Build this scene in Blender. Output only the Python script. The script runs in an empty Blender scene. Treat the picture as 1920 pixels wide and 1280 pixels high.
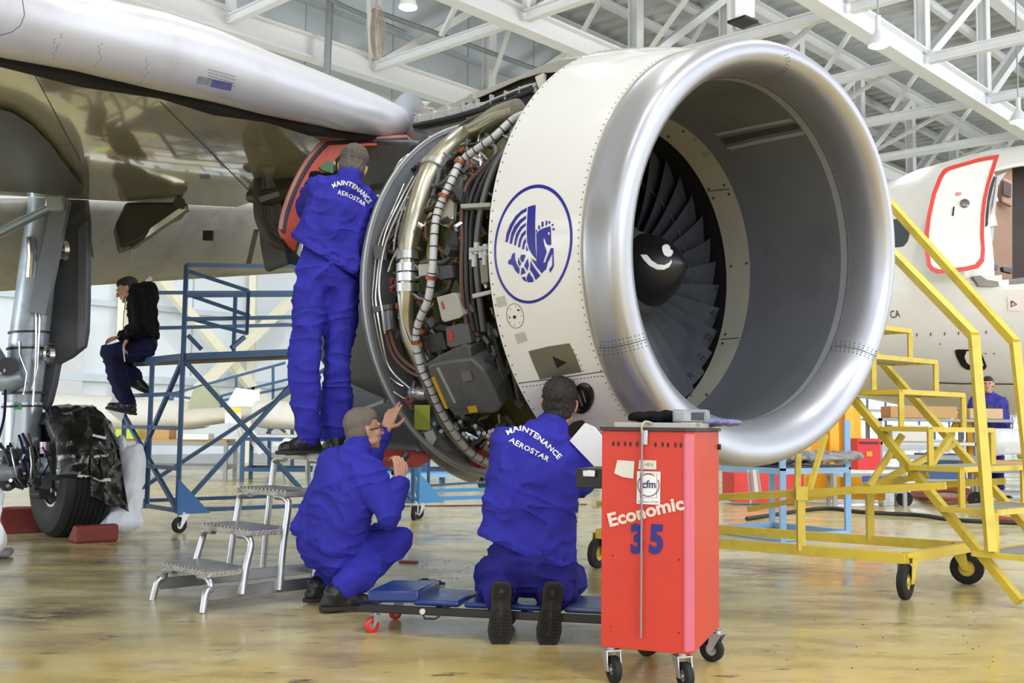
import bpy, bmesh, math, random
from mathutils import Vector, Matrix, noise
from mathutils.bvhtree import BVHTree
sc = bpy.context.scene
COL = sc.collection
R = math.radians
V = Vector
# ---------------- camera ----------------
FPX, HC, PITCH, ROLL = 2000.0, 0.96, math.atan(157/2000.0), R(0.7)
c_fw = V((0, math.cos(PITCH), math.sin(PITCH)))
c_up = V((0, -math.sin(PITCH), math.cos(PITCH)))
c_rt = V((1, 0, 0))
EYE = V((0, 0, HC))
cd = bpy.data.cameras.new('camera'); cam = bpy.data.objects.new('camera', cd); COL.objects.link(cam)
cd.sensor_width = 36; cd.lens = 36*FPX/1920.0; cd.clip_end = 500; cd.clip_start = .05
_x = c_rt*math.cos(ROLL)+c_up*math.sin(ROLL); _y = -c_rt*math.sin(ROLL)+c_up*math.cos(ROLL)
_m = Matrix((_x, _y, -c_fw)).transposed().to_4x4(); _m.translation = EYE
cam.matrix_world = _m
sc.camera = cam
# ---------------- world ----------------
wd = bpy.data.worlds.new('daylight'); sc.world = wd; wd.use_nodes = True
nt = wd.node_tree; nt.nodes.clear()
def _n(t): return nt.nodes.new(t)
out = _n('ShaderNodeOutputWorld'); bg = _n('ShaderNodeBackground'); tc = _n('ShaderNodeTexCoord')
sx = _n('ShaderNodeSeparateXYZ'); rp = _n('ShaderNodeValToRGB')
nt.links.new(tc.outputs['Generated'], sx.inputs[0]); nt.links.new(sx.outputs['Z'], rp.inputs[0])
nt.links.new(rp.outputs[0], bg.inputs[0]); nt.links.new(bg.outputs[0], out.inputs[0])
e = rp.color_ramp.elements
e[0].position = 0.0; e[0].color = (.6, .6, .58, 1)
e[1].position = 1.0; e[1].color = (.50, .53, .58, 1)
for p, c in ((.01, (1.30, 1.40, 1.54)), (.28, (1.40, 1.50, 1.64)), (.5, (.62, .66, .72))):
    q = e.new(p); q.color = (*c, 1)
bg.inputs[1].default_value = 1.0
# ---------------- exposure ----------------
sc.view_settings.view_transform = 'Standard'; sc.view_settings.look = 'None'
sc.view_settings.gamma = 1; sc.view_settings.use_curve_mapping = False
sc.view_settings.exposure = 0.43
# daylight through the tall hangar door behind the camera
def area(name, loc, target, size, power, color=(1, 1, 1)):
    l = bpy.data.lights.new(name, 'AREA'); l.shape = 'RECTANGLE'; l.size, l.size_y = size
    l.energy = power; l.color = color
    o = bpy.data.objects.new(name, l); COL.objects.link(o); o.location = loc
    o.rotation_euler = (V(target)-V(loc)).to_track_quat('-Z', 'Y').to_euler(); return o
area('door_daylight', (9, -8, 6.5), (1, 6, 1), (12, 7), 800, (1, .98, .95))
for nm, lc, tg, sz, pw in (('roof_fill_light', (27, 7, 2.2), (13, 25, 13), (14, 4), 1700), ('wall_fill_light', (-20, 4, 2.5), (-4, 26, 9), (12, 4), 800)):  # added unseen fill lights that brighten the roof and the left wall
    a_ = area(nm, lc, tg, sz, pw, (.94, .97, 1)); a_.data.spread = R(110)
# ---------------- pixel measuring helpers ----------------
def ray(u, v):
    a, b = (u-960)/FPX, (v-640)/FPX
    r = a*math.cos(ROLL)+b*math.sin(ROLL); w = -a*math.sin(ROLL)+b*math.cos(ROLL)
    d = c_fw+c_rt*r-c_up*w
    return d/d.y
def W(u, v, Y): return EYE+ray(u, v)*Y
def G(u, v, z=0.0):
    d = ray(u, v); return EYE+d*((z-HC)/d.z)
def PX(p):
    q = V(p)-EYE; d = q.dot(c_fw); a = q.dot(c_rt)/d; w = -q.dot(c_up)/d
    return (960+FPX*(a*math.cos(ROLL)-w*math.sin(ROLL)), 640+FPX*(a*math.sin(ROLL)+w*math.cos(ROLL)))
def onplane(u, v, p0, n):
    d = ray(u, v); t = (V(p0)-EYE).dot(n)/d.dot(n); return EYE+d*t
def s2l(c): return c/12.92 if c <= .04045 else ((c+.055)/1.055)**2.4
def rgb(r, g, b): return (s2l(r/255), s2l(g/255), s2l(b/255), 1)
# ---------------- materials ----------------
MATS = {}
def mat(name, col, rough=.5, metal=0., var=.12, scale=6., bump=0., bscale=40., dirt=None, dscale=2.5, damt=.5, coat=0., emit=0., trans=0., alpha=1., stretch=None, spec=.5, sheen=0.):
    if name in MATS: return MATS[name]
    m = bpy.data.materials.new(name); MATS[name] = m; m.use_nodes = True
    N, L = m.node_tree.nodes, m.node_tree.links; b = N['Principled BSDF']
    c = rgb(*col)
    tc = N.new('ShaderNodeTexCoord'); src = tc.outputs['Object']
    if stretch:
        mp = N.new('ShaderNodeMapping'); mp.inputs['Scale'].default_value = stretch
        L.new(src, mp.inputs[0]); src = mp.outputs[0]
    nz = N.new('ShaderNodeTexNoise'); nz.inputs['Scale'].default_value = scale; nz.inputs['Detail'].default_value = 6
    L.new(src, nz.inputs['Vector'])
    mx = N.new('ShaderNodeMix'); mx.data_type = 'RGBA'; L.new(nz.outputs['Fac'], mx.inputs[0])
    mx.inputs[6].default_value = (*[x*(1-var) for x in c[:3]], 1); mx.inputs[7].default_value = (*[min(1, x*(1+var)) for x in c[:3]], 1)
    o = mx.outputs[2]
    if dirt:
        n2 = N.new('ShaderNodeTexNoise'); n2.inputs['Scale'].default_value = dscale; n2.inputs['Detail'].default_value = 8; n2.inputs['Roughness'].default_value = .65
        L.new(src, n2.inputs['Vector'])
        r = N.new('ShaderNodeMapRange'); r.inputs[1].default_value = .5; r.inputs[2].default_value = .72; r.inputs[4].default_value = damt
        L.new(n2.outputs['Fac'], r.inputs[0])
        m2 = N.new('ShaderNodeMix'); m2.data_type = 'RGBA'; L.new(r.outputs[0], m2.inputs[0]); L.new(o, m2.inputs[6]); m2.inputs[7].default_value = rgb(*dirt); o = m2.outputs[2]
    L.new(o, b.inputs['Base Color'])
    b.inputs['Roughness'].default_value = rough; b.inputs['Metallic'].default_value = metal
    b.inputs['Coat Weight'].default_value = coat; b.inputs['Transmission Weight'].default_value = trans; b.inputs['Alpha'].default_value = alpha
    b.inputs['Specular IOR Level'].default_value = spec; b.inputs['Sheen Weight'].default_value = sheen
    if emit:
        b.inputs['Emission Color'].default_value = c; b.inputs['Emission Strength'].default_value = emit
    if bump:
        n3 = N.new('ShaderNodeTexNoise'); n3.inputs['Scale'].default_value = bscale; n3.inputs['Detail'].default_value = 4; L.new(src, n3.inputs['Vector'])
        bp = N.new('ShaderNodeBump'); bp.inputs['Strength'].default_value = bump; bp.inputs['Distance'].default_value = .02
        L.new(n3.outputs['Fac'], bp.inputs['Height']); L.new(bp.outputs[0], b.inputs['Normal'])
    return m
# ---------------- objects ----------------
WL = {}
def tag(o, label=None, cat=None, group=None, kind=None):
    if label: o['label'] = label
    if cat: o['category'] = cat
    if group: o['group'] = group
    if kind: o['kind'] = kind
    return o
def thing(name, loc, label, cat, group=None):
    o = bpy.data.objects.new(name, None); COL.objects.link(o); o.location = loc; o.empty_display_size = .1
    WL[o.name] = V(loc); return tag(o, label, cat, group)
def mesh_obj(name, me, m, parent=None, loc=None, smooth=True, ang=35):
    """me has world coordinates; shift to the parent's origin"""
    o = bpy.data.objects.new(name, me); COL.objects.link(o)
    if parent is not None:
        off = WL[parent.name]; o.parent = parent; WL[o.name] = off
    else:
        off = V(loc) if loc is not None else V((0, 0, 0)); o.location = off; WL[o.name] = off
    if off.length: me.transform(Matrix.Translation(-off))
    if m is not None and not me.materials: me.materials.append(m)
    if smooth and len(me.polygons):
        me.shade_smooth(); me.set_sharp_from_angle(angle=R(ang))
    return o
def cent(vs):
    xs = [v[0] for v in vs]; ys = [v[1] for v in vs]; zs = [v[2] for v in vs]
    return V(((min(xs)+max(xs))/2, (min(ys)+max(ys))/2, min(zs)))
def perp(d):
    d = V(d).normalized(); a = V((0, 0, 1)) if abs(d.z) < .9 else V((1, 0, 0))
    x = a.cross(d).normalized(); return x, d.cross(x).normalized()
class MB:
    def __init__(s): s.v = []; s.f = []
    def add(s, vs, fs):
        n = len(s.v); s.v += [V(q) for q in vs]; s.f += [tuple(i+n for i in f) for f in fs]; return s
    def box(s, c, size, M=None):
        x, y, z = [k/2 for k in size]; vs = []
        for a in (-1, 1):
            for b in (-1, 1):
                for d in (-1, 1):
                    q = V((a*x, b*y, d*z)); vs.append(V(c)+(M@q if M else q))
        return s.add(vs, [(0, 1, 3, 2), (4, 6, 7, 5), (0, 4, 5, 1), (2, 3, 7, 6), (0, 2, 6, 4), (1, 5, 7, 3)])
    def bar(s, p, q, w, h=None, up=(0, 0, 1)):
        """box beam from p to q; w across, h along up"""
        h = h or w; p, q = V(p), V(q); d = (q-p).normalized(); u = V(up)
        if abs(d.dot(u)) > .98: u = V((1, 0, 0)) if abs(d.x) < .9 else V((0, 1, 0))
        x = d.cross(u).normalized(); y = x.cross(d).normalized(); vs = []
        for e_ in (p, q):
            for a, b in ((-1, -1), (1, -1), (1, 1), (-1, 1)): vs.append(e_+x*a*w/2+y*b*h/2)
        return s.add(vs, [(3, 2, 1, 0), (4, 5, 6, 7), (0, 1, 5, 4), (1, 2, 6, 5), (2, 3, 7, 6), (3, 0, 4, 7)])
    def tube(s, pts, r, n=10, closed=False, flat=1.0):
        pts = [V(p) for p in pts]; m = len(pts); rr = list(r) if hasattr(r, '__len__') else [r]*m
        if len(rr) != m: rr = [rr[min(int(i*(len(rr)-1)/(m-1)), len(rr)-2)]*(1-(i*(len(rr)-1)/(m-1))%1)+rr[min(int(i*(len(rr)-1)/(m-1)), len(rr)-2)+1]*((i*(len(rr)-1)/(m-1))%1) if i < m-1 else rr[-1] for i in range(m)]
        vs = []; fs = []; px = None
        for i, p in enumerate(pts):
            if closed: d = pts[(i+1) % m]-pts[i-1]
            else: d = pts[min(i+1, m-1)]-pts[max(i-1, 0)]
            if d.length < 1e-9: d = V((0, 0, 1))
            d.normalize()
            if px is None: px, _ = perp(d)
            px = (px-d*px.dot(d)); px = px.normalized() if px.length > 1e-6 else perp(d)[0]
            py = d.cross(px)
            for k in range(n):
                a = 2*math.pi*k/n; vs.append(p+px*math.cos(a)*rr[i]+py*math.sin(a)*rr[i]*flat)
        for i in range(m if closed else m-1):
            j = (i+1) % m
            for k in range(n): fs.append((i*n+k, i*n+(k+1) % n, j*n+(k+1) % n, j*n+k))
        if not closed: fs += [tuple(range(n-1, -1, -1)), tuple((m-1)*n+k for k in range(n))]
        return s.add(vs, fs)
    def cyl(s, p, q, r, r2=None, n=20): return s.tube([p, q], [r, r if r2 is None else r2], n)
    def lathe(s, prof, o, axis, n=32, a0=0, a1=2*math.pi, close=False):
        """prof: (t along axis, radius)"""
        axis = V(axis).normalized(); x, y = perp(axis); full = abs(a1-a0-2*math.pi) < 1e-6; m = n if full else n+1
        vs = [V(o)+axis*t+(x*math.cos(a0+(a1-a0)*k/n)+y*math.sin(a0+(a1-a0)*k/n))*max(r, 1e-4) for t, r in prof for k in range(m)]
        fs = []; P = len(prof)
        for i in range(P if close else P-1):
            j = (i+1) % P
            for k in range(n):
                k2 = (k+1) % m; fs.append((i*m+k, i*m+k2, j*m+k2, j*m+k))
        return s.add(vs, fs)
    def ell(s, c, r, M=None, n=16):
        r = r if hasattr(r, '__len__') else (r, r, r); vs = []; fs = []; h = n//2
        for i in range(h+1):
            t = math.pi*i/h
            for k in range(n):
                a = 2*math.pi*k/n; q = V((r[0]*math.sin(t)*math.cos(a), r[1]*math.sin(t)*math.sin(a), r[2]*math.cos(t)))
                vs.append(V(c)+(M@q if M else q))
        for i in range(h):
            for k in range(n): fs.append((i*n+k, (i+1)*n+k, (i+1)*n+(k+1) % n, i*n+(k+1) % n))
        return s.add(vs, fs)
    def cap(s, p, q, r1, r2=None, n=14):
        """capsule with round ends, tapering"""
        r2 = r1 if r2 is None else r2; p, q = V(p), V(q); d = q-p
        if d.length < 1e-6: return s.ell(p, r1, n=n)
        d.normalize(); pts = []; rr = []
        for a in (90, 60, 30, 0): pts.append(p-d*r1*math.sin(R(a))); rr.append(max(r1*math.cos(R(a)), r1*.05))
        for a in (0, 30, 60, 90): pts.append(q+d*r2*math.sin(R(a))); rr.append(max(r2*math.cos(R(a)), r2*.05))
        return s.tube(pts, rr, n)
    def grid(s, fn, nu, nv, cu=False):
        vs = [fn(i/nu if not cu else i/nu, j/nv) for i in range(nu+(0 if cu else 1)) for j in range(nv+1)]
        m = nu if cu else nu+1
        return s.add(vs, [(i*(nv+1)+j, ((i+1) % m)*(nv+1)+j, ((i+1) % m)*(nv+1)+j+1, i*(nv+1)+j+1) for i in range(nu) for j in range(nv)])
    def prism(s, front, back):
        """two matching loops -> closed solid"""
        n = len(front); s.add(list(front)+list(back), [tuple(range(n)), tuple(range(2*n-1, n-1, -1))]+[(i, n+i, n+(i+1) % n, (i+1) % n) for i in range(n)]); return s
    def mesh(s, name='m', recalc=True):
        me = bpy.data.meshes.new(name); me.from_pydata([tuple(v) for v in s.v], [], s.f); me.update()
        if recalc:
            bm = bmesh.new(); bm.from_mesh(me); bmesh.ops.recalc_face_normals(bm, faces=bm.faces); bm.to_mesh(me); bm.free()
        return me
    def build(s, name, m, parent=None, smooth=True, ang=35, bevel=0, label=None, solid=0, origin=True):
        loc = None
        if parent is None and origin: loc = cent(s.v)
        o = mesh_obj(name, s.mesh(name), m, parent, loc, smooth, ang)
        if solid: q = o.modifiers.new('thick', 'SOLIDIFY'); q.thickness = solid; q.offset = -1
        if bevel:
            q = o.modifiers.new('bevel', 'BEVEL'); q.width = bevel; q.segments = 2; q.limit_method = 'ANGLE'
        if label: o['label'] = label
        return o
def struct(name, mb, m, parent=None, **k):
    o = mb.build(name, m, parent, **k)
    if parent is None: o['kind'] = 'structure'
    return o
def spline(pts, n=6):
    pts = [V(p) for p in pts]; out = []
    for i in range(len(pts)-1):
        p0, p1, p2, p3 = pts[max(i-1, 0)], pts[i], pts[i+1], pts[min(i+2, len(pts)-1)]
        for k in range(n):
            t = k/n; out.append(.5*((2*p1)+(p2-p0)*t+(2*p0-5*p1+4*p2-p3)*t*t+(3*p1-p0-3*p2+p3)*t**3))
    out.append(pts[-1]); return out
def copy_tree(o, parent=None, loc=None, rot=None):
    c = o.copy(); COL.objects.link(c); WL[c.name] = WL.get(o.name, V((0, 0, 0))).copy()
    if parent is not None: c.parent = parent
    if loc is not None: c.location = loc; WL[c.name] = V(loc)
    if rot is not None: c.rotation_euler = rot
    for ch in list(o.children): copy_tree(ch, c)
    return c
# -------- flat artwork laid on a surface: 2-D outline (pixel frame) -> thin solid skin on the surface --------
def refine(bm, maxlen, it=7):
    for _ in range(it):
        es = [e for e in bm.edges if (e.verts[0].co-e.verts[1].co).length > maxlen]
        if not es: break
        bmesh.ops.subdivide_edges(bm, edges=es, cuts=1); bmesh.ops.triangulate(bm, faces=bm.faces)
def poly_bm(polys):
    bm = bmesh.new()
    for P in polys:
        vs = [bm.verts.new((x, y, 0)) for x, y in P]
        es = [bm.edges.new((vs[i], vs[(i+1) % len(vs)])) for i in range(len(vs))]
        bmesh.ops.triangle_fill(bm, use_beauty=True, edges=es)
    return bm
def skin(bm, hit, name, m, parent, off=.002, maxlen=6):
    refine(bm, maxlen)
    bad = []
    for v in bm.verts:
        h = hit(v.co.x, v.co.y)
        if h is None: bad.append(v)
        else: v.co = h[0]+h[1]*off
    if bad: bmesh.ops.delete(bm, geom=bad, context='VERTS')
    me = bpy.data.meshes.new(name); bm.to_mesh(me); bm.free()
    # face outward toward the viewer side
    return mesh_obj(name, me, m, parent, smooth=True, ang=60)
def bvh_hit(bvh):
    def h(u, v):
        d = ray(u, v).normalized(); loc, n, i, dist = bvh.ray_cast(EYE, d)
        if loc is None: return None
        if n.dot(d) > 0: n = -n
        return loc, n
    return h
def tree(*objs):
    vs = []; fs = []
    for o in objs:
        n = len(vs); off = WL[o.name]; vs += [v.co+off for v in o.data.vertices]; fs += [[i+n for i in p.vertices] for p in o.data.polygons]
    return BVHTree.FromPolygons(vs, fs)
def text_bm(s, size=1., bold=.0, spacing=1., shear=0.):
    c = bpy.data.curves.new('t', 'FONT'); c.body = s; c.size = size; c.offset = bold; c.space_character = spacing; c.shear = shear; c.align_x = 'LEFT'
    c.resolution_u = 3
    o = bpy.data.objects.new('t', c); COL.objects.link(o); bpy.context.view_layer.update()
    me = bpy.data.meshes.new_from_object(o.evaluated_get(bpy.context.evaluated_depsgraph_get()))
    bm = bmesh.new(); bm.from_mesh(me); bmesh.ops.triangulate(bm, faces=bm.faces)
    bpy.data.objects.remove(o); bpy.data.curves.remove(c); bpy.data.meshes.remove(me); return bm
def text_path(s, path, h, bold=.02, spacing=1.):
    """text along a pixel path; letters fill the path length"""
    bm = text_bm(s, 1., bold, spacing); refine(bm, .15, 3)
    xs = [v.co.x for v in bm.verts]; x0, x1 = min(xs), max(xs); P = spline([(a, b, 0) for a, b in path], 10)
    L = [0]
    for i in range(1, len(P)): L.append(L[-1]+(P[i]-P[i-1]).length)
    for v in bm.verts:
        t = (v.co.x-x0)/(x1-x0)*L[-1]; i = 0
        while i < len(L)-2 and L[i+1] < t: i += 1
        d = (P[i+1]-P[i]).normalized(); p = P[i]+d*(t-L[i]); n = V((d.y, -d.x, 0)); y = v.co.y/.7*h
        v.co = (p.x+n.x*y, p.y+n.y*y, 0)
    return bm
def vox(mb, voxel, smooth=6, name='b'):
    """union of closed shapes into one continuous skin"""
    me = mb.mesh(name); o = bpy.data.objects.new('tmp', me); COL.objects.link(o)
    q = o.modifiers.new('r', 'REMESH'); q.mode = 'VOXEL'; q.voxel_size = voxel
    q = o.modifiers.new('s', 'SMOOTH'); q.factor = .5; q.iterations = smooth
    bpy.context.view_layer.update()
    m2 = bpy.data.meshes.new_from_object(o.evaluated_get(bpy.context.evaluated_depsgraph_get()))
    bpy.data.objects.remove(o); bpy.data.meshes.remove(me); return m2
def wrinkle(me, amp, sc_=9., seed=0, squash=(1, 1, .45), ridge=True, amp2=0):
    me.update(); nrm = [v.normal.copy() for v in me.vertices]; o = V((seed*7.3, seed*3.1, 1.7))
    for v, n in zip(me.vertices, nrm):
        q = V((v.co.x*squash[0], v.co.y*squash[1], v.co.z*squash[2]))*sc_+o
        q += noise.noise_vector(q*.5)*.8
        a = noise.noise(q)
        if ridge: a = max(0, 1-abs(a)*2.6)**2*1.0-.25
        if amp2: a += amp2*noise.noise(q*2.7+o)
        v.co += n*a*amp
    return me
# ================= materials used all over =================
M = dict(
 white=mat('white_paint', (226, 228, 230), .45, var=.04), wallw=mat('wall_panel', (214, 219, 222), .55, var=.03, scale=1.2, bump=.05, bscale=8),
 steelw=mat('white_steel', (236, 238, 240), .4, var=.03), cream=mat('cream_paint', (232, 228, 205), .5, var=.04),
 galv=mat('galvanised_pipe', (165, 172, 178), .35, .6), deck=mat('roof_deck', (206, 210, 212), .5, var=.06, scale=2),
 cowl=mat('white_cowl', (220, 220, 220), .12, var=.015, scale=3, coat=.6, dirt=(196, 192, 184), dscale=1.8, damt=.25),
 lip=mat('bare_lip_metal', (190, 192, 200), .36, .72, var=.03, scale=4, dirt=(150, 150, 155), dscale=5, damt=.18, stretch=(1, 1, 1)),
 barrel=mat('acoustic_barrel', (98, 101, 106), .55, .0, var=.06, scale=9, bump=.25, bscale=260, dirt=(80, 82, 86), dscale=2.2, damt=.7),
 barrel_edge=mat('barrel_edge', (146, 149, 153), .5, .1, var=.06), barrel_in=mat('barrel_rear', (104, 107, 116), .5, .1, var=.05),
 tan=mat('fan_case_liner', (166, 163, 150), .55, var=.06, scale=8, dirt=(150, 145, 130), damt=.4), dark=mat('dark_void', (22, 23, 25), .7),
 blade=mat('titanium_blade', (84, 89, 100), .36, .5, var=.15, scale=6, dirt=(48, 50, 56), dscale=5, damt=.5),
 black=mat('black_paint', (18, 18, 20), .4), spin=mat('spinner_grey', (92, 96, 100), .4, .1), blue=mat('emblem_blue', (36, 36, 140), .3),
 decalw=mat('white_marking', (236, 236, 236), .4, var=.02), rivet=mat('rivet_head', (120, 121, 124), .5, .3), seam=mat('dark_seam', (70, 70, 72), .6),
 flange=mat('flange_grey', (140, 144, 152), .38, .5, var=.1, scale=8, dirt=(95, 97, 102), dscale=6, damt=.5),
 core=mat('dark_cowl_grey', (66, 68, 72), .42, .2, var=.2, scale=3, dirt=(34, 35, 37), dscale=1.5, damt=.8),
 case=mat('fan_case_olive', (88, 90, 44), .5, .2, var=.3, scale=7, dirt=(28, 28, 22), dscale=5, damt=.95),
 duct=mat('nickel_duct', (178, 174, 156), .3, .85, var=.12, scale=5, dirt=(132, 122, 92), dscale=4, damt=.6),
 steel=mat('steel_line', (200, 202, 204), .28, .9), harness=mat('wrapped_harness', (196, 198, 200), .5, .1, bump=.1),
 cable=mat('black_cable', (30, 30, 32), .45), brown=mat('brown_hose', (92, 62, 54), .5), copper=mat('copper_clamp', (150, 78, 52), .4, .4),
 boxg=mat('grey_box', (96, 98, 98), .5, .2, var=.12, dirt=(62, 62, 60), damt=.6), boxl=mat('light_box', (176, 178, 176), .4, .3), boxd=mat('dark_box', (62, 64, 66), .45, .3),
 redp=mat('red_label', (190, 50, 45), .5), yel=mat('yellow_label', (205, 160, 30), .5), tagy=mat('lime_tag', (176, 186, 70), .6),
 redd=mat('red_primer', (172, 56, 46), .45, var=.08), orange=mat('orange_primer', (214, 84, 50), .42, var=.08, dirt=(150, 60, 44), damt=.5), green=mat('green_primer', (70, 140, 92), .5),
 wing=mat('wing_underside', (204, 200, 182), .10, .35, var=.06, scale=1.5, coat=.6, dirt=(140, 137, 124), dscale=1.2, damt=.6, bump=.03, bscale=2.5),
 slat=mat('slat_metal', (212, 213, 220), .36, .35, var=.03, scale=2, coat=.2, dirt=(176, 172, 168), dscale=3, damt=.35),
 flap=mat('flap_grey', (172, 172, 168), .42, var=.06, scale=1.5, dirt=(112, 108, 98), dscale=2, damt=.6),
 olive=mat('dark_fairing', (50, 50, 42), .45, var=.15), strut=mat('gear_grey', (158, 168, 180), .32, .35, var=.08, dirt=(92, 98, 106), dscale=5, damt=.6),
 gdoor=mat('gear_door_grey', (78, 80, 86), .45, .1, var=.1, dirt=(56, 57, 62), damt=.6), chrome=mat('chrome', (220, 222, 225), .12, 1.), gdark=mat('gear_dark', (48, 50, 54), .45, .3),
 rubber=mat('tyre_rubber', (24, 24, 26), .7, var=.15, scale=14, bump=.1), poly=mat('black_polythene', (20, 20, 21), .16, var=.2, bump=.5, bscale=9),
 bag=mat('white_bag', (232, 238, 246), .35, var=.03, trans=.1), chock=mat('red_chock', (122, 46, 40), .6, var=.15, dirt=(80, 40, 36), damt=.6), tape=mat('pale_tape', (200, 205, 195), .6),
 sblue=mat('scaffold_blue', (48, 82, 122), .42, var=.1, scale=9), lblue=mat('light_blue_paint', (74, 144, 200), .45, var=.06), pblue=mat('pale_blue_paint', (138, 180, 222), .5, var=.05),
 wood=mat('plank', (176, 156, 118), .6, var=.12, stretch=(1, 1, 1)), alu=mat('aluminium', (186, 188, 190), .3, .85, var=.1, scale=10, dirt=(120, 118, 112), dscale=8, damt=.5),
 tread=mat('tread_grating', (176, 172, 162), .45, .5, var=.2, scale=20, bump=.5, bscale=60, dirt=(96, 90, 82), dscale=7, damt=.8),
 cred=mat('cart_red', (204, 58, 44), .42, var=.04, scale=4, dirt=(176, 52, 44), dscale=9, damt=.35), cedge=mat('cart_corner_pink', (204, 104, 124), .45, var=.08), caster=mat('zinc', (190, 193, 196), .3, .8),
 vinyl=mat('blue_vinyl', (34, 60, 122), .28, var=.12, bump=.2, bscale=12), rwheel=mat('red_wheel', (222, 48, 40), .4), bframe=mat('black_frame', (24, 24, 26), .4),
 ylw=mat('yellow_paint', (222, 196, 70), .42, var=.05, scale=6, dirt=(150, 138, 60), dscale=7, damt=.5), oyl=mat('machine_yellow', (240, 176, 30), .4, var=.05),
 over=mat('blue_overall', (50, 50, 160), .8, var=.12, scale=5, bump=.18, bscale=140, spec=.2), over2=mat('dark_blue_overall', (38, 36, 122), .8, var=.12, bump=.18, bscale=140, spec=.2),
 navy=mat('navy_cloth', (28, 28, 62), .85, spec=.2), blackc=mat('black_cloth', (17, 16, 18), .9, spec=.15, bump=.1, bscale=120), piping=mat('dark_piping', (20, 20, 40), .8),
 skin=mat('skin', (192, 146, 122), .5, var=.08, scale=14, spec=.35), skin2=mat('skin_shade', (190, 140, 122), .55, var=.06, scale=14), hairg=mat('grey_hair', (96, 90, 84), .8, var=.45, scale=90, bump=.6, bscale=150),
 hairb=mat('dark_hair', (38, 32, 30), .6, var=.4, scale=60, bump=.7, bscale=90), hairs=mat('short_grey_hair', (112, 102, 94), .85, var=.3, scale=90, bump=.4, bscale=160),
 shoe=mat('black_leather', (30, 30, 32), .4, var=.15, bump=.1, bscale=60), sole=mat('boot_sole', (44, 42, 38), .8, var=.2, scale=18), fus=mat('fuselage_white', (214, 212, 206), .22, coat=.4, var=.02, scale=1.2, dirt=(204, 200, 192), damt=.3),
 redo=mat('red_outline', (196, 52, 42), .4), beige=mat('beige_interior', (196, 160, 140), .6), greyi=mat('cabin_grey', (98, 90, 90), .7), glass=mat('dark_glass', (70, 80, 84), .08, .2),
 paper=mat('paper', (228, 230, 234), .7, var=.02), gwhite=mat('grubby_white', (214, 212, 202), .6, var=.06), gpart=mat('primer_green', (166, 172, 140), .6), card=mat('cardboard', (190, 150, 100), .8),
 lime=mat('lime_plastic', (176, 200, 50), .45), sheet=mat('clear_polythene', (226, 228, 230), .2, var=.03, alpha=.62, bump=.3, bscale=6), orr=mat('orange_hose', (176, 84, 60), .6), rag=mat('navy_rag', (34, 32, 92), .9),
 lampg=mat('lamp_glow', (255, 252, 240), .5, emit=14), glow=mat('daylit_glazing', (236, 244, 255), .3, emit=1.6), shelf=mat('shelf_grey', (150, 154, 152), .5), eye=mat('eye_white', (225, 220, 215), .3))
# ================= hangar =================
HA = V((.682, .731, 0)); HB = V((-.731, .682, 0))
def H(a, b, z): return HA*a+HB*b+V((0, 0, z))
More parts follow.
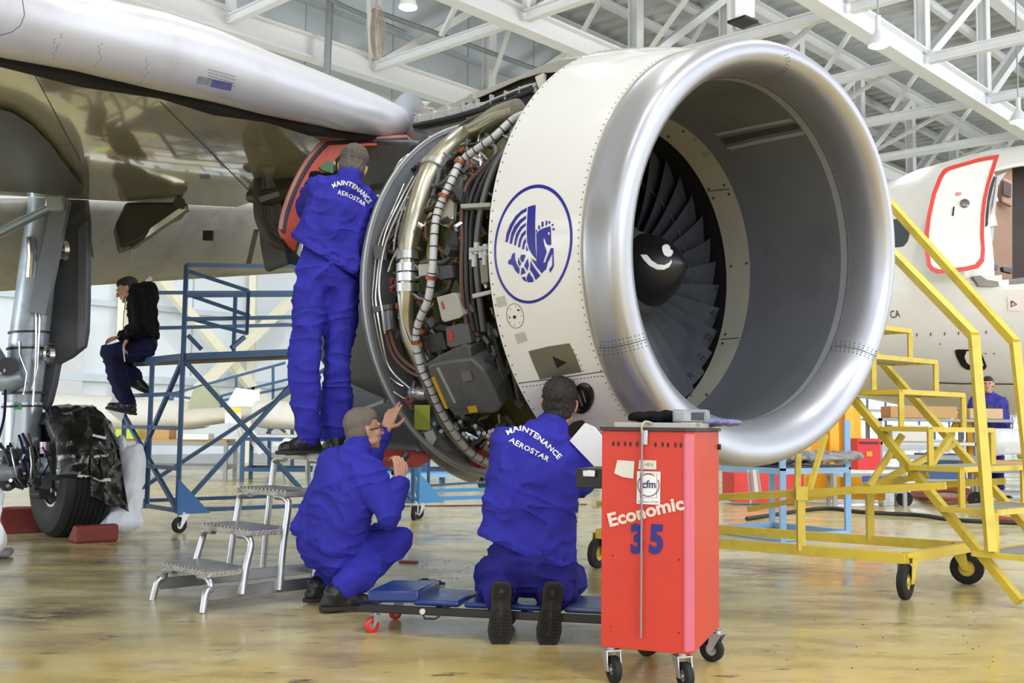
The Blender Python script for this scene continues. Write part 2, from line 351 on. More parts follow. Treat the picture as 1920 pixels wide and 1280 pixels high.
# floor
def floor_mat():
    m = bpy.data.materials.new('epoxy_floor'); m.use_nodes = True; N, L = m.node_tree.nodes, m.node_tree.links; b = N['Principled BSDF']
    tc = N.new('ShaderNodeTexCoord')
    def noise_(scale, det, st, rough=.6):
        mp = N.new('ShaderNodeMapping'); mp.inputs['Scale'].default_value = st; L.new(tc.outputs['Object'], mp.inputs[0])
        n = N.new('ShaderNodeTexNoise'); n.inputs['Scale'].default_value = scale; n.inputs['Detail'].default_value = det; n.inputs['Roughness'].default_value = rough; L.new(mp.outputs[0], n.inputs['Vector']); return n.outputs['Fac']
    def rng(s, a, c, t=1.):
        r = N.new('ShaderNodeMapRange'); r.inputs[1].default_value = a; r.inputs[2].default_value = c; r.inputs[4].default_value = t; L.new(s, r.inputs[0]); return r.outputs[0]
    def mix(f, a, col):
        x = N.new('ShaderNodeMix'); x.data_type = 'RGBA'
        if isinstance(f, float): x.inputs[0].default_value = f
        else: L.new(f, x.inputs[0])
        if isinstance(a, tuple): x.inputs[6].default_value = a
        else: L.new(a, x.inputs[6])
        x.inputs[7].default_value = col; return x.outputs[2]
    def mul(a, c):
        x = N.new('ShaderNodeMath'); x.operation = 'MULTIPLY'; L.new(a, x.inputs[0])
        if isinstance(c, float): x.inputs[1].default_value = c
        else: L.new(c, x.inputs[1])
        return x.outputs[0]
    sep = N.new('ShaderNodeSeparateXYZ'); L.new(tc.outputs['Object'], sep.inputs[0])
    near = rng(sep.outputs['Y'], 5.9, 3.6)                       # yellower tone towards the front
    c = mix(rng(noise_(.9, 6, (1, 1, 1)), .38, .66), rgb(214, 202, 156), rgb(190, 174, 118))
    c = mix(mul(near, .9), c, rgb(194, 168, 82))
    # grime where people work: around stool and wheels
    def blob(x, y, r0, r1):
        vm = N.new('ShaderNodeVectorMath'); vm.operation = 'DISTANCE'; L.new(tc.outputs['Object'], vm.inputs[0]); vm.inputs[1].default_value = (x, y, 0)
        return rng(vm.outputs['Value'], r1, r0)
    g = N.new('ShaderNodeMath'); g.operation = 'MAXIMUM'; L.new(blob(-2.2, 6.9, .6, 3.6), g.inputs[0]); L.new(blob(-.3, 6.1, .2, 2.0), g.inputs[1])
    g2 = N.new('ShaderNodeMath'); g2.operation = 'MAXIMUM'; L.new(g.outputs[0], g2.inputs[0]); L.new(blob(1.6, 5.9, .1, 1.7), g2.inputs[1])
    c = mix(mul(mul(g2.outputs[0], rng(noise_(1.3, 8, (.7, 1.6, 1)), .34, .6)), .8), c, rgb(98, 90, 76))
    c = mix(mul(rng(noise_(3.2, 9, (.6, 1.3, 1), .7), .50, .64), .5), c, rgb(122, 104, 70))
    c = mix(mul(rng(noise_(1.9, 7, (.7, 1.2, 1), .62), .57, .72), .55), c, rgb(228, 216, 184))
    c = mix(mul(rng(noise_(5., 9, (.6, 1.5, 1), .72), .60, .66), .85), c, rgb(66, 58, 44))
    c = mix(mul(rng(noise_(22., 6, (.6, 2., 1), .7), .64, .7), .6), c, rgb(80, 68, 50))
    c = mix(mul(blob(-2.32, 5.35, .05, .42), rng(noise_(4, 6, (.8, 2, 1)), .42, .5)), c, rgb(66, 58, 48))
    c = mix(mul(blob(1.55, 7.4, .1, .9), rng(noise_(5, 8, (.6, 3, 1), .7), .44, .56)), c, rgb(120, 78, 44))
    c = mix(mul(blob(-.45, 9.4, .1, .9), rng(noise_(5, 8, (.6, 3, 1), .7), .44, .56)), c, rgb(110, 76, 46))
    L.new(c, b.inputs['Base Color'])
    rr = N.new('ShaderNodeMapRange'); rr.inputs[1].default_value = .35; rr.inputs[2].default_value = .7; rr.inputs[3].default_value = .14; rr.inputs[4].default_value = .38
    L.new(noise_(1.6, 7, (.8, 1.2, 1)), rr.inputs[0]); L.new(rr.outputs[0], b.inputs['Roughness'])
    bp = N.new('ShaderNodeBump'); bp.inputs['Strength'].default_value = .12; bp.inputs['Distance'].default_value = .01; L.new(noise_(3., 5, (1, 1, 1)), bp.inputs['Height']); L.new(bp.outputs[0], b.inputs['Normal'])
    b.inputs['Specular IOR Level'].default_value = .5
    return m
f = MB(); f.add([H(-40, -30, 0), H(95, -30, 0), H(95, 22, 0), H(-40, 22, 0), H(-40, -30, -.2), H(95, -30, -.2), H(95, 22, -.2), H(-40, 22, -.2)],
    [(0, 1, 2, 3), (4, 5, 6, 7), (0, 1, 5, 4), (1, 2, 6, 5), (2, 3, 7, 6), (3, 0, 4, 7)])
struct('floor', f, floor_mat(), smooth=False, origin=False)
WB = 22.0
def hbox(a0, a1, b0, b1, z0, z1):
    m = MB(); m.add([H(a, b, z) for a in (a0, a1) for b in (b0, b1) for z in (z0, z1)], [(0, 1, 3, 2), (4, 6, 7, 5), (0, 4, 5, 1), (2, 3, 7, 6), (0, 2, 6, 4), (1, 5, 7, 3)]); return m
wm = mat('wall_sheet', (222, 230, 238), .5, var=.02, scale=1)
struct('wall_back', hbox(-40, 44, WB, WB+.25, 0, 13.6), wm, smooth=False, origin=False)
w2 = hbox(44, 95, WB, WB+.25, 3.4, 13.6); w3 = hbox(44, 95, WB, WB+.25, 0, .5); w2.add(w3.v, w3.f)
struct('wall_back_lower', w2, wm, smooth=False, origin=False).name = 'wall_right'
g = hbox(44, 95, WB+.05, WB+.12, .5, 3.4)
wo = struct('window_1', g, M['glow'], smooth=False, origin=False)
WL['window_1'] = V((0, 0, 0))
mu = MB()
for i in range(26): 
    q = hbox(44+i*2, 44.12+i*2, WB-.06, WB+.02, .5, 3.4); mu.add(q.v, q.f)
for z in (1.4, 2.4): q = hbox(44, 95, WB-.05, WB+.02, z, z+.08); mu.add(q.v, q.f)
struct('window_frame', mu, M['sblue'], wo, smooth=False)
struct('ceiling', hbox(-40, 95, 1.5, WB+.2, 13.6, 13.8), M['deck'], smooth=False, origin=False)
# folded ridges of the roof deck
r_ = MB()
for i in range(150):
    a = -12+i*.62
    if a > 88: break
    q = hbox(a, a+.18, 2, WB, 13.5, 13.6); r_.add(q.v, q.f)
struct('trim_1', r_, M['deck'], smooth=False, origin=False)
# seams of the wall sheets and the girts
s_ = MB()
for i in range(34): q = hbox(-22+i*2.9, -22+i*2.9+.03, WB-.015, WB, 2., 13.6); s_.add(q.v, q.f)
struct('trim_2', s_, mat('sheet_joint', (176, 184, 192), .5), smooth=False, origin=False)
s_ = MB()
for z, h_ in ((1.78, .16), (3.4, .12), (6.6, .12), (9.1, .12), (11.6, .12)): q = hbox(-30, 95, WB-.14, WB, z, z+h_); s_.add(q.v, q.f)
struct('trim_3', s_, mat('girt_grey', (198, 208, 216), .4), smooth=False, origin=False)
s_ = hbox(-30, 44, WB-.1, WB, 0, .22); struct('baseboard_back', s_, mat('skirting_grey', (170, 176, 180), .5), smooth=False, origin=False)
# wall bracing and columns
def wp(u, v, b=WB-.35): return onplane(u, v, HB*b, HB)
def beam(name, p, q, w, h, m, label, cat, group=None, up=(0, 0, 1)):
    o = MB().bar(p, q, w, h, up).build(name, m, smooth=False); return tag(o, label, cat, group)
beam('brace', wp(296, 517, 21.55), wp(556, 826, 21.55), .2, .2, M['cream'], 'cream diagonal wall brace running down to the right behind the blue scaffold', 'brace')
beam('brace', wp(556, 552, 21.2), wp(336, 764, 21.2), .2, .2, M['cream'], 'cream diagonal wall brace running down to the left behind the blue scaffold', 'brace')
for u, lb in ((226, 'cream wall column left of the man in the black hoodie'), (470, 'cream wall column behind the blue scaffold gate')):
    p = wp(u, 700, 21.8); p.z = 0; q = p.copy(); q.z = 8; beam('wall_column', p, q, .2, .16, M['cream'], lb, 'column')
# trusses
def I(mb, p, q, w, h, t=.05):
    p, q = V(p), V(q); d = (q-p).normalized(); x = d.cross(V((0, 0, 1))); x = x.normalized() if x.length > .05 else HA; y = x.cross(d)
    mb.bar(p+y*(h/2-t/2), q+y*(h/2-t/2), w, t, y); mb.bar(p-y*(h/2-t/2), q-y*(h/2-t/2), w, t, y); mb.bar(p, q, t, h-t, y); return mb
def truss(b, a0, n, step, zb, zt, ch, label):
    t = thing('roof_truss', H(a0, b, zb), label, 'truss', None)
    I(MB(), H(a0, b, zb), H(a0+n*step, b, zb), .36, ch+.08).build('bottom_chord', M['steelw'], t, smooth=False)
    I(MB(), H(a0, b, zt), H(a0+n*step, b, zt), .34, .4).build('top_chord', M['steelw'], t, smooth=False)
    for i in range(n+1):
        a = a0+i*step
        I(MB(), H(a, b, zb+.2), H(a, b, zt-.15), .28, .28, .03).build('vertical', M['steelw'], t, smooth=False)
        if i < n:
            p, q = (H(a+.3, b, zb+.25), H(a+step, b, zt-.15))
            MB().bar(p, q, .24, .2).build('diagonal', M['steelw'], t, smooth=False)
    return t
truss(10.0, 8.4, 11, 4.2, 9.85, 13.1, .46, 'white roof truss nearest the camera crossing the upper right above the engine inlet')
truss(15.5, 0, 14, 4.2, 9.85, 13.1, .42, 'white roof truss second from the camera, passing behind the top of the engine cowl')
truss(20.6, -8.4, 17, 4.2, 9.9, 13.1, .5, 'white roof truss standing against the back wall above the wing')
def tie(p, q, w, h, label, cat='beam', group='tie beams between the roof trusses'):
    return tag(I(MB(), p, q, w, h, .03).build('tie_beam', M['steelw'], smooth=False), label, cat, group)
for i in range(2, 12):
    a = 8.4+i*4.2-4.2
    tie(H(a, 4.5, 9.9), H(a, 9.85, 9.9), .2, .24, 'white tie beam meeting the nearest roof truss from the front', group='tie beams in front of the nearest truss')
    tie(H(a, 10.15, 9.9), H(a, 15.35, 9.9), .2, .24, 'white tie beam between the nearest and the middle roof truss', group='tie beams behind the nearest truss')
    tie(H(a, 15.65, 9.9), H(a, 20.45, 9.9), .18, .22, 'white tie beam between the middle and the back roof truss', group='tie beams behind the middle truss')
    for b0 in (10.2, 15.7):
        o = MB().bar(H(a, b0, 10.1), H(a+4.2, b0+5, 10.1), .09, .09).build('bracing_rod', M['steelw'], smooth=False)
        tag(o, 'thin white bracing rod lying flat between the roof trusses', 'brace', 'flat bracing rods between the roof trusses')
        o = MB().bar(H(a, b0+.1, 12.9), H(a, b0+2.4, 10.12), .1, .1).build('bracing_strut', M['steelw'], smooth=False)
        tag(o, 'thin white sloping strut between truss top and tie beam', 'brace', 'sloping struts above the tie beams')
for i, b in enumerate((3.5, 5.2, 6.9, 8.6, 11.8, 13.6, 17.2, 18.9)):
    o = I(MB(), H(-10, b, 13.36), H(85, b, 13.36), .16, .24, .03).build('roof_purlin', M['steelw'], smooth=False)
    tag(o, 'white roof purlin running under the metal roof deck', 'beam', 'purlins under the roof deck')
# conduits on the back truss
def pipe3(name, pts, r, m, label, cat, n=8, **k): return tag(MB().tube(pts, r, n).build(name, m, **k), label, cat)
pipe3('conduit', [wp(700, 20, 19.8), wp(1000, 128, 19.8), wp(1120, 170, 19.8)], .07, M['galv'], 'grey pipe running down to the right across the upper wall', 'pipe')
pipe3('conduit', [wp(600, -10, 19.9), wp(640, 10, 19.9), wp(760, 62, 19.9)], .06, M['galv'], 'grey pipe above the coiled ropes', 'pipe')
pipe3('drain_pipe', [wp(613, 140, 20.0), wp(619, -20, 20.0)], .09, M['galv'], 'grey vertical pipe above the wing leading edge', 'pipe')
# high-bay lamps
def lamp(u, v, Y, rr, label, power=500):
    p = W(u, v, Y) if Y else None
    t = thing('high_bay_lamp', p, label, 'lamp')
    MB().lathe([(0, rr), (.05, rr*.97), (.18, rr*.75), (.3, rr*.35), (.36, .06), (.62, .06), (.62, .001)], p, (0, 0, 1), 24).build('lamp_housing', M['white'], t)
    MB().lathe([(.0, .001), (0, rr*.93), (.03, rr*.9), (.03, .001)], p-V((0, 0, .01)), (0, 0, 1), 24).build('lamp_lens', M['lampg'], t)
    MB().cyl(p+V((0, 0, .6)), V((p.x, p.y, 13.5)), .02).build('suspension', M['galv'], t)
    l = bpy.data.lights.new('lamp_light', 'SPOT'); l.energy = power; l.spot_size = R(130); l.spot_blend = .6; l.shadow_soft_size = rr
    o = bpy.data.objects.new('lamp_light', l); COL.objects.link(o); o.location = p-V((0, 0, .08))
lamp(765, 14, 21, .19, 'white glowing high-bay lamp beside the coiled ropes')
lamp(1647, 86, 21, .20, 'white glowing high-bay lamp under the truss right of the engine inlet')
lamp(1910, 228, 27, .22, 'white glowing high-bay lamp at the right edge above the white airliner')
for i, (x, y) in enumerate(((1.5, 1.5), (-3, 3.5), (5, 4.5), (3.5, -2), (-1, 11), (6.5, 9.5), (-6, -1))):
    l = bpy.data.lights.new('roof_lamp', 'SPOT'); l.energy = 420; l.spot_size = R(150); l.spot_blend = .5; l.shadow_soft_size = .25; l.color = (1, .97, .9)
    o = bpy.data.objects.new('roof_lamp', l); COL.objects.link(o); o.location = (x, y, 11.5)
# coil of rope and black fixture
rp_ = MB()
for i in range(5):
    w, h_ = 3+i*2.6, 30+i*5
    pts = [W(706+w*math.cos(t)*(1.0)+i*.6, 62+h_*math.sin(t), 16+i*.03) for t in [2*math.pi*k/24 for k in range(24)]]
    rp_.tube(pts, .010, 6, closed=True)
rp_.tube([W(703, -40, 16), W(706, 0, 16), W(706, 34, 16)], .015, 6)
tag(rp_.build('rope_coil', mat('rope', (150, 138, 124), .8)), 'coil of grey rope and cable hanging high above the wing leading edge', 'rope')
t = thing('ceiling_fixture', W(1393, 45, 19), 'white box fixture with a black open underside hanging above the engine cowl', 'fixture')
p = W(1393, 44, 19); MB().box(p+V((0, 0, .35)), (.36, .36, .6)).build('housing', M['white'], t, bevel=.01)
MB().box(p+V((0, 0, .03)), (.4, .4, .05), Matrix.Rotation(.7, 3, 'Z')).build('opening', M['black'], t)
# ================= the turbofan engine =================
E_C = V((1.1846, 5.4, 1.8686)); E_AZ, E_EL = R(40.78), R(3.374)
E_F = V((math.sin(E_AZ)*math.cos(E_EL), -math.cos(E_AZ)*math.cos(E_EL), math.sin(E_EL)))   # forward
E_L = V((math.cos(E_AZ), math.sin(E_AZ), 0)); E_U = E_L.cross(E_F); E_U = E_U if E_U.z > 0 else -E_U
def ering(S, ph):
    s, r, e_, b, dz, dl = S
    a = E_AZ+R(b); e_ = R(e_); Fn = V((math.sin(a)*math.cos(e_), -math.cos(a)*math.cos(e_), math.sin(e_)))
    L = V((math.cos(a), math.sin(a), 0)); U = L.cross(Fn); U = U if U.z > 0 else -U
    return E_C-E_F*s+(L*math.cos(ph)+U*math.sin(ph))*r+V((0, 0, dz))+E_L*dl
def herm(p0, m0, p1, m1, n):
    o = []
    for i in range(n+1):
        t = i/n; h = (2*t**3-3*t**2+1, t**3-2*t**2+t, -2*t**3+3*t**2, t**3-t**2)
        o.append([h[0]*a+h[1]*b+h[2]*c+h[3]*d for a, b, c, d in zip(p0, m0, p1, m1)])
    return o
Z6 = (0,)*6
S4 = (0, .873, -2.9, -3.6, 0, 0); SH = (-.216, .993, -5.77, -3.84, -.07, -.046)
S2 = (.171, 1.065, -3.9, 3.5, -.011, 0); S3 = (.619, 1.213, -.2, 1.3, 0, 0)
S5b = (.631, .863, -3.3, -1.3, 0, 0); S5a = (.80, .863, -2.0, -.8, 0, 0); S6 = (1.863, 1.139, 1.3, 3.2, 0, 0)
def mixS(a, b, t): return [x*(1-t)+y*t for x, y in zip(a, b)]
lip_in = herm(S4, (-.084, .0, 0, 0, 0, 0), SH, (0, .304, 0, 0, 0, 0), 16)
lip_out = herm(SH, (0, .36, 0, 0, 0, 0), S2, (.19, .088, 0, 0, 0, 0), 16)
cowl = herm(S2, (.45, .20, 0, 0, 0, 0), S3, (.45, .11, 0, 0, 0, 0), 12)
PH = 160
def loft(name, prof, m, parent, a0=0., a1=2*math.pi, n=PH, **k):
    mb = MB(); full = a1-a0 > 6.28
    mb.grid(lambda i, j: ering(prof[min(int(round(j*(len(prof)-1))), len(prof)-1)], a0+(a1-a0)*i), n, len(prof)-1, cu=False)
    return mb.build(name, m, parent, ang=60, **k)
ENG = thing('jet_engine', E_C-E_F*1.2, 'large white turbofan engine with polished inlet lip and blue emblem hanging under the wing', 'jet engine')
loft('inlet_lip', lip_in+lip_out[1:], M['lip'], ENG, label='bare polished metal inlet lip')
o_cowl = loft('inlet_cowl', cowl, M['cowl'], ENG, label='white painted inlet cowl')
back = [S3, mixS(S3, (.62, 1.15, -.2, 1.3, 0, 0), 1), (.60, 1.0, -.2, 1.3, 0, 0), (.58, .93, -.2, 1.3, 0, 0)]
loft('rear_bulkhead', back, M['core'], ENG)
t1 = mixS(S4, S5b, .07); t2 = mixS(S4, S5b, .84); t3 = mixS(S4, S5b, .97)
loft('barrel_edge', [S4, mixS(S4, t1, .5), t1], M['barrel_edge'], ENG)
o_bar = loft('acoustic_barrel', [mixS(t1, t2, i/8) for i in range(9)], M['barrel'], ENG, label='dark grey perforated inlet barrel')
loft('barrel_rear_band', [t2, t3, S5b], M['barrel_in'], ENG)
o_tan = loft('fan_track_liner', [mixS(S5b, S5a, i/4) for i in range(5)], M['tan'], ENG, label='beige liner ring in front of the fan')
loft('fan_duct', [S5a, (.82, .872, -2, -.8, 0, 0), (1.15, .88, 0, 0, 0, 0), (1.16, .2, 0, 0, 0, 0)], M['dark'], ENG)
# spinner
mb = MB(); o0 = E_C-E_F*.80
sp = [(.0, .262), (.06, .245), (.12, .222), (.16, .205)]
mb.lathe([(t, r) for t, r in sp], o0, E_F, 48); mb.build('spinner_base', M['spin'], ENG)
sp2 = [(.16, .207), (.21, .185), (.27, .15), (.32, .11), (.36, .065), (.385, .03), (.395, .001)]
o_spin = MB().lathe(sp2, o0, E_F, 48).build('spinner', M['black'], ENG, label='black spinner cone')
# fan blades
def blade_mesh(k, n=36):
    a0 = 2*math.pi*k/n; mb = MB(); NS = 9; pr = []
    for i in range(NS+1):
        t = i/NS; r = .22+(.852-.22)*t
        chord = .12+.15*t; stag = R(30+36*t)           # root near axial, tip near tangential
        sw = .05*math.sin(math.pi*t)
        c_, s_ = math.cos(stag), math.sin(stag); sec = []
        for q, th in ((-.5, 0), (-.25, .012), (.0, .016), (.25, .012), (.5, 0)):
            sec.append((q, th))
        loop = [(q*chord*1.0, th+.02*(.25-q*q)) for q, th in sec]+[(q*chord, -th*.3+.02*(.25-q*q)) for q, th in reversed(sec[1:-1])]
        row = []
        for x, y in loop:
            ax = x*c_-y*s_; tg = x*s_+y*c_
            ang = a0+(tg*1.15)/r+.04*t
            row.append(E_C-E_F*(.885-ax*.9-sw*.2)+(E_L*math.cos(ang)+E_U*math.sin(ang))*r)
        pr.append(row)
    m_ = len(pr[0]); vs = [q for r_ in pr for q in r_]; fs = []
    for i in range(NS):
        for j in range(m_): fs.append((i*m_+j, i*m_+(j+1) % m_, (i+1)*m_+(j+1) % m_, (i+1)*m_+j))
    fs += [tuple(range(m_)), tuple(NS*m_+j for j in reversed(range(m_)))]
    mb.add(vs, fs); return mb
blades = [blade_mesh(k).build('fan_blade', M['blade'], ENG, ang=50) for k in range(36)]
MB().cyl(o0-E_F*.02, o0-E_F*.3, .3).build('fan_hub', M['gdark'], ENG)
mb = MB()
for k in range(36):
    a = 2*math.pi*(k+.5)/36; a2 = 2*math.pi*(k+1.5)/36
    mb.bar(E_C-E_F*.88+(E_L*math.cos(a)+E_U*math.sin(a))*.62, E_C-E_F*.88+(E_L*math.cos(a2)+E_U*math.sin(a2))*.62, .012, .03, E_F)
mb.build('mid_span_shrouds', M['blade'], ENG)
# swirl on the spinner, numbers on the blades
hs = bvh_hit(tree(o_spin))
sk = lambda pts: [(1180+x/2.285, 200+y/2.285) for x, y in pts]
swirl = sk([(48, 634), (75, 634), (95, 658), (122, 675), (150, 678), (170, 668), (181, 655), (181, 668), (170, 687), (148, 698), (118, 697), (85, 680), (62, 656)])
swirl2 = sk([(140, 600), (150, 591), (163, 590), (173, 599), (176, 612), (187, 617), (186, 630), (178, 641), (165, 644), (150, 636), (142, 620)])
skin(poly_bm([swirl]), hs, 'spinner_swirl', M['decalw'], ENG, .002, 4); skin(poly_bm([swirl2]), hs, 'spinner_swirl', M['decalw'], ENG, .002, 4)
hb = bvh_hit(tree(*blades))
numm = mat('number_ink', (32, 32, 34), .6)
for s_, pth in (('20', [(1302, 706), (1293, 696)]), ('21', [(1322, 670), (1312, 661)]), ('22', [(1337, 634), (1326, 624)]), ('23', [(1348, 592), (1337, 580)]), ('24', [(1352, 546), (1343, 536)])):
    pth = [(pth[0][0], pth[0][1]), ((pth[0][0]+pth[1][0])/2, (pth[0][1]+pth[1][1])/2), pth[1]]
    skin(text_path(s_, pth, 9, .02), hb, 'blade_number', numm, ENG, .003, 6)
# liner joints and bolts, dark barrel seam, rivets
ht = bvh_hit(tree(o_tan, o_bar)); hc = bvh_hit(tree(o_cowl))
z8 = sk
def strip(pts, w):
    P = [V((a, b, 0)) for a, b in pts]; l, r = [], []
    for i, p in enumerate(P):
        d = (P[min(i+1, len(P)-1)]-P[max(i-1, 0)]).normalized(); n = V((-d.y, d.x, 0)); l.append(p+n*w/2); r.append(p-n*w/2)
    return [(q.x, q.y) for q in l+r[::-1]]
skin(poly_bm([strip([(1329, 358), (1368, 354)], 1.6), strip([(1352, 636), (1392, 633)], 1.6)]), ht, 'liner_joint', M['seam'], ENG, .002, 8)
dots = []
def dot(u, v, r=2.2, k=8): return [(u+r*math.cos(2*math.pi*i/k), v+r*math.sin(2*math.pi*i/k)) for i in range(k)]
for x, y in ((167, 127), (232, 104), (340, 353), (407, 335), (360, 391), (427, 374), (436, 683), (503, 670), (412, 975), (480, 966), (400, 1014), (468, 1006), (263, 1238), (332, 1234)): dots.append(dot(1180+x/2.285, 200+y/2.285, 2.6))
skin(poly_bm(dots), ht, 'liner_bolts', M['seam'], ENG, .002, 8)
skin(poly_bm([[(1314, 268), (1325, 279), (1420, 256), (1514, 238), (1505, 229), (1412, 247)]]), ht, 'barrel_seam', mat('seam_strip', (58, 58, 60), .6), ENG, .003, 10)
skin(poly_bm([strip([(1318, 290), (1420, 266), (1520, 246)], 7), strip([(1300, 262), (1400, 240), (1496, 222)], 6)]), ht, 'barrel_sealant', M['barrel_edge'], ENG, .002, 10)
o_lipt = tree(*[c for c in ENG.children if c.name.startswith('inlet_lip')])
def row_of(mb, S, n, r, a0=0., a1=2*math.pi, ds=0.):
    for i in range(n):
        a = a0+(a1-a0)*i/n; p = ering((S[0]+ds, *S[1:]), a); q = ering((S[0]+ds, S[1]+.01, *S[2:]), a); d = (q-p).normalized()
        mb.cyl(p-d*.003, p+d*.0025, r, n=6)
mb = MB(); row_of(mb, mixS(S2, S3, .03), 190, .0042); row_of(mb, mixS(S2, S3, .97), 150, .0045)
S4n = list(S4)
for i in range(170):
    a = 2*math.pi*i/170; p = ering(S4, a); c_ = E_C-E_F*S4[0]; d = (c_-p); d = (d-E_F*d.dot(E_F)).normalized(); mb.cyl(p-d*.003, p+d*.003, .0048, n=6)
tag(mb.build('rivet_rows', M['rivet'], ENG, smooth=False), kind='stuff')
mb = MB(); mb.tube([ering((.168, 1.0665, *S2[2:]), 2*math.pi*i/160) for i in range(160)], .004, 6, closed=True); mb.build('cowl_joint', mat('putty_joint', (170, 164, 146), .6), ENG)
mb = MB(); mb.tube([ering((.0, .872, *S4[2:]), 2*math.pi*i/160) for i in range(160)], .003, 6, closed=True); mb.build('barrel_joint', M['seam'], ENG)
# lip panel joints with double rivet rows
hl = bvh_hit(o_lipt)
def rivets_on(pts, hit, n, name, r=1.3, offs=(0,), m=None, r2=None):
    P = spline([(a, b, 0) for a, b in pts], 8); L = [0]
    for i in range(1, len(P)): L.append(L[-1]+(P[i]-P[i-1]).length)
    mb = MB()
    for k in range(n):
        t = L[-1]*(k+.5)/n; i = 0
        while i < len(L)-2 and L[i+1] < t: i += 1
        d = (P[i+1]-P[i]).normalized(); p = P[i]+d*(t-L[i]); nn = V((d.y, -d.x, 0))
        for f_ in offs:
            q = p+nn*f_; h = hit(q.x, q.y)
            if h: mb.cyl(h[0]-h[1]*.002, h[0]+h[1]*.0022, r*(h[0].y)/FPX, n=6)
    if mb.v: return tag(mb.build(name, m or M['rivet'], ENG, smooth=False), kind='stuff')
lj = [(1122, 652), (1145, 652), (1180, 645), (1212, 636)]
skin(poly_bm([strip(lj, 1.4)]), hl, 'lip_joint', M['seam'], ENG, .001, 4); rivets_on(lj, hl, 12, 'rivet_rows', 1.2, (-12, -5, 5, 12), m=M['seam'])
lj = [(1556, 648), (1580, 649), (1610, 654), (1643, 668)]
skin(poly_bm([strip(lj, 1.4)]), hl, 'lip_joint', M['seam'], ENG, .001, 4); rivets_on(lj, hl, 11, 'rivet_rows', 1.2, (-9, -4, 4, 9), m=M['seam'])
rivets_on([(1473, 100), (1478, 118), (1465, 134), (1440, 148), (1420, 156)], hl, 14, 'rivet_rows', 1.1, (-2, 3), m=M['seam'])
# emblem
def zc(pts): return [(900+x/4.4125, 330+y/4.4125) for x, y in pts]
def ell(cx, cy, ax, ay, sh, n=90): return [(cx+ax*math.cos(2*math.pi*i/n)-sh*ay*math.sin(2*math.pi*i/n), cy+ay*math.sin(2*math.pi*i/n)) for i in range(n)]
oo, ii = zc(ell(442, 562, 322, 492, .085)), zc(ell(440, 564, 303, 466, .085))
bm = bmesh.new(); n = len(oo); vo = [bm.verts.new((*p, 0)) for p in oo]; vi = [bm.verts.new((*p, 0)) for p in ii]
for i in range(n): bm.faces.new((vo[i], vo[(i+1) % n], vi[(i+1) % n], vi[i]))
bmesh.ops.triangulate(bm, faces=bm.faces); skin(bm, hc, 'emblem_ring', M['blue'], ENG, .0015, 8)
emb = [[(397, 256), (430, 245), (462, 239), (457, 400), (460, 560), (468, 690), (432, 648), (405, 600), (390, 540), (388, 420)],
 [(388, 262), (345, 285), (295, 330), (250, 400), (222, 470), (210, 546), (230, 546), (243, 490), (268, 425), (305, 360), (345, 315), (386, 291)],
 [(383, 326), (330, 362), (285, 415), (258, 480), (245, 557), (265, 561), (278, 500), (305, 440), (340, 390), (382, 353)],
 [(381, 386), (335, 420), (302, 475), (288, 525), (282, 571), (298, 575), (310, 520), (330, 470), (352, 435), (380, 411)],
 [(380, 444), (345, 478), (325, 525), (315, 588), (332, 591), (342, 540), (358, 500), (380, 474)],
 [(379, 510), (358, 545), (348, 603), (366, 607), (372, 570), (383, 542)], [(386, 568), (381, 616), (401, 619), (392, 590)],
 [(466, 480), (485, 455), (510, 438), (560, 420), (580, 414), (587, 426), (589, 500), (591, 568), (568, 573), (548, 556), (540, 530), (530, 511), (526, 530), (535, 575), (554, 625), (540, 665), (525, 716), (540, 714), (560, 660), (587, 594), (610, 596), (610, 650), (613, 745), (600, 772), (580, 801), (573, 771), (598, 738), (599, 700), (600, 640), (588, 665), (560, 720), (550, 767), (530, 785), (512, 806), (470, 752), (420, 678), (468, 706), (470, 640), (468, 560)],
 [(466, 441), (475, 446), (472, 470), (462, 468)], [(481, 412), (494, 406), (499, 436), (486, 444)], [(508, 381), (528, 376), (527, 415), (512, 424)], [(545, 370), (560, 368), (555, 409), (543, 410)], [(568, 371), (586, 379), (577, 397), (566, 390)], [(590, 401), (605, 393), (612, 405), (600, 414)], [(600, 431), (620, 430), (618, 449), (600, 447)],
 [(290, 632), (268, 645), (260, 668), (258, 682), (235, 700), (235, 727), (270, 736), (285, 765), (300, 790), (324, 812), (330, 770), (308, 730), (292, 690)],
 [(340, 652), (360, 649), (380, 656), (370, 680), (360, 710), (344, 712), (332, 680)], [(320, 668), (330, 705), (342, 722), (330, 752), (314, 712)], [(398, 682), (406, 735), (394, 784), (366, 742), (384, 700)], [(346, 756), (364, 762), (380, 800), (338, 818)], [(344, 836), (374, 832), (388, 875), (362, 862)], [(392, 822), (410, 792), (420, 820), (440, 845), (446, 874), (420, 878), (395, 878), (385, 850)],
 [(420, 698), (440, 740), (500, 824), (462, 860), (440, 812), (414, 775)]]
skin(poly_bm([zc(p) for p in emb]), hc, 'emblem_figure', M['blue'], ENG, .0015, 6)
skin(poly_bm([zc(ell(572, 475, 7, 10, 0, 12))]), hc, 'emblem_eye', M['decalw'], ENG, .003, 6)
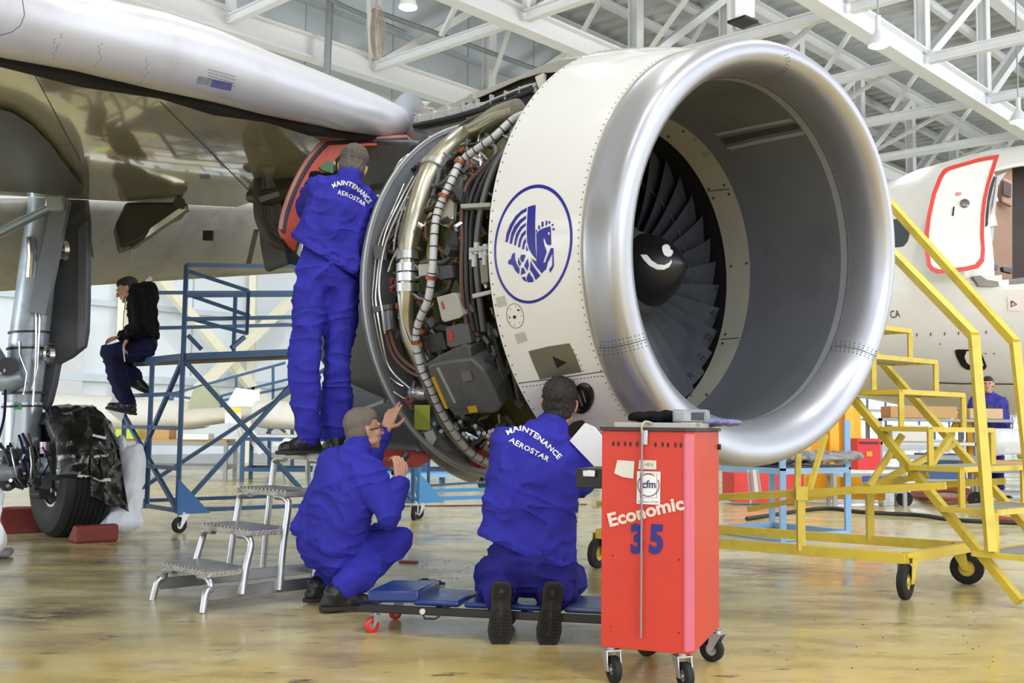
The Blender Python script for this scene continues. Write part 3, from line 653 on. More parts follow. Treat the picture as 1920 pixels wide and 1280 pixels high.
# placards, round panel, flush intake, seam, port
pl = mat('placard_grey', (176, 176, 168), .4); pk = mat('intake_plate', (112, 110, 98), .35, .3)
skin(poly_bm([[(929, 558), (946, 554), (951, 572), (934, 576)]]), hc, 'placard', pl, ENG, .002, 6)
skin(poly_bm([[(965, 626), (984, 622), (989, 638), (971, 644)]]), hc, 'placard', pl, ENG, .002, 6)
cir = [(966+16*math.cos(a)+2*math.sin(a), 592+23*math.sin(a)) for a in [2*math.pi*i/30 for i in range(31)]]
skin(poly_bm([strip(cir, 1.0)]), hc, 'round_panel_outline', M['seam'], ENG, .001, 5)
skin(poly_bm([dot(965, 594, 3.2), dot(972, 581, 2), dot(956, 595, 1.6)]+[dot(966+12*math.cos(a), 592+17*math.sin(a), .9, 6) for a in [i*.8 for i in range(8)]]), hc, 'panel_holes', M['black'], ENG, .002, 6)
skin(poly_bm([[(991, 658), (1028, 649), (1068, 643), (1080, 668), (1091, 697), (1052, 703), (1013, 711), (1001, 684)]]), hc, 'flush_intake_plate', pk, ENG, .002, 8, )
skin(poly_bm([[(1036, 667), (1063, 679), (1045, 689)]]), hc, 'flush_intake_opening', M['black'], ENG, .004, 6)
skin(poly_bm([strip([(972, 718), (1010, 713), (1050, 708), (1090, 702), (1131, 696)], 1.6)]), hc, 'cowl_seam', M['seam'], ENG, .002, 6)
rivets_on([(978, 725), (1020, 720), (1060, 713), (1131, 704)], hc, 24, 'rivet_rows', 1.3, m=M['seam']); rivets_on([(1096, 700), (1088, 680), (1073, 650)], hc, 5, 'rivet_rows', 1.2, m=M['seam'])
h = hc(1093, 745)
if h is None: h = (W(1093, 745, 5.0), V((-.5, -.8, -.2)))
pp = [hc(1093+(15)*math.cos(a)-3*math.sin(a), 745+23*math.sin(a)) for a in [2*math.pi*i/28 for i in range(28)]]; pp = [q[0]+q[1]*.006 for q in pp if q]
mb = MB(); mb.tube(pp, .017, 8, closed=True); mb.build('access_port_rim', M['black'], ENG)
skin(poly_bm([[(1093+14*math.cos(a)-3*math.sin(a), 745+21*math.sin(a)) for a in [2*math.pi*i/20 for i in range(20)]]]), hc, 'access_port', mat('port_inside', (46, 46, 50), .4), ENG, .002, 6)
skin(poly_bm([strip([(1083, 732), (1092, 760)], 2.2), strip([(1091, 727), (1099, 753)], 2.2)]), hc, 'access_port_ribs', M['boxl'], ENG, .006, 6)
# hanging access panel below the cowl and the dark opening behind it
o = MB(); a = [W(1096, 793, 4.93), W(1112, 800, 4.9), W(1133, 826, 4.87), W(1133, 900, 4.87), W(1120, 880, 4.88), W(1068, 826, 4.95)]
o.prism(a, [p+E_L*.012 for p in a]); o.build('open_access_panel', M['paper'], ENG, smooth=False, label='small white access panel hanging open')
skin(poly_bm([[(1063, 800), (1075, 790), (1092, 786), (1100, 793), (1078, 822), (1066, 826)]]), hc, 'access_opening', mat('opening_brown', (70, 54, 46), .7), ENG, .003, 6)
# ---------------- exposed fan case ----------------
def EC(u, v, r):
    """point on the cylinder of radius r about the engine axis seen at this pixel"""
    d = ray(u, v).normalized(); o = EYE-E_C; dd = d-E_F*d.dot(E_F); oo_ = o-E_F*o.dot(E_F)
    A, B, C = dd.dot(dd), 2*dd.dot(oo_), oo_.dot(oo_)-r*r; D = B*B-4*A*C
    if D < 0: return EYE+d*(-B/(2*A))
    return EYE+d*((-B-math.sqrt(D))/(2*A))
def radial(p):
    q = p-E_C; q = q-E_F*q.dot(E_F); return q.normalized()
cs = [(.56, .965), (.62, .965), (.64, 1.0), (.66, 1.0), (.68, .965), (1.0, .97), (1.02, 1.0), (1.05, 1.0), (1.07, .95), (1.35, .93), (1.37, .97), (1.4, .97), (1.42, .93), (1.86, .92)]
o_case = MB().lathe([(-s, r) for s, r in cs], E_C, E_F, 96).build('fan_case', M['case'], ENG, label='olive and black fan case under the open cowl')
S6i = (1.86, .93, *S6[2:]); 
loft('support_ring', [(1.90, 1.139, *S6[2:]), S6, (1.858, 1.12, *S6[2:]), (1.875, 1.115, *S6[2:]), S6i, (1.92, .93, *S6[2:])], M['flange'], ENG, label='grey ring frame at the rear of the opened section')
mb = MB(); mb.tube([ering((1.862, 1.139, *S6[2:]), 2*math.pi*i/160) for i in range(160)], .009, 6, closed=True); mb.build('ring_edge', M['boxl'], ENG)
MB().lathe([(-1.88, .9), (-2.2, .82), (-2.8, .66), (-3.4, .5), (-3.4, .3)], E_C, E_F, 64).build('reverser_inner_body', M['core'], ENG)
# pipes
def pth(pts, r, k=5): return spline([EC(u, v, r) for u, v in pts], k)
def pipe(pts, rr, rad, m, name='pipe', n=12, label=None): return MB().tube(pth(pts, rr), rad, n).build(name, m, ENG, label=label)
def clamp(u, v, rr, rad, m, u2, v2, w=.03, name='clamp'):
    p = EC(u, v, rr); q = EC(u2, v2, rr); d = (q-p).normalized(); return MB().lathe([(-w/2, rad*.8), (-w/2, rad), (w/2, rad), (w/2, rad*.8)], p, d, 20).build(name, m, ENG)
P1 = [(972, 206), (940, 216), (912, 232), (876, 252), (845, 276), (818, 306), (798, 345), (782, 395), (770, 440), (765, 480), (765, 520), (764, 560), (763, 592), (768, 628), (784, 665), (800, 700), (816, 745), (845, 800), (890, 848), (925, 868)]
pts = pth(P1, 1.06); n_ = len(pts); rr = [.066 if i < n_*.42 else .066-.02*min(1, (i/n_-.42)/.08) for i in range(n_)]
MB().tube(pts, rr, 20).build('bleed_air_duct', M['duct'], ENG, label='large bent nickel coloured bleed air duct')
for a in ((812, 316, 806, 328), (765, 482, 765, 492), (765, 503, 765, 513), (765, 520, 765, 530), (765, 538, 765, 548)): clamp(a[0], a[1], 1.06, .077 if a[1] < 480 else .066, M['steel'], a[2], a[3], .045)
P2 = [(990, 212), (962, 224), (925, 258), (885, 286), (862, 306), (846, 340), (832, 368), (820, 398), (814, 440), (811, 500), (803, 560), (785, 605), (780, 640), (790, 690), (806, 722), (822, 760), (846, 802), (880, 846), (915, 866)]
pts = pth(P2, 1.12); MB().tube(pts, .021, 12).build('wrapped_harness', M['harness'], ENG, label='pale wrapped cable harness with black ties')
mb = MB()
for i in range(6, len(pts)-2, 2):
    d = (pts[i+1]-pts[i]).normalized(); mb.lathe([(-.003, .0235), (.003, .0235)], pts[i], d, 12, close=False)
tag(mb.build('harness_ties', M['cable'], ENG), kind='stuff')
for a in ((862, 306, 855, 320), (832, 368, 828, 378), (780, 640, 782, 650), (808, 520, 807, 530)): clamp(a[0], a[1], 1.12, .03, M['copper'], a[2], a[3], .02)
fl = 1.08
lines = [[(758, 345), (735, 398), (716, 440), (706, 480), (701, 530), (699, 560), (705, 605), (713, 645), (721, 676), (728, 700), (736, 712), (757, 724)], [(775, 330), (748, 380), (724, 432), (712, 485), (707, 530), (705, 562), (711, 605), (719, 650), (727, 682), (740, 702), (762, 722), (772, 730), (776, 715)],
 [(790, 315), (762, 368), (737, 420), (722, 460), (714, 500), (711, 545), (717, 585), (722, 625)], [(772, 352), (752, 402), (742, 440), (738, 470)], [(800, 300), (785, 340), (770, 352), (765, 372)], [(745, 500), (748, 560), (756, 610), (768, 640)], [(722, 296+60), (735, 330), (752, 300), (780, 282)],
 [(728, 700), (735, 730), (760, 748), (772, 752), (776, 738)]]
for i, L_ in enumerate(lines): pipe(L_, fl+.012*(i % 3), .006, M['steel'], 'hydraulic_line', 8)
for L_ in ([(735, 400), (752, 370), (775, 345)], [(718, 470), (706, 420), (716, 395)], [(721, 595), (728, 640), (742, 672), (768, 696), (792, 706)], [(728, 605), (740, 650), (758, 676), (784, 694), (802, 700)], [(716, 445), (740, 420), (786, 388)], [(718, 460), (748, 432), (790, 402)]): pipe(L_, 1.06, .013, M['brown'], 'brown_hose', 10)
# upper run of lines from the flange to the top
for i in range(5): pipe([(762+i*6, 330-i*6), (790+i*6, 296-i*4), (830+i*5, 262-i*3), (880, 232-i*2), (930, 214-i*2)], 1.03+.015*i, .012, M[('cable', 'harness', 'cable', 'brown', 'boxg')[i]], 'upper_line', 8)
# vertical bundle in front of the case
rnd = random.Random(4)
for i in range(13):
    o_ = i*5.2; c_ = M[('cable', 'cable', 'boxg', 'cable', 'brown', 'cable', 'harness')[i % 7]]
    pts = [(968-o_*.35, 250+o_*.5), (940-o_*.6, 300+o_*.3), (922-o_*.8, 350), (908-o_*.75, 400), (899-o_*.55, 450), (898-o_*.55, 500), (904-o_*.6, 560), (916-o_*.7, 620)]
    pts = [(u+rnd.uniform(-2, 2), v) for u, v in pts]; pipe(pts, 1.03+.03*(i % 3), rnd.choice((.011, .013, .016)), c_, 'cable_run', 8)
for i in range(6): pipe([(905+i*9, 600+i*4), (920+i*8, 660), (938+i*7, 710), (948+i*6, 745)], 1.04+.02*(i % 3), .014, M[('cable', 'boxg', 'cable')[i % 3]], 'cable_run', 8)
for u, v in ((885, 465), (894, 455), (903, 462), (911, 458), (890, 478), (770+140, 475)): 
    a, b = EC(u, v, 1.1), EC(u, v+22, 1.1); MB().cyl(a, b, .016, n=12).build('sleeve', M['harness'], ENG)
# brackets
def slab(pts, r, dep, m, name, label=None, bev=.004):
    f_ = [EC(u, v, r) for u, v in pts]; b_ = [p-radial(p)*dep for p in f_]; return MB().prism(f_, b_).build(name, m, ENG, smooth=False, bevel=bev, label=label)
for p in ([(862, 382), (918, 379), (918, 387), (864, 390)], [(879, 465), (914, 460), (914, 468), (880, 473)], [(884, 551), (920, 543), (920, 551), (886, 560)]): slab(p, 1.12, .05, M['boxl'], 'bracket')
slab([(824, 378), (842, 372), (850, 380), (848, 408), (836, 425), (822, 420)], 1.09, .03, mat('tan_plate', (160, 154, 140), .5), 'bracket_plate')
slab([(846, 328), (866, 332), (862, 356), (845, 352)], 1.09, .02, M['boxg'], 'bracket_plate')
slab([(872, 305), (893, 288), (905, 296), (890, 330), (876, 340), (868, 378), (862, 360)], 1.02, .03, mat('olive_plate', (118, 116, 100), .5), 'bracket_plate')
slab([(832, 442), (855, 432), (862, 478), (848, 486)], 1.06, .03, M['boxd'], 'bracket_plate')
slab([(845, 352), (856, 350), (866, 356), (862, 378)], 1.12, .04, M['boxd'], 'bracket_plate')
slab([(858, 345), (870, 318), (884, 320), (872, 352), (866, 380), (846, 388)], 1.0, .02, mat('yellow_green_case', (186, 188, 60), .5), 'case_panel', label='bright yellow green painted case panel')
slab([(806, 400), (822, 392), (815, 470), (808, 560), (795, 560), (800, 470)], .99, .02, mat('olive_yellow_case', (140, 138, 60), .5), 'case_panel')
slab([(828, 300), (860, 268), (893, 262), (880, 300), (846, 330)], .985, .02, M['case'], 'case_panel')
# boxes
B1 = slab([(818, 557), (848, 549), (855, 553), (868, 590), (862, 596), (834, 604), (828, 600)], 1.12, .1, mat('ivory_box', (170, 170, 160), .45), 'control_box', 'ivory control box with a red arrow')
slab([(826, 566), (829, 565), (833, 578), (830, 580)], 1.124, .004, M['redp'], 'arrow_label', bev=0)
slab([(835, 614), (862, 607), (877, 609), (884, 642), (846, 652), (838, 648)], 1.11, .1, M['boxg'], 'control_box', 'grey control box with a red arrow')
slab([(839, 623), (846, 620), (851, 636), (843, 640)], 1.114, .004, M['redp'], 'arrow_label', bev=0)
slab([(783, 496), (802, 494), (804, 515), (785, 518)], 1.11, .1, mat('ivory_box', (170, 170, 160)), 'sensor_box'); slab([(820, 499), (846, 496), (850, 520), (824, 525)], 1.1, .1, M['boxd'], 'sensor_box')
slab([(898, 487), (913, 484), (915, 528), (902, 532)], 1.11, .04, mat('olive_box', (122, 122, 106), .5), 'sensor_box')
slab([(795, 632), (828, 622), (838, 655), (806, 662)], 1.07, .09, M['boxd'], 'sensor_box')
slab([(700, 460), (716, 460), (718, 486), (702, 486)], 1.1, .03, M['boxg'], 'line_clamp'); slab([(697, 575), (728, 570), (729, 580), (699, 587)], 1.1, .03, M['boxg'], 'line_clamp'); slab([(714, 585), (728, 580), (731, 618), (718, 622)], 1.09, .03, M['flange'], 'line_clamp')
GB = slab([(800, 686), (822, 680), (862, 674), (882, 672), (906, 694), (926, 732), (940, 762), (930, 774), (888, 777), (852, 781), (838, 760), (812, 722)], 1.16, .28, M['boxg'], 'gearbox_control_unit', 'big worn grey electronic unit under the fan case', .012)
slab([(797, 684), (820, 668), (868, 646), (882, 650), (884, 672), (862, 674), (822, 680), (800, 688)], 1.13, .2, mat('worn_dark_box', (82, 84, 84), .5, .1, dirt=(120, 120, 116), dscale=8, damt=.6), 'unit_top_cover')
slab([(808, 708), (813, 707), (838, 760), (840, 766), (834, 766)], 1.165, .01, M['yel'], 'warning_strip', bev=0); slab([(876, 763), (892, 761), (896, 772), (880, 774)], 1.165, .01, M['yel'], 'warning_label', bev=0)
slab([(864, 698), (880, 695), (886, 712), (868, 716)], 1.164, .008, mat('faint_label', (112, 104, 100), .6), 'faded_placard', bev=0); slab([(818, 690), (821, 690), (854, 755), (851, 756)], 1.168, .01, M['boxl'], 'edge_rail', bev=0)
a = MB(); a.cyl(EC(780, 735, 1.08), EC(803, 738, 1.08), .035); a.cyl(EC(776, 736, 1.08), EC(780, 736, 1.08), .045); a.cyl(EC(789, 736, 1.08), EC(792, 736, 1.08), .045); a.build('actuator', M['steel'], ENG)
slab([(777, 760), (806, 760), (806, 806), (777, 805)], 1.13, .004, M['tagy'], 'paper_tag', 'yellow green paper tag on the ring frame', 0)
slab([(755, 748), (762, 746), (775, 768), (770, 770)], 1.1, .03, mat('plug_row', (140, 80, 70), .6), 'plug_strip')
slab([(795, 812), (811, 806), (818, 822), (808, 842), (800, 828)], 1.12, .004, M['paper'], 'torn_label', bev=0)
# lower duct cover
MB().tube(pth([(800, 790), (820, 822), (850, 850), (885, 876)], 1.02), [.09, .11, .12, .1], 16).build('lower_duct', mat('blue_grey_duct', (128, 138, 148), .35, .4), ENG)
slab([(880, 858), (900, 854), (915, 868), (912, 888), (884, 884)], 1.1, .05, M['redd'], 'red_cover')
# dense small plumbing, one mesh per colour: nobody could count it
rnd = random.Random(11)
def inside(u, v):
    lft = 700+max(0, (470-v))**1.55*.035 if v < 470 else 705+max(0, v-560)**1.3*.085
    rgt = 915+max(0, 420-v)*.32 if v < 470 else 918+max(0, v-470)**1.25*.075
    return lft+22 < u < rgt-4
for mname, cnt, rad in (('cable', 60, .011), ('boxg', 36, .012), ('steel', 34, .007), ('brown', 20, .011), ('copper', 0, 0), ('olive', 24, .018), ('duct', 12, .014)):
    mb = MB()
    for i in range(cnt):
        for _ in range(40):
            u, v = rnd.uniform(720, 1010), rnd.uniform(240, 850)
            if inside(u, v): break
        P = [(u, v)]; a = rnd.choice((1.5, 1.6, 1.75, 1.3, .2, 2.6)) + rnd.uniform(-.3, .3)
        for k in range(rnd.choice((2, 3, 4))):
            a += rnd.uniform(-.7, .7); L_ = rnd.uniform(14, 34); q = (P[-1][0]+L_*math.cos(a), P[-1][1]+L_*math.sin(a))
            if inside(*q): P.append(q)
        if len(P) > 1: mb.tube(pth(P, rnd.uniform(.99, 1.07), 3), rad, 6)
    if mb.v: tag(mb.build('small_plumbing', M[mname], ENG), kind='stuff')
mb = MB(); mc = MB(); md = MB()
for i in range(150):
    u, v = rnd.uniform(715, 1000), rnd.uniform(245, 850)
    if not inside(u, v): continue
    p = EC(u, v, rnd.uniform(1.0, 1.1)); d = V((rnd.uniform(-1, 1), rnd.uniform(-1, 1), rnd.uniform(-1, 1))).normalized(); k = i % 3
    if k == 0: mb.cyl(p, p+d*.03, rnd.uniform(.012, .02), n=10)
    elif k == 1: mc.cyl(p, p+d*rnd.uniform(.03, .06), rnd.uniform(.008, .016), n=8)
    else: md.box(p, (rnd.uniform(.03, .07), rnd.uniform(.03, .06), rnd.uniform(.02, .05)), Matrix.Rotation(rnd.uniform(0, 3), 3, 'Z') @ Matrix.Rotation(.8, 3, 'X'))
for q, m_ in ((mb, 'copper'), (mc, 'steel'), (md, 'boxd')): tag(q.build('small_fittings', M[m_], ENG, smooth=False), kind='stuff')
mb = MB()
for i in range(16):
    u, v = 815+i*7.5+rnd.uniform(-3, 3), 788+rnd.uniform(-6, 22)+i*1.2; p = EC(u, v, 1.08); q = EC(u+6, v+14, 1.0); mb.cyl(p, q, .012, n=8)
mb.build('lower_connectors', M['boxl'], ENG)
# lower cowl door interior seen under the engine
red = [W(695, 850, 6.9), W(808, 852, 6.5), W(812, 858, 6.45), W(786, 876, 6.5), W(715, 874, 6.9)]
o = MB().prism(red, [p+V((-.2, .25, .02)) for p in red]).build('lower_cowl_door', M['redd'], ENG, smooth=False, label='red primed inside of the lower cowl door')
sh = MB()
def lower(i, j):
    u = 648+(800-648)*i; v0 = 560+60*i; v1 = 856
    return W(u, v0+(v1-v0)*j, 7.4-.7*i+.5*math.sin(math.pi*j)*(.6))
sh.grid(lower, 12, 12); sh.build('open_cowl_shell', M['core'], ENG, solid=.04)
grn = [W(655, 800, 6.9), W(668, 782, 6.9), W(684, 762, 6.85), (W(690, 775, 6.85)), W(672, 815, 6.9), W(655, 850, 6.9), W(642, 850, 6.95), W(648, 820, 6.9)]
MB().prism(grn, [p+V((-.05, .08, 0)) for p in grn]).build('green_fitting', M['green'], ENG, smooth=False)
MB().tube([W(678, 768, 6.8), W(706, 758, 6.6), W(722, 752, 6.45)], .012, 8).build('hold_open_rod', M['steel'], ENG)
MB().tube([W(688, 360, 7.6), W(706, 354, 7.2), W(735, 350, 6.9)], .04, 12).build('stub_pipe', M['olive'], ENG)
# ================= wing, pylon, cowl door, landing gear =================
WNG = thing('aircraft_wing', W(300, 300, 7), 'big grey aircraft wing with silver leading edge spanning the upper left', 'wing')
LT = [(-420, -190, -20, 3.0), (-200, -110, 50, 3.7), (0, -52, 103, 4.43), (150, -12, 131, 4.9), (300, 22, 166, 5.32), (400, 55, 188, 5.7), (500, 97, 213, 6.16), (580, 128, 230, 6.55), (640, 152, 243, 6.9), (700, 176, 252, 7.25), (742, 196, 256, 7.5), (764, 205, 250, 7.64), (770, 220, 236, 7.7)]
slat = []; LEd = V((.379, .922, .05)).normalized(); CH = V((-.65, .757, 0))
for u, v0, v1, Y in LT:
    a, b = W(u, v0, Y), W(u, v1, Y); c = (a+b)/2; h = (a-b).length/2; row = []
    for k in range(20):
        t = 2*math.pi*k/20; x = math.cos(t); z = math.sin(t)
        row.append(c+CH*(x*h*(1.5 if x > 0 else .9)+(.1*h))+V((0, 0, 1))*(z*h*(1 if x < 0 else 1-.25*x)))
    slat.append(row)
mb = MB(); n = 20; mb.add([p for r in slat for p in r], [(i*n+k, i*n+(k+1) % n, (i+1)*n+(k+1) % n, (i+1)*n+k) for i in range(len(slat)-1) for k in range(n)]+[tuple(range(n)), tuple((len(slat)-1)*n+k for k in range(n))])
o_slat = mb.build('leading_edge_slat', M['slat'], WNG, ang=50, label='silver metal leading edge slat')
hsl = bvh_hit(tree(o_slat))
mb = MB()
rnd = random.Random(2)
for i in range(16):
    for j in range(4):
        u, v = 392+i*3.2, 130+j*6+i*.9; h = hsl(u, v)
        if h: mb.cyl(h[0]-h[1]*.002, h[0]+h[1]*.002, .0035, n=6)
for u0, v0 in ((110, 82), (190, 100), (280, 128)):
    for j in range(10):
        h = hsl(u0+rnd.uniform(-6, 6)-j*1.2, v0-18+j*5)
        if h: mb.cyl(h[0]-h[1]*.002, h[0]+h[1]*.002, .003, n=6)
tag(mb.build('rivet_rows', M['rivet'], WNG, smooth=False), kind='stuff')
skin(poly_bm([[(398, 148), (436, 156), (432, 170), (394, 162)]]), hsl, 'blue_patch', mat('scraped_blue', (92, 96, 150), .5, var=.5, scale=40), WNG, .002, 8)
skin(poly_bm([[(372, 142), (398, 147), (396, 160), (368, 156)]]), hsl, 'scuffed_patch', mat('scuffed_metal', (160, 160, 172), .5, .3, var=.4, scale=40), WNG, .002, 8)
skin(poly_bm([strip([(0, 66), (22, 60), (38, 48), (46, 28), (42, 0)], 1.2)]), hsl, 'slat_joint', M['seam'], WNG, .001, 6)
# underside
T0, TD = V((-4.08, 8.5, 2.76)), V((.757, .65, .095))
rows = []
FEp = [(u, v1+14, Y+.32) for u, v0, v1, Y in LT[:11]]
for u, v, Y in FEp:
    p = W(u, v, Y)
    # walk aft along the chord until the trailing edge line
    A = Matrix(((CH.x, -TD.x), (CH.y, -TD.y))); s = A.inverted() @ V((T0.x-p.x, T0.y-p.y)); q = T0+TD*s[1]
    rows.append((p, q))
def under(i, j):
    k = i*(len(rows)-1); a = min(int(k), len(rows)-2); f_ = k-a; p = rows[a][0].lerp(rows[a+1][0], f_); q = rows[a][1].lerp(rows[a+1][1], f_)
    r = p.lerp(q, j); r.z -= .10*math.sin(math.pi*min(1, j*1.15))*(1-j)+.02*math.sin(j*3.1); return r
up_ = MB(); up_.grid(under, 40, 20); k0 = len(up_.v)
up_.build('lower_skin', M['wing'], WNG, ang=60, label='glossy grey beige wing underside')
up2 = MB(); up2.grid(lambda i, j: under(i, j)+V((0, 0, .02+.5*math.sin(math.pi*min(1, .12+j*.88)))), 20, 10); up2.build('upper_skin', M['flap'], WNG)
mb = MB()
def aft(i, j):
    r = under(i, 1.0); return r+V((0, 0, .16*(1-j)-.0))+CH*(.02+.05*math.sin(j*math.pi))
mb.grid(aft, 20, 6); mb.build('rear_edge', M['gwhite'], WNG)  # white strip paints in the light showing through the trailing edge gap
# dark gap between slat and skin
mb = MB(); P = [W(u, v1+1, Y+.18) for u, v0, v1, Y in LT[:11]]; mb.tube(P, [.05+.03*(i % 2) for i in range(len(P))], 8); mb.build('slat_gap', M['dark'], WNG)
mb = MB()
for u, v, Y in ((48, 118, 4.9), (232, 158, 5.4), (520, 222, 6.5)): p = W(u, v, Y); mb.ell(p, (.12, .18, .02))
mb.build('slat_tracks', M['boxl'], WNG)
# underside details
def onw(u, v): return W(u, v, 8.4)
hun = None
WNGu = [c for c in WNG.children if c.name.startswith('lower_skin')][0]; hun = bvh_hit(tree(WNGu))
skin(poly_bm([strip([(60, 130), (150, 300)], 1.5), strip([(300, 190), (470, 360)], 1.5)]), hun, 'skin_joint', M['seam'], WNG, .002, 8)
skin(poly_bm([[(-20, 190), (20, 200), (60, 226), (95, 262), (130, 310), (156, 345), (150, 358), (100, 360), (60, 354), (-20, 350)]]), hun, 'gear_bay_fairing', M['gdoor'], WNG, .03, 14)
mb = MB(); mb.tube([W(180, 352, 8.7), W(240, 335, 8.7), (W(300, 325, 8.8))], .02, 6); mb.build('drain_line', M['boxl'], WNG)
# flap
def flap(i, j):
    u0, u1 = -60, 552; u = u0+(u1-u0)*i; vt = 372-3*i; vb = 533-36*i-.0*i; Yt = 8.6+2.1*i; Yb = 9.5+2.2*i
    a, b = W(u, vt, Yt), W(u, vb, Yb); r = a.lerp(b, j); r += V((.5, -.6, -.3)).normalized()*(.12*math.sin(math.pi*j)); return r
mb = MB(); mb.grid(flap, 24, 10); mb.build('flap', M['flap'], WNG, solid=.09, label='grey lowered flap behind the wing')
for pts in ([(216, 420), (236, 378), (345, 378), (356, 384), (352, 396), (300, 420), (262, 452), (226, 466)],):
    f_ = [W(u, v, 9.1) for u, v in pts]; MB().prism(f_, [p+V((-.15, .35, 0)) for p in f_]).build('flap_track_fairing', M['olive'], WNG, smooth=False, bevel=.04)
MB().bar(W(246, 462, 9.2), W(350, 390, 9.0), .05, .05).build('flap_track_rod', M['duct'], WNG)
MB().cyl(W(336, 380, 8.95), W(336, 380, 9.05), .05).build('flap_track_pivot', M['gdark'], WNG)
MB().bar(W(252, 462, 9.3), W(244, 505, 9.4), .05, .03).build('flap_hinge', M['boxl'], WNG)
MB().box(W(391, 442, 9.6), (.09, .05, .09)).build('flap_fitting', M['gdark'], WNG)
MB().prism([W(476, 430, 10.2), W(486, 430, 10.2), W(470, 496, 10.6), W(461, 496, 10.6)], [W(476, 430, 10.3), W(486, 430, 10.3), W(470, 496, 10.7), W(461, 496, 10.7)]).build('flap_end_seal', M['chrome'], WNG, smooth=False)
# ---- pylon ----
PYL = thing('engine_pylon', W(850, 200, 7), 'silver grey engine pylon with open side panel showing white cable bundles above the engine', 'pylon')
PP = E_C-E_L*.22
def pyp(u, v, off=0.): return onplane(u, v, PP-E_L*off, E_L)
def pyprism(pts, w, m, name, off=0., label=None, bev=.0): 
    f_ = [pyp(u, v, off) for u, v in pts]; return MB().prism(f_, [p+E_L*w for p in f_]).build(name, m, PYL, smooth=False, bevel=bev, label=label)
pyprism([(776, 244), (905, 205), (985, 165), (1030, 128), (1022, 128), (1012, 136), (890, 190), (776, 212)], .40, mat('pylon_inner', (92, 88, 84), .6, dirt=(40, 38, 36), damt=.8, dscale=8), 'pylon_box', -.04)
skinw = mat('pylon_skin', (186, 182, 176), .28, .6, dirt=(160, 150, 138), damt=.4)
# fairing over the top with rounded crown
cr = [(772, 200), (800, 208), (840, 195), (880, 176), (930, 156), (975, 138), (1010, 122), (1050, 109), (1100, 104), (1150, 106)]
bt = [(772, 214), (800, 220), (840, 208), (880, 190), (930, 168), (975, 148), (1015, 136), (1060, 134), (1110, 138), (1160, 146)]
rws = []
for (u, v), (u2, v2) in zip(cr, bt):
    a, b = pyp(u, v+3, .0), pyp(u2, v2, .02); c_ = a+E_L*.22+V((0, 0, .03)); r_ = []
    for k in range(9): t = k/8; r_.append((b.lerp(a, min(1, t*2)) if t <= .5 else a.lerp(c_, (t-.5)*2)+E_U*.03*math.sin(math.pi*(t-.5)*2)))
    for k in range(1, 9): t = k/8; q = r_[8-k]; d_ = q-c_; r_.append(q+E_L*(-2*d_.dot(E_L)))
    rws.append(r_)
mb = MB(); mb.add([p for r in rws for p in r], [(i*17+k, i*17+k+1, (i+1)*17+k+1, (i+1)*17+k) for i in range(len(rws)-1) for k in range(16)]); mb.build('upper_fairing', skinw, PYL, solid=.01, label='silver upper fairing of the pylon')
pyprism([(772, 246), (870, 222), (905, 205), (985, 165), (1008, 150), (1000, 175), (905, 218), (800, 244)], .42, mat('pylon_lower', (118, 116, 116), .4, .3), 'lower_skirt', .01)
pyprism([(878, 178), (887, 174), (883, 228), (874, 229)], .03, mat('frame_rib', (176, 172, 164), .4, .4), 'frame_rib', .03)
pyprism([(1003, 144), (1018, 137), (1016, 160), (1010, 166)], .03, M['gwhite'], 'end_frame', .03)
for i in range(4):
    dv = i*3.4
    MB().tube([pyp(u, v+dv, .03) for u, v in ((778, 219), (800, 216), (840, 207), (876, 198), (910, 193), (945, 178), (985, 162), (1000, 158))], .008, 8).build('cable_bundle', M['harness'], PYL)
for i in range(9): u = 782+i*27; v = 218-(i*27)*.27; pyprism([(u, v-4), (u+3, v-5), (u+4, v+13), (u+1, v+14)], .03, M['boxl'], 'cable_clip', .045)
MB().tube([pyp(u, v, .03) for u, v in ((778, 236), (840, 224), (900, 207), (940, 196), (975, 180), (1005, 168))], .022, 10).build('black_conduit', M['cable'], PYL)
MB().tube([pyp(u, v, .03) for u, v in ((888, 210), (930, 190), (970, 174), (1002, 163))], .016, 10).build('black_conduit', M['cable'], PYL)
# root cuff between slat end and pylon
cuff = [[W(770+x, 190+i*14, 7.55) for x in (0, 10)] for i in range(6)]
mb = MB(); mb.tube([W(770, 232, 7.55), W(782, 226, 7.7)], [.14, .1], 20, flat=1.6); mb.build('slat_end_cuff', mat('cuff_grey', (176, 184, 194), .3, .5), PYL)
MB().prism([W(752, 192, 7.5), W(775, 188, 7.5), W(808, 191, 7.6), W(800, 198, 7.6), W(770, 197, 7.5)], [W(752, 192, 7.8), W(775, 188, 7.8), W(808, 191, 7.9), W(800, 198, 7.9), W(770, 197, 7.8)]).build('small_fairing', M['gwhite'], PYL, smooth=False)
# dark aft body under the wing
pts = [(488, 228), (560, 236), (640, 250), (720, 262), (768, 262), (800, 250), (760, 300), (700, 340), (640, 330), (590, 380), (560, 470), (556, 494), (540, 494), (530, 440), (524, 360), (505, 330), (496, 280)]
f_ = [W(u, v, 8.2-.0*u) for u, v in pts]; MB().prism(f_, [p+V((-.3, .5, 0)) for p in f_]).build('aft_pylon_fairing', M['olive'], PYL, smooth=False, bevel=.03, label='dark olive aft fairing of the pylon')
sh = MB()
def gsh(i, j): return W(640+150*i, 262+(360-262)*j-20*i*j, 7.8-.8*i+.3*j)
sh.grid(gsh, 10, 8); sh.build('reverser_cowl', mat('reverser_grey', (98, 100, 104), .4, .2, dirt=(60, 60, 62), damt=.6), PYL, solid=.05)
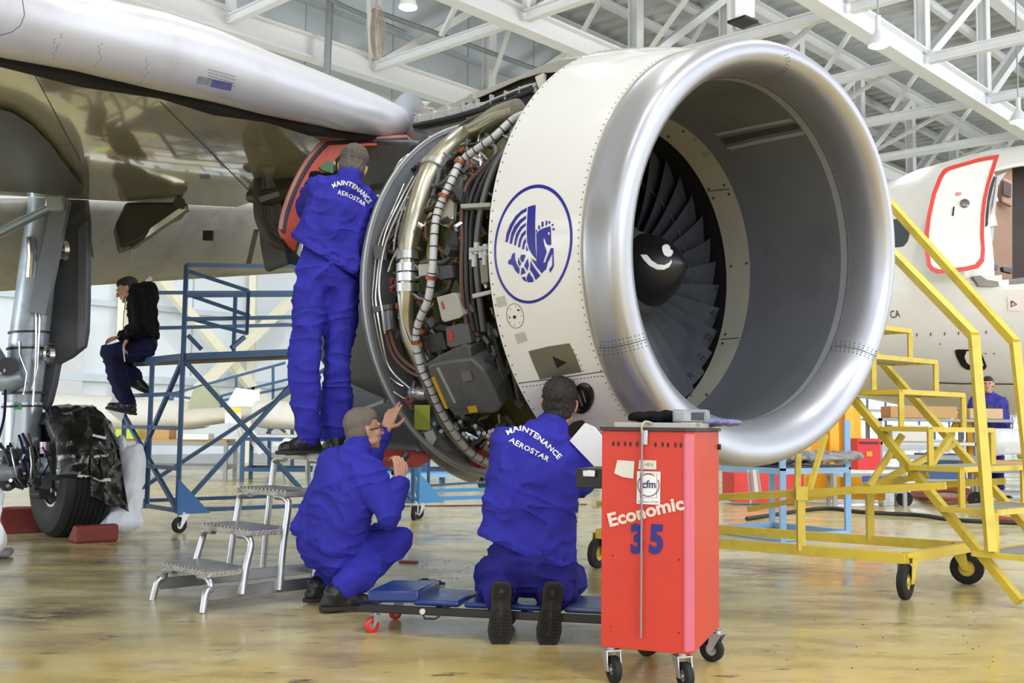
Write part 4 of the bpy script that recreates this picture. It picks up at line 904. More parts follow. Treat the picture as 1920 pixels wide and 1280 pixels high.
# hoses behind
HO = [[(500, 300), (488, 330), (486, 390), (492, 420), (510, 450), (535, 462)], [(494, 380), (500, 415), (520, 440), (535, 448)], [(503, 385), (512, 420), (535, 440)], [(500, 412), (520, 428), (534, 438)]]
for i, h_ in enumerate(HO):
    o = MB().tube(spline([W(u, v, 8.1) for u, v in h_], 6), (.045, .03, .028, .01)[i], 10).build('hydraulic_hose', M['olive'], PYL)
MB().tube([W(470, 368, 8.2), W(500, 372, 8.1), W(530, 362, 8.0), W(560, 350, 8.0)], [.05, .07, .06, .05], 10).build('hose_manifold', M['olive'], PYL)
# ---- open cowl door (orange inside) ----
DOR = thing('open_cowl_door', W(600, 350, 7), 'orange primed engine cowl door hanging open behind the standing mechanic', 'cowl door')
outer = spline([(*p, 0) for p in [(526, 430), (530, 405), (540, 372), (556, 335), (575, 302), (596, 276), (610, 263)]], 3)+[V((690, 259, 0)), V((762, 257, 0)), V((772, 268, 0))]
inner = [(765, 270), (690, 273), (655, 276), (635, 292), (618, 310), (600, 330), (590, 360), (572, 400), (560, 440), (553, 470), (545, 462), (530, 440)]
def dd(u, v, k=0): return W(u, v, 7.0+(u-525)/245*.5+k)
loop = [dd(p.x, p.y) for p in outer]+[dd(*p) for p in inner]
MB().prism(loop, [p+V((-.03, .06, 0)) for p in loop]).build('door_inner_face', M['orange'], DOR, smooth=False)
MB().tube([dd(p.x, p.y) for p in outer], .016, 8).build('door_edge', mat('door_edge_pale', (206, 150, 136), .5), DOR)
MB().tube([dd(p.x+(5 if i < 18 else 0), p.y+5) for i, p in enumerate(outer[:-1])], .017, 8).build('edge_seal', mat('seal_dark', (74, 64, 82), .6), DOR)
MB().prism([dd(600, 312, -.02), dd(612, 303, -.02), dd(625, 303, -.02), dd(625, 325, -.02), dd(602, 318, -.02)], [dd(600, 312, .0), dd(612, 303, .0), dd(625, 303, 0), dd(625, 325, 0), dd(602, 318, 0)]).build('green_patch', M['green'], DOR, smooth=False)
MB().prism([dd(526, 432, .05), dd(548, 465, .05), dd(562, 482, .05), dd(556, 498, .05), dd(540, 494, .05), dd(533, 470, .05)], [dd(526, 432, .25), dd(548, 465, .25), dd(562, 482, .25), dd(556, 498, .25), dd(540, 494, .25), dd(533, 470, .25)]).build('door_lower_corner', M['core'], DOR, smooth=False)
# ---- main landing gear ----
LG = thing('landing_gear', V((-3.9, 8.8, .55)), 'grey main landing gear leg with side brace and door at the left edge', 'landing gear')
def g(u, v, k=0.): return W(u, v, 8.85+k)
MB().tube([g(84, 340), g(82, 400), g(72, 480), g(64, 560), g(54, 640), g(46, 720), g(43, 760)], [.12, .13, .14, .15, .155, .145, .13], 24).build('strut', M['strut'], LG, label='blue grey main strut')
MB().tube([g(43, 755), g(42, 800), g(40, 840)], [.155, .15, .15], 24).build('lower_cylinder', mat('silver_cylinder', (176, 184, 190), .25, .6), LG)
for v, u in ((622, 55), (652, 52), (735, 44), (760, 43)): MB().tube([g(u, v), g(u, v+4)], .165, 24).build('collar', M['gdark'], LG)
MB().bar(g(116, 376, -.2), g(72, 588, -.25), .14, .06, (0, 1, 0)).build('folding_brace', mat('brace_grey', (118, 124, 134), .38, .3), LG)
MB().tube([g(-30, 452, -.3), g(20, 426, -.3), g(112, 380, -.2)], [.035, .04, .03], 10).build('side_brace', mat('pale_blue_steel', (150, 166, 186), .3, .5), LG)
MB().box(g(106, 382, -.2), (.16, .1, .14)).build('brace_joint', M['strut'], LG, bevel=.02)
MB().tube([g(58, 445, -.17), g(60, 480, -.18), g(57, 520, -.18)], .035, 10).build('actuator', M['chrome'], LG)
MB().bar(g(-20, 645, -.2), g(14, 700, -.2), .16, .06).build('torque_link', M['strut'], LG); MB().cyl(g(14, 686, -.27), g(14, 686, -.15), .07).build('link_pin', M['gdark'], LG)
MB().tube([g(0, 712, -.15), g(20, 715, -.15), g(45, 706, -.15)], [.09, .1, .07], 12).build('torque_link', M['strut'], LG)
dpts = [(128, 366), (158, 372), (163, 415), (162, 560), (160, 620), (155, 650), (130, 670), (107, 682), (100, 720), (92, 752), (84, 772), (68, 752), (74, 700), (84, 640), (92, 560), (104, 460), (118, 400)]
f_ = [g(u, v, .1) for u, v in dpts]; MB().prism(f_, [p+V((.02, .06, 0)) for p in f_]).build('gear_door', M['gdoor'], LG, smooth=False, bevel=.01, label='dark grey landing gear door')
f_ = [g(u, v, .08) for u, v in ((146, 430), (162, 415), (161, 600), (156, 648), (145, 656))]; MB().prism(f_, [p+V((.0, .03, 0)) for p in f_]).build('door_bevel', mat('door_bevel', (104, 106, 116), .45), LG, smooth=False)
f_ = [g(u, v, .2) for u, v in ((162, 408), (178, 484), (163, 476))]; MB().prism(f_, [p+V((0, .05, 0)) for p in f_]).build('small_door', mat('olive_grey', (150, 156, 146), .5), LG, smooth=False)
for v in (468, 663): MB().lathe([(0, .03), (.08, .03), (.08, .09), (.1, .09)], g(100 if v < 500 else 72, v, -.1), V((1, 0, 0)), 16).build('door_roller', M['chrome'], LG)
for i, pts in enumerate(([(68, 560), (68, 640), (62, 760)], [(36, 640), (36, 664), (50, 700), (44, 740)], [(76, 560), (74, 620), (70, 690), (60, 730)])): MB().tube([g(u, v, -.17) for u, v in pts], .008, 6).build('brake_line', M['steel'], LG)
MB().box(g(44, 848, -.0), (.24, .26, .12)).build('axle_beam', M['gdark'], LG, bevel=.02); MB().box(g(60, 878, -.12), (.2, .16, .13)).build('brake_manifold', mat('manifold', (70, 74, 80), .35, .5), LG, bevel=.02)
MB().cyl(g(84, 828, -.2), g(83, 850, -.2), .038).build('brake_cap', mat('pink_silver', (190, 170, 180), .3, .5), LG); MB().cyl(g(76, 872, -.2), g(98, 870, -.2), .065).build('brake_cylinder', M['strut'], LG)
for i, (u, v, r_) in enumerate(((25, 880, .09), (78, 905, .045), (72, 925, .04), (10, 860, .07), (30, 902, .05), (5, 900, .08))): MB().cyl(g(u-8, v, -.1), g(u+10, v+2, -.2), r_).build('brake_fitting', M[('gdark', 'gdoor')[i % 2]], LG)
for i, pts in enumerate(([(35, 815), (44, 845), (50, 905)], [(52, 812), (62, 850), (66, 905)], [(42, 812), (56, 846), (58, 900)], [(0, 830), (10, 850), (30, 905), (50, 912)], [(10, 730), (8, 780), (-5, 830)])): MB().tube(spline([g(u, v, -.24) for u, v in pts], 5), .011, 8).build('brake_hose', M[('navy', 'cable')[i % 2]], LG)
mb = MB(); mc = MB(); rnd = random.Random(21)
for i in range(60):
    p = g(rnd.uniform(-6, 96), rnd.uniform(832, 915), rnd.uniform(-.26, -.05)); d = V((rnd.uniform(-1, 1), rnd.uniform(-1, 0), rnd.uniform(-1, 1))).normalized()
    (mb if i % 2 else mc).cyl(p, p+d*rnd.uniform(.03, .09), rnd.uniform(.008, .024), n=8)
tag(mb.build('brake_fasteners', M['steel'], LG, smooth=False), kind='stuff'); tag(mc.build('brake_fasteners', M['gdark'], LG, smooth=False), kind='stuff')
for i in range(6): MB().tube(spline([g(20+i*12, 838, -.25), g(26+i*11+(i % 3)*5, 868, -.3), g(34+i*8, 898, -.28), g(46+i*6, 912, -.2)], 5), .007, 6).build('brake_line', M[('steel', 'cable', 'navy')[i % 3]], LG)
skin(poly_bm([[(26, 754), (40, 755), (40, 768), (26, 767)]]), lambda u, v: (g(u, v, -.16), V((0, -1, 0))), 'green_label', M['green'], LG, .0)
# wheels
AX = V((-.757, -.65, 0)).normalized()
def wheel(c):
    r_, w = .53, .205
    pr = [(-w*.72, .27), (-w*.95, .33), (-w, .42), (-w*.93, .49), (-w*.75, .522)]
    for k in range(-3, 4): x = k*w*.2; pr += [(x-.012, .53), (x-.006, .53), (x-.004, .521), (x+.004, .521), (x+.006, .53)]
    pr += [(w*.75, .522), (w*.93, .49), (w, .42), (w*.95, .33), (w*.72, .27)]
    mb0 = MB().lathe(pr, c, AX, 64, close=True); t = mb0.build('wheel', M['rubber'], LG, label='large black tyre, half wrapped in plastic'); MB().lathe([(-w*.6, .001), (-w*.6, .26), (-w*.75, .275), (w*.75, .275), (w*.62, .25), (w*.3, .24), (w*.25, .12), (w*.5, .1), (w*.55, .001)], c, AX, 40).build('rim', mat('rim_grey', (96, 98, 104), .35, .6), t)
    MB().lathe([(w*.7, .29), (w*.78, .285), (w*.78, .265), (w*.7, .26)], c, AX, 48, close=True).build('rim_ring', M['chrome'], t)
    mb = MB()
    for k in range(9): a = 2*math.pi*k/9; x, y = perp(AX); d = x*math.cos(a)+y*math.sin(a); mb.cyl(c+AX*w*.4+d*.18, c+AX*w*.62+d*.18, .02, n=8)
    tag(mb.build('hub_bolts', M['steel'], t), kind='stuff'); return t
WC = V((-3.66, 8.95, .53)); wheel(WC)
MB().cyl(WC+AX*.9, WC, .07).build('axle', M['strut'], LG)
# wrapping
mb = MB(); x, y = perp(AX)
up = V((0, 0, 1)); sd = AX.cross(up).normalized()
def wrap(i, j):
    a = R(0+ (184)*i); t = -1+2*j; rr = .575+.03*noise.noise(V((i*9, j*5, 2)))+.02*noise.noise(V((i*25, j*14, 5)))
    e_ = abs(t)**4; d = sd*math.cos(a)*-1+up*math.sin(a)
    return WC+d*rr*(1-.28*e_)+AX*(t*.27*-1)+V((.02*noise.noise(V((i*14, j*9, 8))), 0, -.02))
mb.grid(wrap, 60, 24); o = mb.build('plastic_wrap', M['poly'], None, solid=.004); tag(o, 'crumpled black plastic sheet wrapped over the top of the aircraft tyre', 'plastic sheet')
# hanging skirt of the plastic on the right
def skirt(i, j):
    c = W(170+ (52+18*j)*i, 842+(118-30*(1-i)*0)*j*(.75+.25*i) , 8.45+.25*i); n_ = noise.noise(V((i*7, j*6, 3))); return c+V((.03*n_, -.07*n_+.04*math.sin(i*9), 0))
mb = MB(); mb.grid(skirt, 24, 24); k = mb.build('plastic_skirt', mat('dusty_polythene', (52, 48, 44), .3, var=.3, bump=.5, bscale=12), o, solid=.004)
WL[o.name] = WL[o.name]
hp = lambda u, v: (W(u, v, 8.32), V((0, -1, 0)))
for pts in ([(173, 817), (198, 822)], [(174, 856), (201, 853)], [(146, 891), (168, 894), (185, 901), (206, 900)]):
    b = bvh_hit(tree(o, k)); q = skin(poly_bm([strip(pts, 5)]), b, 'tape_strip', M['tape'], o, .01, 5)
# chocks
def chock(c, yaw, L_, W_, H_, label, slope=1):
    mb = MB(); Rz = Matrix.Rotation(yaw, 3, 'Z'); pr = [(-W_/2, 0), (W_/2, 0), (W_/2, H_*.95), (W_*.1, H_), (-W_*.42, H_*.25)] if slope else [(-W_/2, 0), (W_/2, 0), (W_*.45, H_), (-W_*.3, H_)]
    a = [V(c)+Rz@V((x_, -L_/2, z_)) for x_, z_ in pr]; b = [V(c)+Rz@V((x_, L_/2, z_)) for x_, z_ in pr]
    tag(mb.prism(a, b).build('wheel_chock', M['chock'], smooth=False, bevel=.02), label, 'chock')
cy = math.atan2(AX.y, AX.x)-math.pi/2
FW = V((.65, -.757, 0))
chock(WC-V((0, 0, .53))+FW*.52-AX*.02, math.atan2(FW.y, FW.x), .34, .2, .14, 'faded red wheel chock in front of the wrapped aircraft tyre', 1)
chock(WC-V((0, 0, .53))-FW*.56+AX*.15, math.atan2(-FW.y, -FW.x), .5, .28, .2, 'faded red wheel chock behind the wrapped aircraft tyre', 1)
# white bags
def bagm(pts, name, label, m, amp=.04, sc_=5, vx=.03):
    mb = MB()
    for p, r in pts: mb.ell(p, r, n=14)
    me = vox(mb, .018, 10); wrinkle(me, .022, 7, 3, (1, 1, .3), True, .2); o = mesh_obj(name, me, m, None, cent([v.co for v in me.vertices])); return tag(o, label, 'bag')
bagm([(W(228, 975, 8.9), (.17, .16, .12)), (W(235, 945, 8.95), (.15, .13, .2)), (W(246, 890, 9.0), (.1, .1, .26)), (W(228, 850, 9.0), (.05, .06, .16)), (W(222, 900, 9.0), (.07, .08, .2)), (W(205, 985, 8.85), (.1, .1, .08)), (W(255, 870, 9.0), (.07, .08, .18))], 'plastic_bag', 'tall white plastic bag standing to the right of the wrapped tyre', M['bag'])
bagm([(W(-12, 1010, 6.6), (.07, .1, .12)), (W(-14, 950, 6.6), (.05, .09, .17))], 'plastic_bag', 'white plastic bag cut off by the left edge of the frame', M['bag'])
p = G(10, 1045); tag(MB().box(p+V((-.03, 0, .035)), (.14, .2, .05), Matrix.Rotation(.3, 3, 'Z')).build('shoe', mat('grey_shoe', (120, 118, 116), .7), bevel=.02), 'grey scrap block on the floor at the left edge', 'block')
# ================= blue scaffold =================
def caster(parent, p, r, yaw, wm_, fm, w=.035, name='caster', plate=True):
    """p: ground point under the wheel, fork leans from a swivel above"""
    d = V((math.cos(yaw), math.sin(yaw), 0)); s = V((-d.y, d.x, 0)); c = p+V((0, 0, r))
    mb = MB(); mb.lathe([(-w*.5, r*.5), (-w*.5, r*.85), (-w*.35, r), (w*.35, r), (w*.5, r*.85), (w*.5, r*.5)], c, s, 28, close=True); o = mb.build('wheel', wm_, parent)
    mb = MB(); mb.lathe([(-w*.55, .001), (-w*.55, r*.2), (-w*.3, r*.25), (-w*.3, r*.52), (w*.3, r*.52), (w*.3, r*.25), (w*.55, r*.2), (w*.55, .001)], c, s, 20); mb.build('hub', fm, o)
    top = c+d*r*.5+V((0, 0, r*1.35)); mb = MB()
    for k in (-1, 1):
        q = s*k*w*.8; loop = [c+q-d*r*.18-V((0, 0, r*.12)), c+q+d*r*.2-V((0, 0, r*.1)), top+q+d*r*.55, top+q-d*r*.45]; mb.prism(loop, [x+s*k*.004 for x in loop])
    mb.bar(top+s*w, top-s*w, r*1.0, .006, (0, 0, 1)); mb.cyl(top, top+V((0, 0, r*.25)), r*.35)
    mb.build('caster_fork', fm, parent, smooth=False); return top+V((0, 0, r*.25))
SA, SB = V((-2.87, 9.3, 0)), V((-.98, 10.8, 0)); sd_ = V((-.65, .757, 0))*1.3
SCF = thing('maintenance_scaffold', SA, 'blue steel scaffold with plank platform and folding guard rails where the man in black sits', 'scaffold')
T_ = .035; sb = M['sblue']
def sc_bar(p, q, name='brace', w=T_, m=sb, parent=SCF, label=None): return MB().bar(p, q, w, w).build(name, m, parent, smooth=False, label=label)
def zt(p): return .09*((p-SA).dot((SB-SA).normalized()))      # deck climbs gently to the right
def at_(i, j, z, k=1): p = SA.lerp(SB, i)+sd_*j; return V((p.x, p.y, z+(zt(p)*k if z > 1 else 0)))
for i, j, zb, ztp in ((0, 0, .17, 2.33), (1, 0, .17, 2.33), (0, 1, .17, 1.5), (1, 1, .17, 1.5), (.0, .52, .17, 1.5), (.62, 0, .17, 2.33)): sc_bar(at_(i, j, zb), at_(i, j, ztp), 'post')
for j in (0, 1): sc_bar(at_(0, j, .19), at_(1, j, .19), 'base_rail')
for i in (0, 1): sc_bar(at_(i, 0, .19), at_(i, 1, .19), 'base_rail')
for z in (.55, .9, 1.2): sc_bar(at_(0, 0, z), at_(0, 1, z), 'rung')
for z in (2.33, 2.06, 1.85): sc_bar(at_(0, 0, z), at_(1, 0, z), 'guard_rail')
for z in (2.2, 1.85): sc_bar(at_(-.0, 1, z), at_(1, 1, z), 'guard_rail')
sc_bar(at_(0.02, 1, 1.5), at_(.02, 1, 2.2), 'post'); sc_bar(at_(.45, 1, 1.5), at_(.45, 1, 2.2), 'post')
for a, b in (((0, 0), (.55, 0)), ((.55, 0), (1, 0))): sc_bar(at_(*a, .19), at_(*b, 1.5)); sc_bar(at_(*a, 1.5), at_(*b, .19))
sc_bar(at_(0, 1, .19), at_(0, 0, 1.5)); sc_bar(at_(0, 0, .19), at_(0, 1, 1.0)); sc_bar(at_(0, 1, .19), at_(1, 1, 1.5))
# folding gate: slanting bars and frame
for (u0, v0, u1, v1) in ((352, 508, 466, 545), (352, 552, 468, 592), (352, 596, 464, 625), (466, 545, 463, 625)): sc_bar(W(u0, v0, 9.35), W(u1, v1, 9.6), 'gate_bar', .03)
sc_bar(W(352, 628, 9.35), W(378, 655, 9.4), 'knee_brace'); sc_bar(W(458, 632, 9.6), W(434, 652, 9.5), 'knee_brace')
dk = [at_(-.0, -.03, 1.53), at_(1, -.03, 1.53), at_(1, 1.0, 1.53), at_(0, 1.0, 1.53)]
MB().prism(dk, [p-V((0, 0, .05)) for p in dk]).build('platform_plank', mat('dark_plank', (88, 78, 58), .7, var=.2, dirt=(190, 176, 130), damt=.4), SCF, smooth=False)
MB().bar(at_(0, -.05, 1.52), at_(1, -.05, 1.52), .03, .06).build('platform_edge', sb, SCF, smooth=False); MB().bar(at_(0, -.03, 1.52), at_(0, 1, 1.52), .03, .06).build('platform_edge', sb, SCF, smooth=False)
def gusset(c, d, m, parent):
    up = V((0, 0, 1)); n = V((-d.y, d.x, 0))*.008; L_ = [c+V((0, 0, .16)), c+V((0, 0, .47)), c+d*.3+V((0, 0, .16))]
    if parent is SCF or True: MB().prism([p-n for p in L_], [p+n for p in L_]).build('gusset_plate', m, parent, smooth=False)
gusset(SA-V((0, .02, 0)), (SB-SA).normalized(), mat('gusset_blue', (62, 110, 168), .42), SCF)
for i, j, yw in ((0, 0, .9), (1, 0, 1.4), (0, 1, 1.2), (1, 1, .4)): caster(SCF, at_(i, j, 0)+V((.02, 0, 0)), .068, yw, M['rubber'], M['caster'], .04)
MB().tube([W(268, 556, 10.2), W(274, 528, 10.25), W(281, 521, 10.3)], .028, 8).build('tube_stub', M['boxl'], SCF)
# second, light blue scaffold under the engine
SA2, SB2 = V((-.93, 10.95, 0)), V((.74, 12.0, 0)); S2F = thing('light_blue_scaffold', SA2, 'light blue rolling base frame with triangular corner plate standing under the engine', 'scaffold')
lb = M['lblue']
def a2(i, j, z): p = SA2.lerp(SB2, i)+sd_*.9*j; return V((p.x, p.y, z))
for j in (0, 1): MB().bar(a2(0, j, .2), a2(1, j, .2), .04).build('base_rail', lb, S2F, smooth=False)
for i in (0, 1): MB().bar(a2(i, 0, .2), a2(i, 1, .2), .04).build('base_rail', lb, S2F, smooth=False)
MB().bar(a2(0, 0, .33), a2(1, 1, .3), .025).build('brace', sb, S2F, smooth=False)
for i, j in ((0, 0), (1, 0), (0, 1), (1, 1), (.45, 1)): MB().bar(a2(i, j, .17), a2(i, j, .82), .035).build('post', sb if i == .45 else lb, S2F, smooth=False)
MB().bar(a2(0, 0, .2), a2(.3, 1, .82), .03).build('brace', sb, S2F, smooth=False); MB().bar(a2(.45, 1, .2), a2(.2, 1, .82), .03).build('brace', sb, S2F, smooth=False)
MB().bar(a2(0, 0, .82), a2(1, 0, .82), .035).build('top_rail', lb, S2F, smooth=False); MB().bar(a2(0, 1, .82), a2(1, 1, .82), .035).build('top_rail', lb, S2F, smooth=False)
gusset(a2(0, 0, 0)-V((0, .02, 0)), (SB2-SA2).normalized(), lb, S2F)
for i, j, yw in ((0, 0, .9), (1, 0, 1.4), (0, 1, 1.2), (1, 1, .4)): caster(S2F, a2(i, j, 0), .068, yw, M['rubber'], M['caster'], .04)
# ================= aluminium step stool =================
run = V((.70, .714, 0)); wid = V((.71, -.70, 0))*.50; N0 = V((-1.55, 5.47, 0)); F0 = N0-wid
STL = thing('step_stool', N0, 'four-step aluminium step stool with tubular legs under the standing mechanic', 'step stool')
for k in range(4):
    z = .195+.195*k; s0 = .05+.225*k; dep = .235
    c = [N0+run*(s0-.02)+V((0, 0, z)), N0+run*(s0+dep)+V((0, 0, z)), F0+run*(s0+dep)+V((0, 0, z)), F0+run*(s0-.02)+V((0, 0, z))]
    o = MB().prism(c, [p-V((0, 0, .028)) for p in c]).build('tread', M['tread'], STL, smooth=False, bevel=.004)
    mb = MB()
    for i in range(13):
        t = (i+.5)/13; a_ = c[0].lerp(c[3], t)+V((0, 0, .002)); b_ = c[1].lerp(c[2], t)+V((0, 0, .002)); mb.bar(a_+run*.008, b_-run*.008, .016, .012)
    mb.build('tread_ridges', M['alu'], o, smooth=False)
    for e0 in (N0, F0):
        inn = (F0-N0).normalized()*(.05 if e0 is N0 else -.05)
        f_ = e0+run*(s0-.05)+V((0, 0, 0 if k == 0 else .07)); tp = e0+run*(s0+.0)+inn*.0+V((0, 0, z-.05))
        MB().tube(spline([f_-(inn*.3), e0+run*(s0-.03)-inn*.12+V((0, 0, z*.5)), tp-V((0, 0, .03)), tp+inn*.35+V((0, 0, .006)), tp+inn*1.1+V((0, 0, .02)), tp+inn*2.4+V((0, 0, .02))], 5), .019, 12).build('leg', M['alu'], STL)
    if k == 3:
        for e0 in (N0, F0): MB().tube([e0+run*(s0+dep)+V((0, 0, z-.03)), e0+run*(s0+dep+.06)], .0155, 12).build('leg', M['alu'], STL)
for e0 in (N0, F0): MB().bar(e0+run*.02+V((0, 0, .085)), e0+run*.98+V((0, 0, .085)), .014, .062).build('side_rail', M['alu'], STL, smooth=False, bevel=.003)
MB().bar(N0+run*.98+V((0, 0, .085)), F0+run*.98+V((0, 0, .085)), .012, .05).build('cross_rail', M['alu'], STL, smooth=False)
# ================= red tool cart =================
CA = V((.347, 4.08, 0)); CB = V((.672, 3.96, 0)); CD = V((.985, 4.475, 0)); cx_ = (CB-CA); cyv = (CD-CB); cyv = cyv-cx_*cyv.dot(cx_)/cx_.dot(cx_)
CRT = thing('tool_cart', CA+(cx_+cyv)/2, 'tall red steel tool cart with white Economic lettering and a blue 35', 'tool cart')
def cp(i, j, z): return CA+cx_*i+cyv*j+V((0, 0, z))
Z0, Z1 = .135, .945
lp = [cp(0, 0, Z0), cp(.93, 0, Z0), cp(1, .05, Z0), cp(1, 1, Z0), cp(0, 1, Z0)]
o_cart = MB().prism(lp, [p+V((0, 0, Z1-Z0)) for p in lp]).build('cabinet', M['cred'], CRT, smooth=False, bevel=.003)
MB().prism([cp(.905, -.006, Z0+.01), cp(.905, .01, Z0+.01), cp(1.0, .055, Z0+.01), cp(1.006, .042, Z0+.01), cp(.93, -.008, Z0+.01)], [cp(.905, -.006, Z1-.01), cp(.905, .01, Z1-.01), cp(1.0, .055, Z1-.01), cp(1.006, .042, Z1-.01), cp(.93, -.008, Z1-.01)]).build('corner_strip', M['cedge'], CRT, smooth=False)
lt = [cp(-.02, -.015, Z1), cp(.935, -.015, Z1), cp(1.02, .04, Z1), cp(1.02, 1.02, Z1), cp(-.02, 1.02, Z1)]
MB().prism(lt, [p+V((0, 0, .014)) for p in lt]).build('top_edge', mat('dark_rubber_edge', (58, 52, 56), .6), CRT, smooth=False)
l2 = [cp(.12, .05, Z1+.01), cp(.97, .05, Z1+.01), cp(.97, .97, Z1+.01), cp(.12, .97, Z1+.01)]; MB().prism(l2, [p+V((0, 0, .022)) for p in l2]).build('top_tray', mat('grubby_plate', (186, 184, 172), .5, .2), CRT, smooth=False)
for i, j, yw in ((.12, .06, 1.9), (.9, .06, 1.9), (.14, .93, 2.4), (.93, .93, -.6)): caster(CRT, cp(i, j, 0), .05, yw, M['rubber'], M['caster'], .032)
FN = cx_.cross(V((0, 0, 1))).normalized(); FN = FN if FN.y < 0 else -FN
def fh(u, v): p = onplane(u, v, CA, FN); return (p, FN)
skin(poly_bm([[(u-1.6+a*1.9, v0-3.0+b*6.4) for a, b in ((0, 0), (1, -.25), (2, 0), (2, 1), (1, 1.25), (0, 1))] for u, v0 in ((1150, 831), (1159.5, 831.5), (1172, 831.5), (1182, 832), (1194.5, 832.5), (1229, 833), (1242.5, 833), (1252.5, 833.5), (1266.5, 833.5), (1276.5, 834))]), fh, 'vent_slots', M['black'], CRT, .003, 20)
skin(poly_bm([[(1158, 862), (1190, 864.5), (1188, 897), (1168, 894), (1152, 887)]]), fh, 'torn_label', M['gwhite'], CRT, .004, 20)
skin(poly_bm([[(1199, 862), (1231, 863), (1231, 880), (1197, 879)]]), fh, 'small_label', M['gwhite'], CRT, .004, 20)
skin(poly_bm([[(1195, 883), (1239, 884), (1238, 946), (1194, 944)]]), fh, 'round_logo_label', M['decalw'], CRT, .004, 20)
skin(poly_bm([strip([(1216.5+20*math.cos(a), 909+21*math.sin(a)) for a in [2*math.pi*(i-3)/40 for i in range(38)]], 1.6)]), fh, 'logo_ring', mat('logo_navy', (50, 64, 110), .5), CRT, .006, 20)
skin(poly_bm([strip([(1201, 886.5), (1232.5, 887), (1232, 933), (1201, 932.5), (1201, 886.5)], 1.0)]), fh, 'logo_frame', mat('logo_red', (190, 70, 90), .5), CRT, .005, 20)
skin(text_path('cfm', [(1205, 914), (1217, 914), (1230, 914.3)], 14, .02), fh, 'logo_letters', mat('logo_navy', (50, 64, 110)), CRT, .007, 20)
skin(text_path('The Power of Flight', [(1197, 941.5), (1217, 941.8), (1236, 942.2)], 3.6, .0), fh, 'logo_caption', mat('caption_grey', (120, 120, 120), .6), CRT, .006, 20)
skin(text_path('1-01', [(1204, 873), (1214, 873), (1224, 873.5)], 6, .0), fh, 'label_number', mat('caption_grey', (120, 120, 120)), CRT, .006, 20)
skin(text_path('Economic', [(1144, 986.5), (1175, 979), (1215, 969), (1255, 959), (1284, 954)], 24, .035, 1.0), fh, 'economic_lettering', mat('faded_white', (236, 206, 196), .6), CRT, .004, 20)
skin(text_path('3', [(1183, 1034), (1194, 1034), (1206, 1034)], 50, .05), fh, 'blue_number', mat('number_blue', (42, 40, 130), .5), CRT, .004, 20)
skin(text_path('5', [(1217, 1034), (1230, 1034.5), (1243, 1035)], 50, .05), fh, 'blue_number', mat('number_blue', (42, 40, 130)), CRT, .004, 20)
skin(poly_bm([dot(1149, 1041, 1.6, 8), dot(1273, 1049, 1.6, 8), dot(1146, 1174, 1.3, 8), dot(1273, 1186, 1.6, 8)]), fh, 'holes', M['black'], CRT, .003, 20)
p0, p1 = fh(1206, 806)[0]+FN*.02, fh(1204, 1194)[0]+FN*.02
MB().tube([p0, p1], .0045, 8).build('locking_rod', mat('rod_steel', (150, 140, 146), .35, .7), CRT)
a_ = fh(1210, 820)[0]; MB().box(a_+FN*.012, (.024, .008, .055), Matrix.Rotation(math.atan2(cx_.y, cx_.x), 3, 'Z')).build('hasp', M['caster'], CRT, bevel=.002)
MB().tube(spline([fh(1206, 812)[0]+FN*.02, fh(1206, 797)[0]+FN*.022, fh(1210, 791)[0]+FN*.0, fh(1218, 794)[0]-FN*.03], 5), .008, 8, flat=.5).build('hook_strap', mat('strap_beige', (190, 186, 160), .5), CRT)
MB().cyl(cp(1.0, .96, .88), cp(1.035, .96, .88), .012).build('side_knob', M['cable'], CRT)
dr = [cp(-.02, .12, .795), cp(-.02, .6, .795), cp(-.36, .6, .795), cp(-.36, .12, .795)]
d_ = MB().prism(dr, [p-V((0, 0, .075)) for p in dr]).build('open_drawer', M['black'], CRT, smooth=False, bevel=.003, label='black drawer pulled out on the left')
MB().box(cp(-.19, .1, .778), (.05, .012, .026), Matrix.Rotation(math.atan2(cx_.y, cx_.x), 3, 'Z')).build('drawer_latch', M['chrome'], d_, bevel=.003)
# things on the cart
mb = MB()
for q, r_ in (((1200, 790), (.045, .06, .018)), ((1225, 787), (.05, .06, .02)), ((1250, 786), (.045, .06, .022)), ((1185, 793), (.02, .04, .008)), ((1263, 791), (.03, .05, .015))): p = W(*q, 4.2); p.z = Z1+.036+r_[2]*.9; mb.ell(p, r_)
me = vox(mb, .006, 4); wrinkle(me, .008, 22, 2, (1, 1, 1)); tag(mesh_obj('folded_cloth', me, M['blackc'], None, cent([v.co for v in me.vertices])), 'crumpled black cloth lying on top of the red tool cart', 'cloth')
BX = thing('clear_box', cp(.9, .3, Z1+.032), 'clear plastic parts box lying on the red tool cart beside the black cloth', 'box')
Ry = Matrix.Rotation(math.atan2(cx_.y, cx_.x), 3, 'Z'); p = W(1296, 791, 4.12); p.z = Z1+.032+.027
clr = mat('clear_plastic', (205, 210, 214), .08, trans=.75, var=.02)
MB().box(p, (.135, .06, .05), Ry).build('shell', clr, BX, bevel=.006)
MB().box(p+Ry@V((.03, -.0312, -.002)), (.05, .001, .03), Ry).build('printed_label', mat('label_dark', (70, 74, 84), .5), BX); MB().cyl(p+Ry@V((-.045, 0, -.015)), p+Ry@V((-.045, 0, .015)), .018).build('rolled_content', M['gwhite'], BX)
mb = MB(); p = W(1365, 806, 4.35); p.z = Z1+.036; mb.ell(p, (.06, .08, .012)); mb.ell(p+V((-.05, .04, 0)), (.05, .06, .014))
me = vox(mb, .006, 3); wrinkle(me, .006, 25, 5); tag(mesh_obj('blue_rag', me, mat('pale_blue_rag', (120, 126, 176), .9), None, cent([v.co for v in me.vertices])), 'pale blue rag on the back of the red tool cart', 'rag')
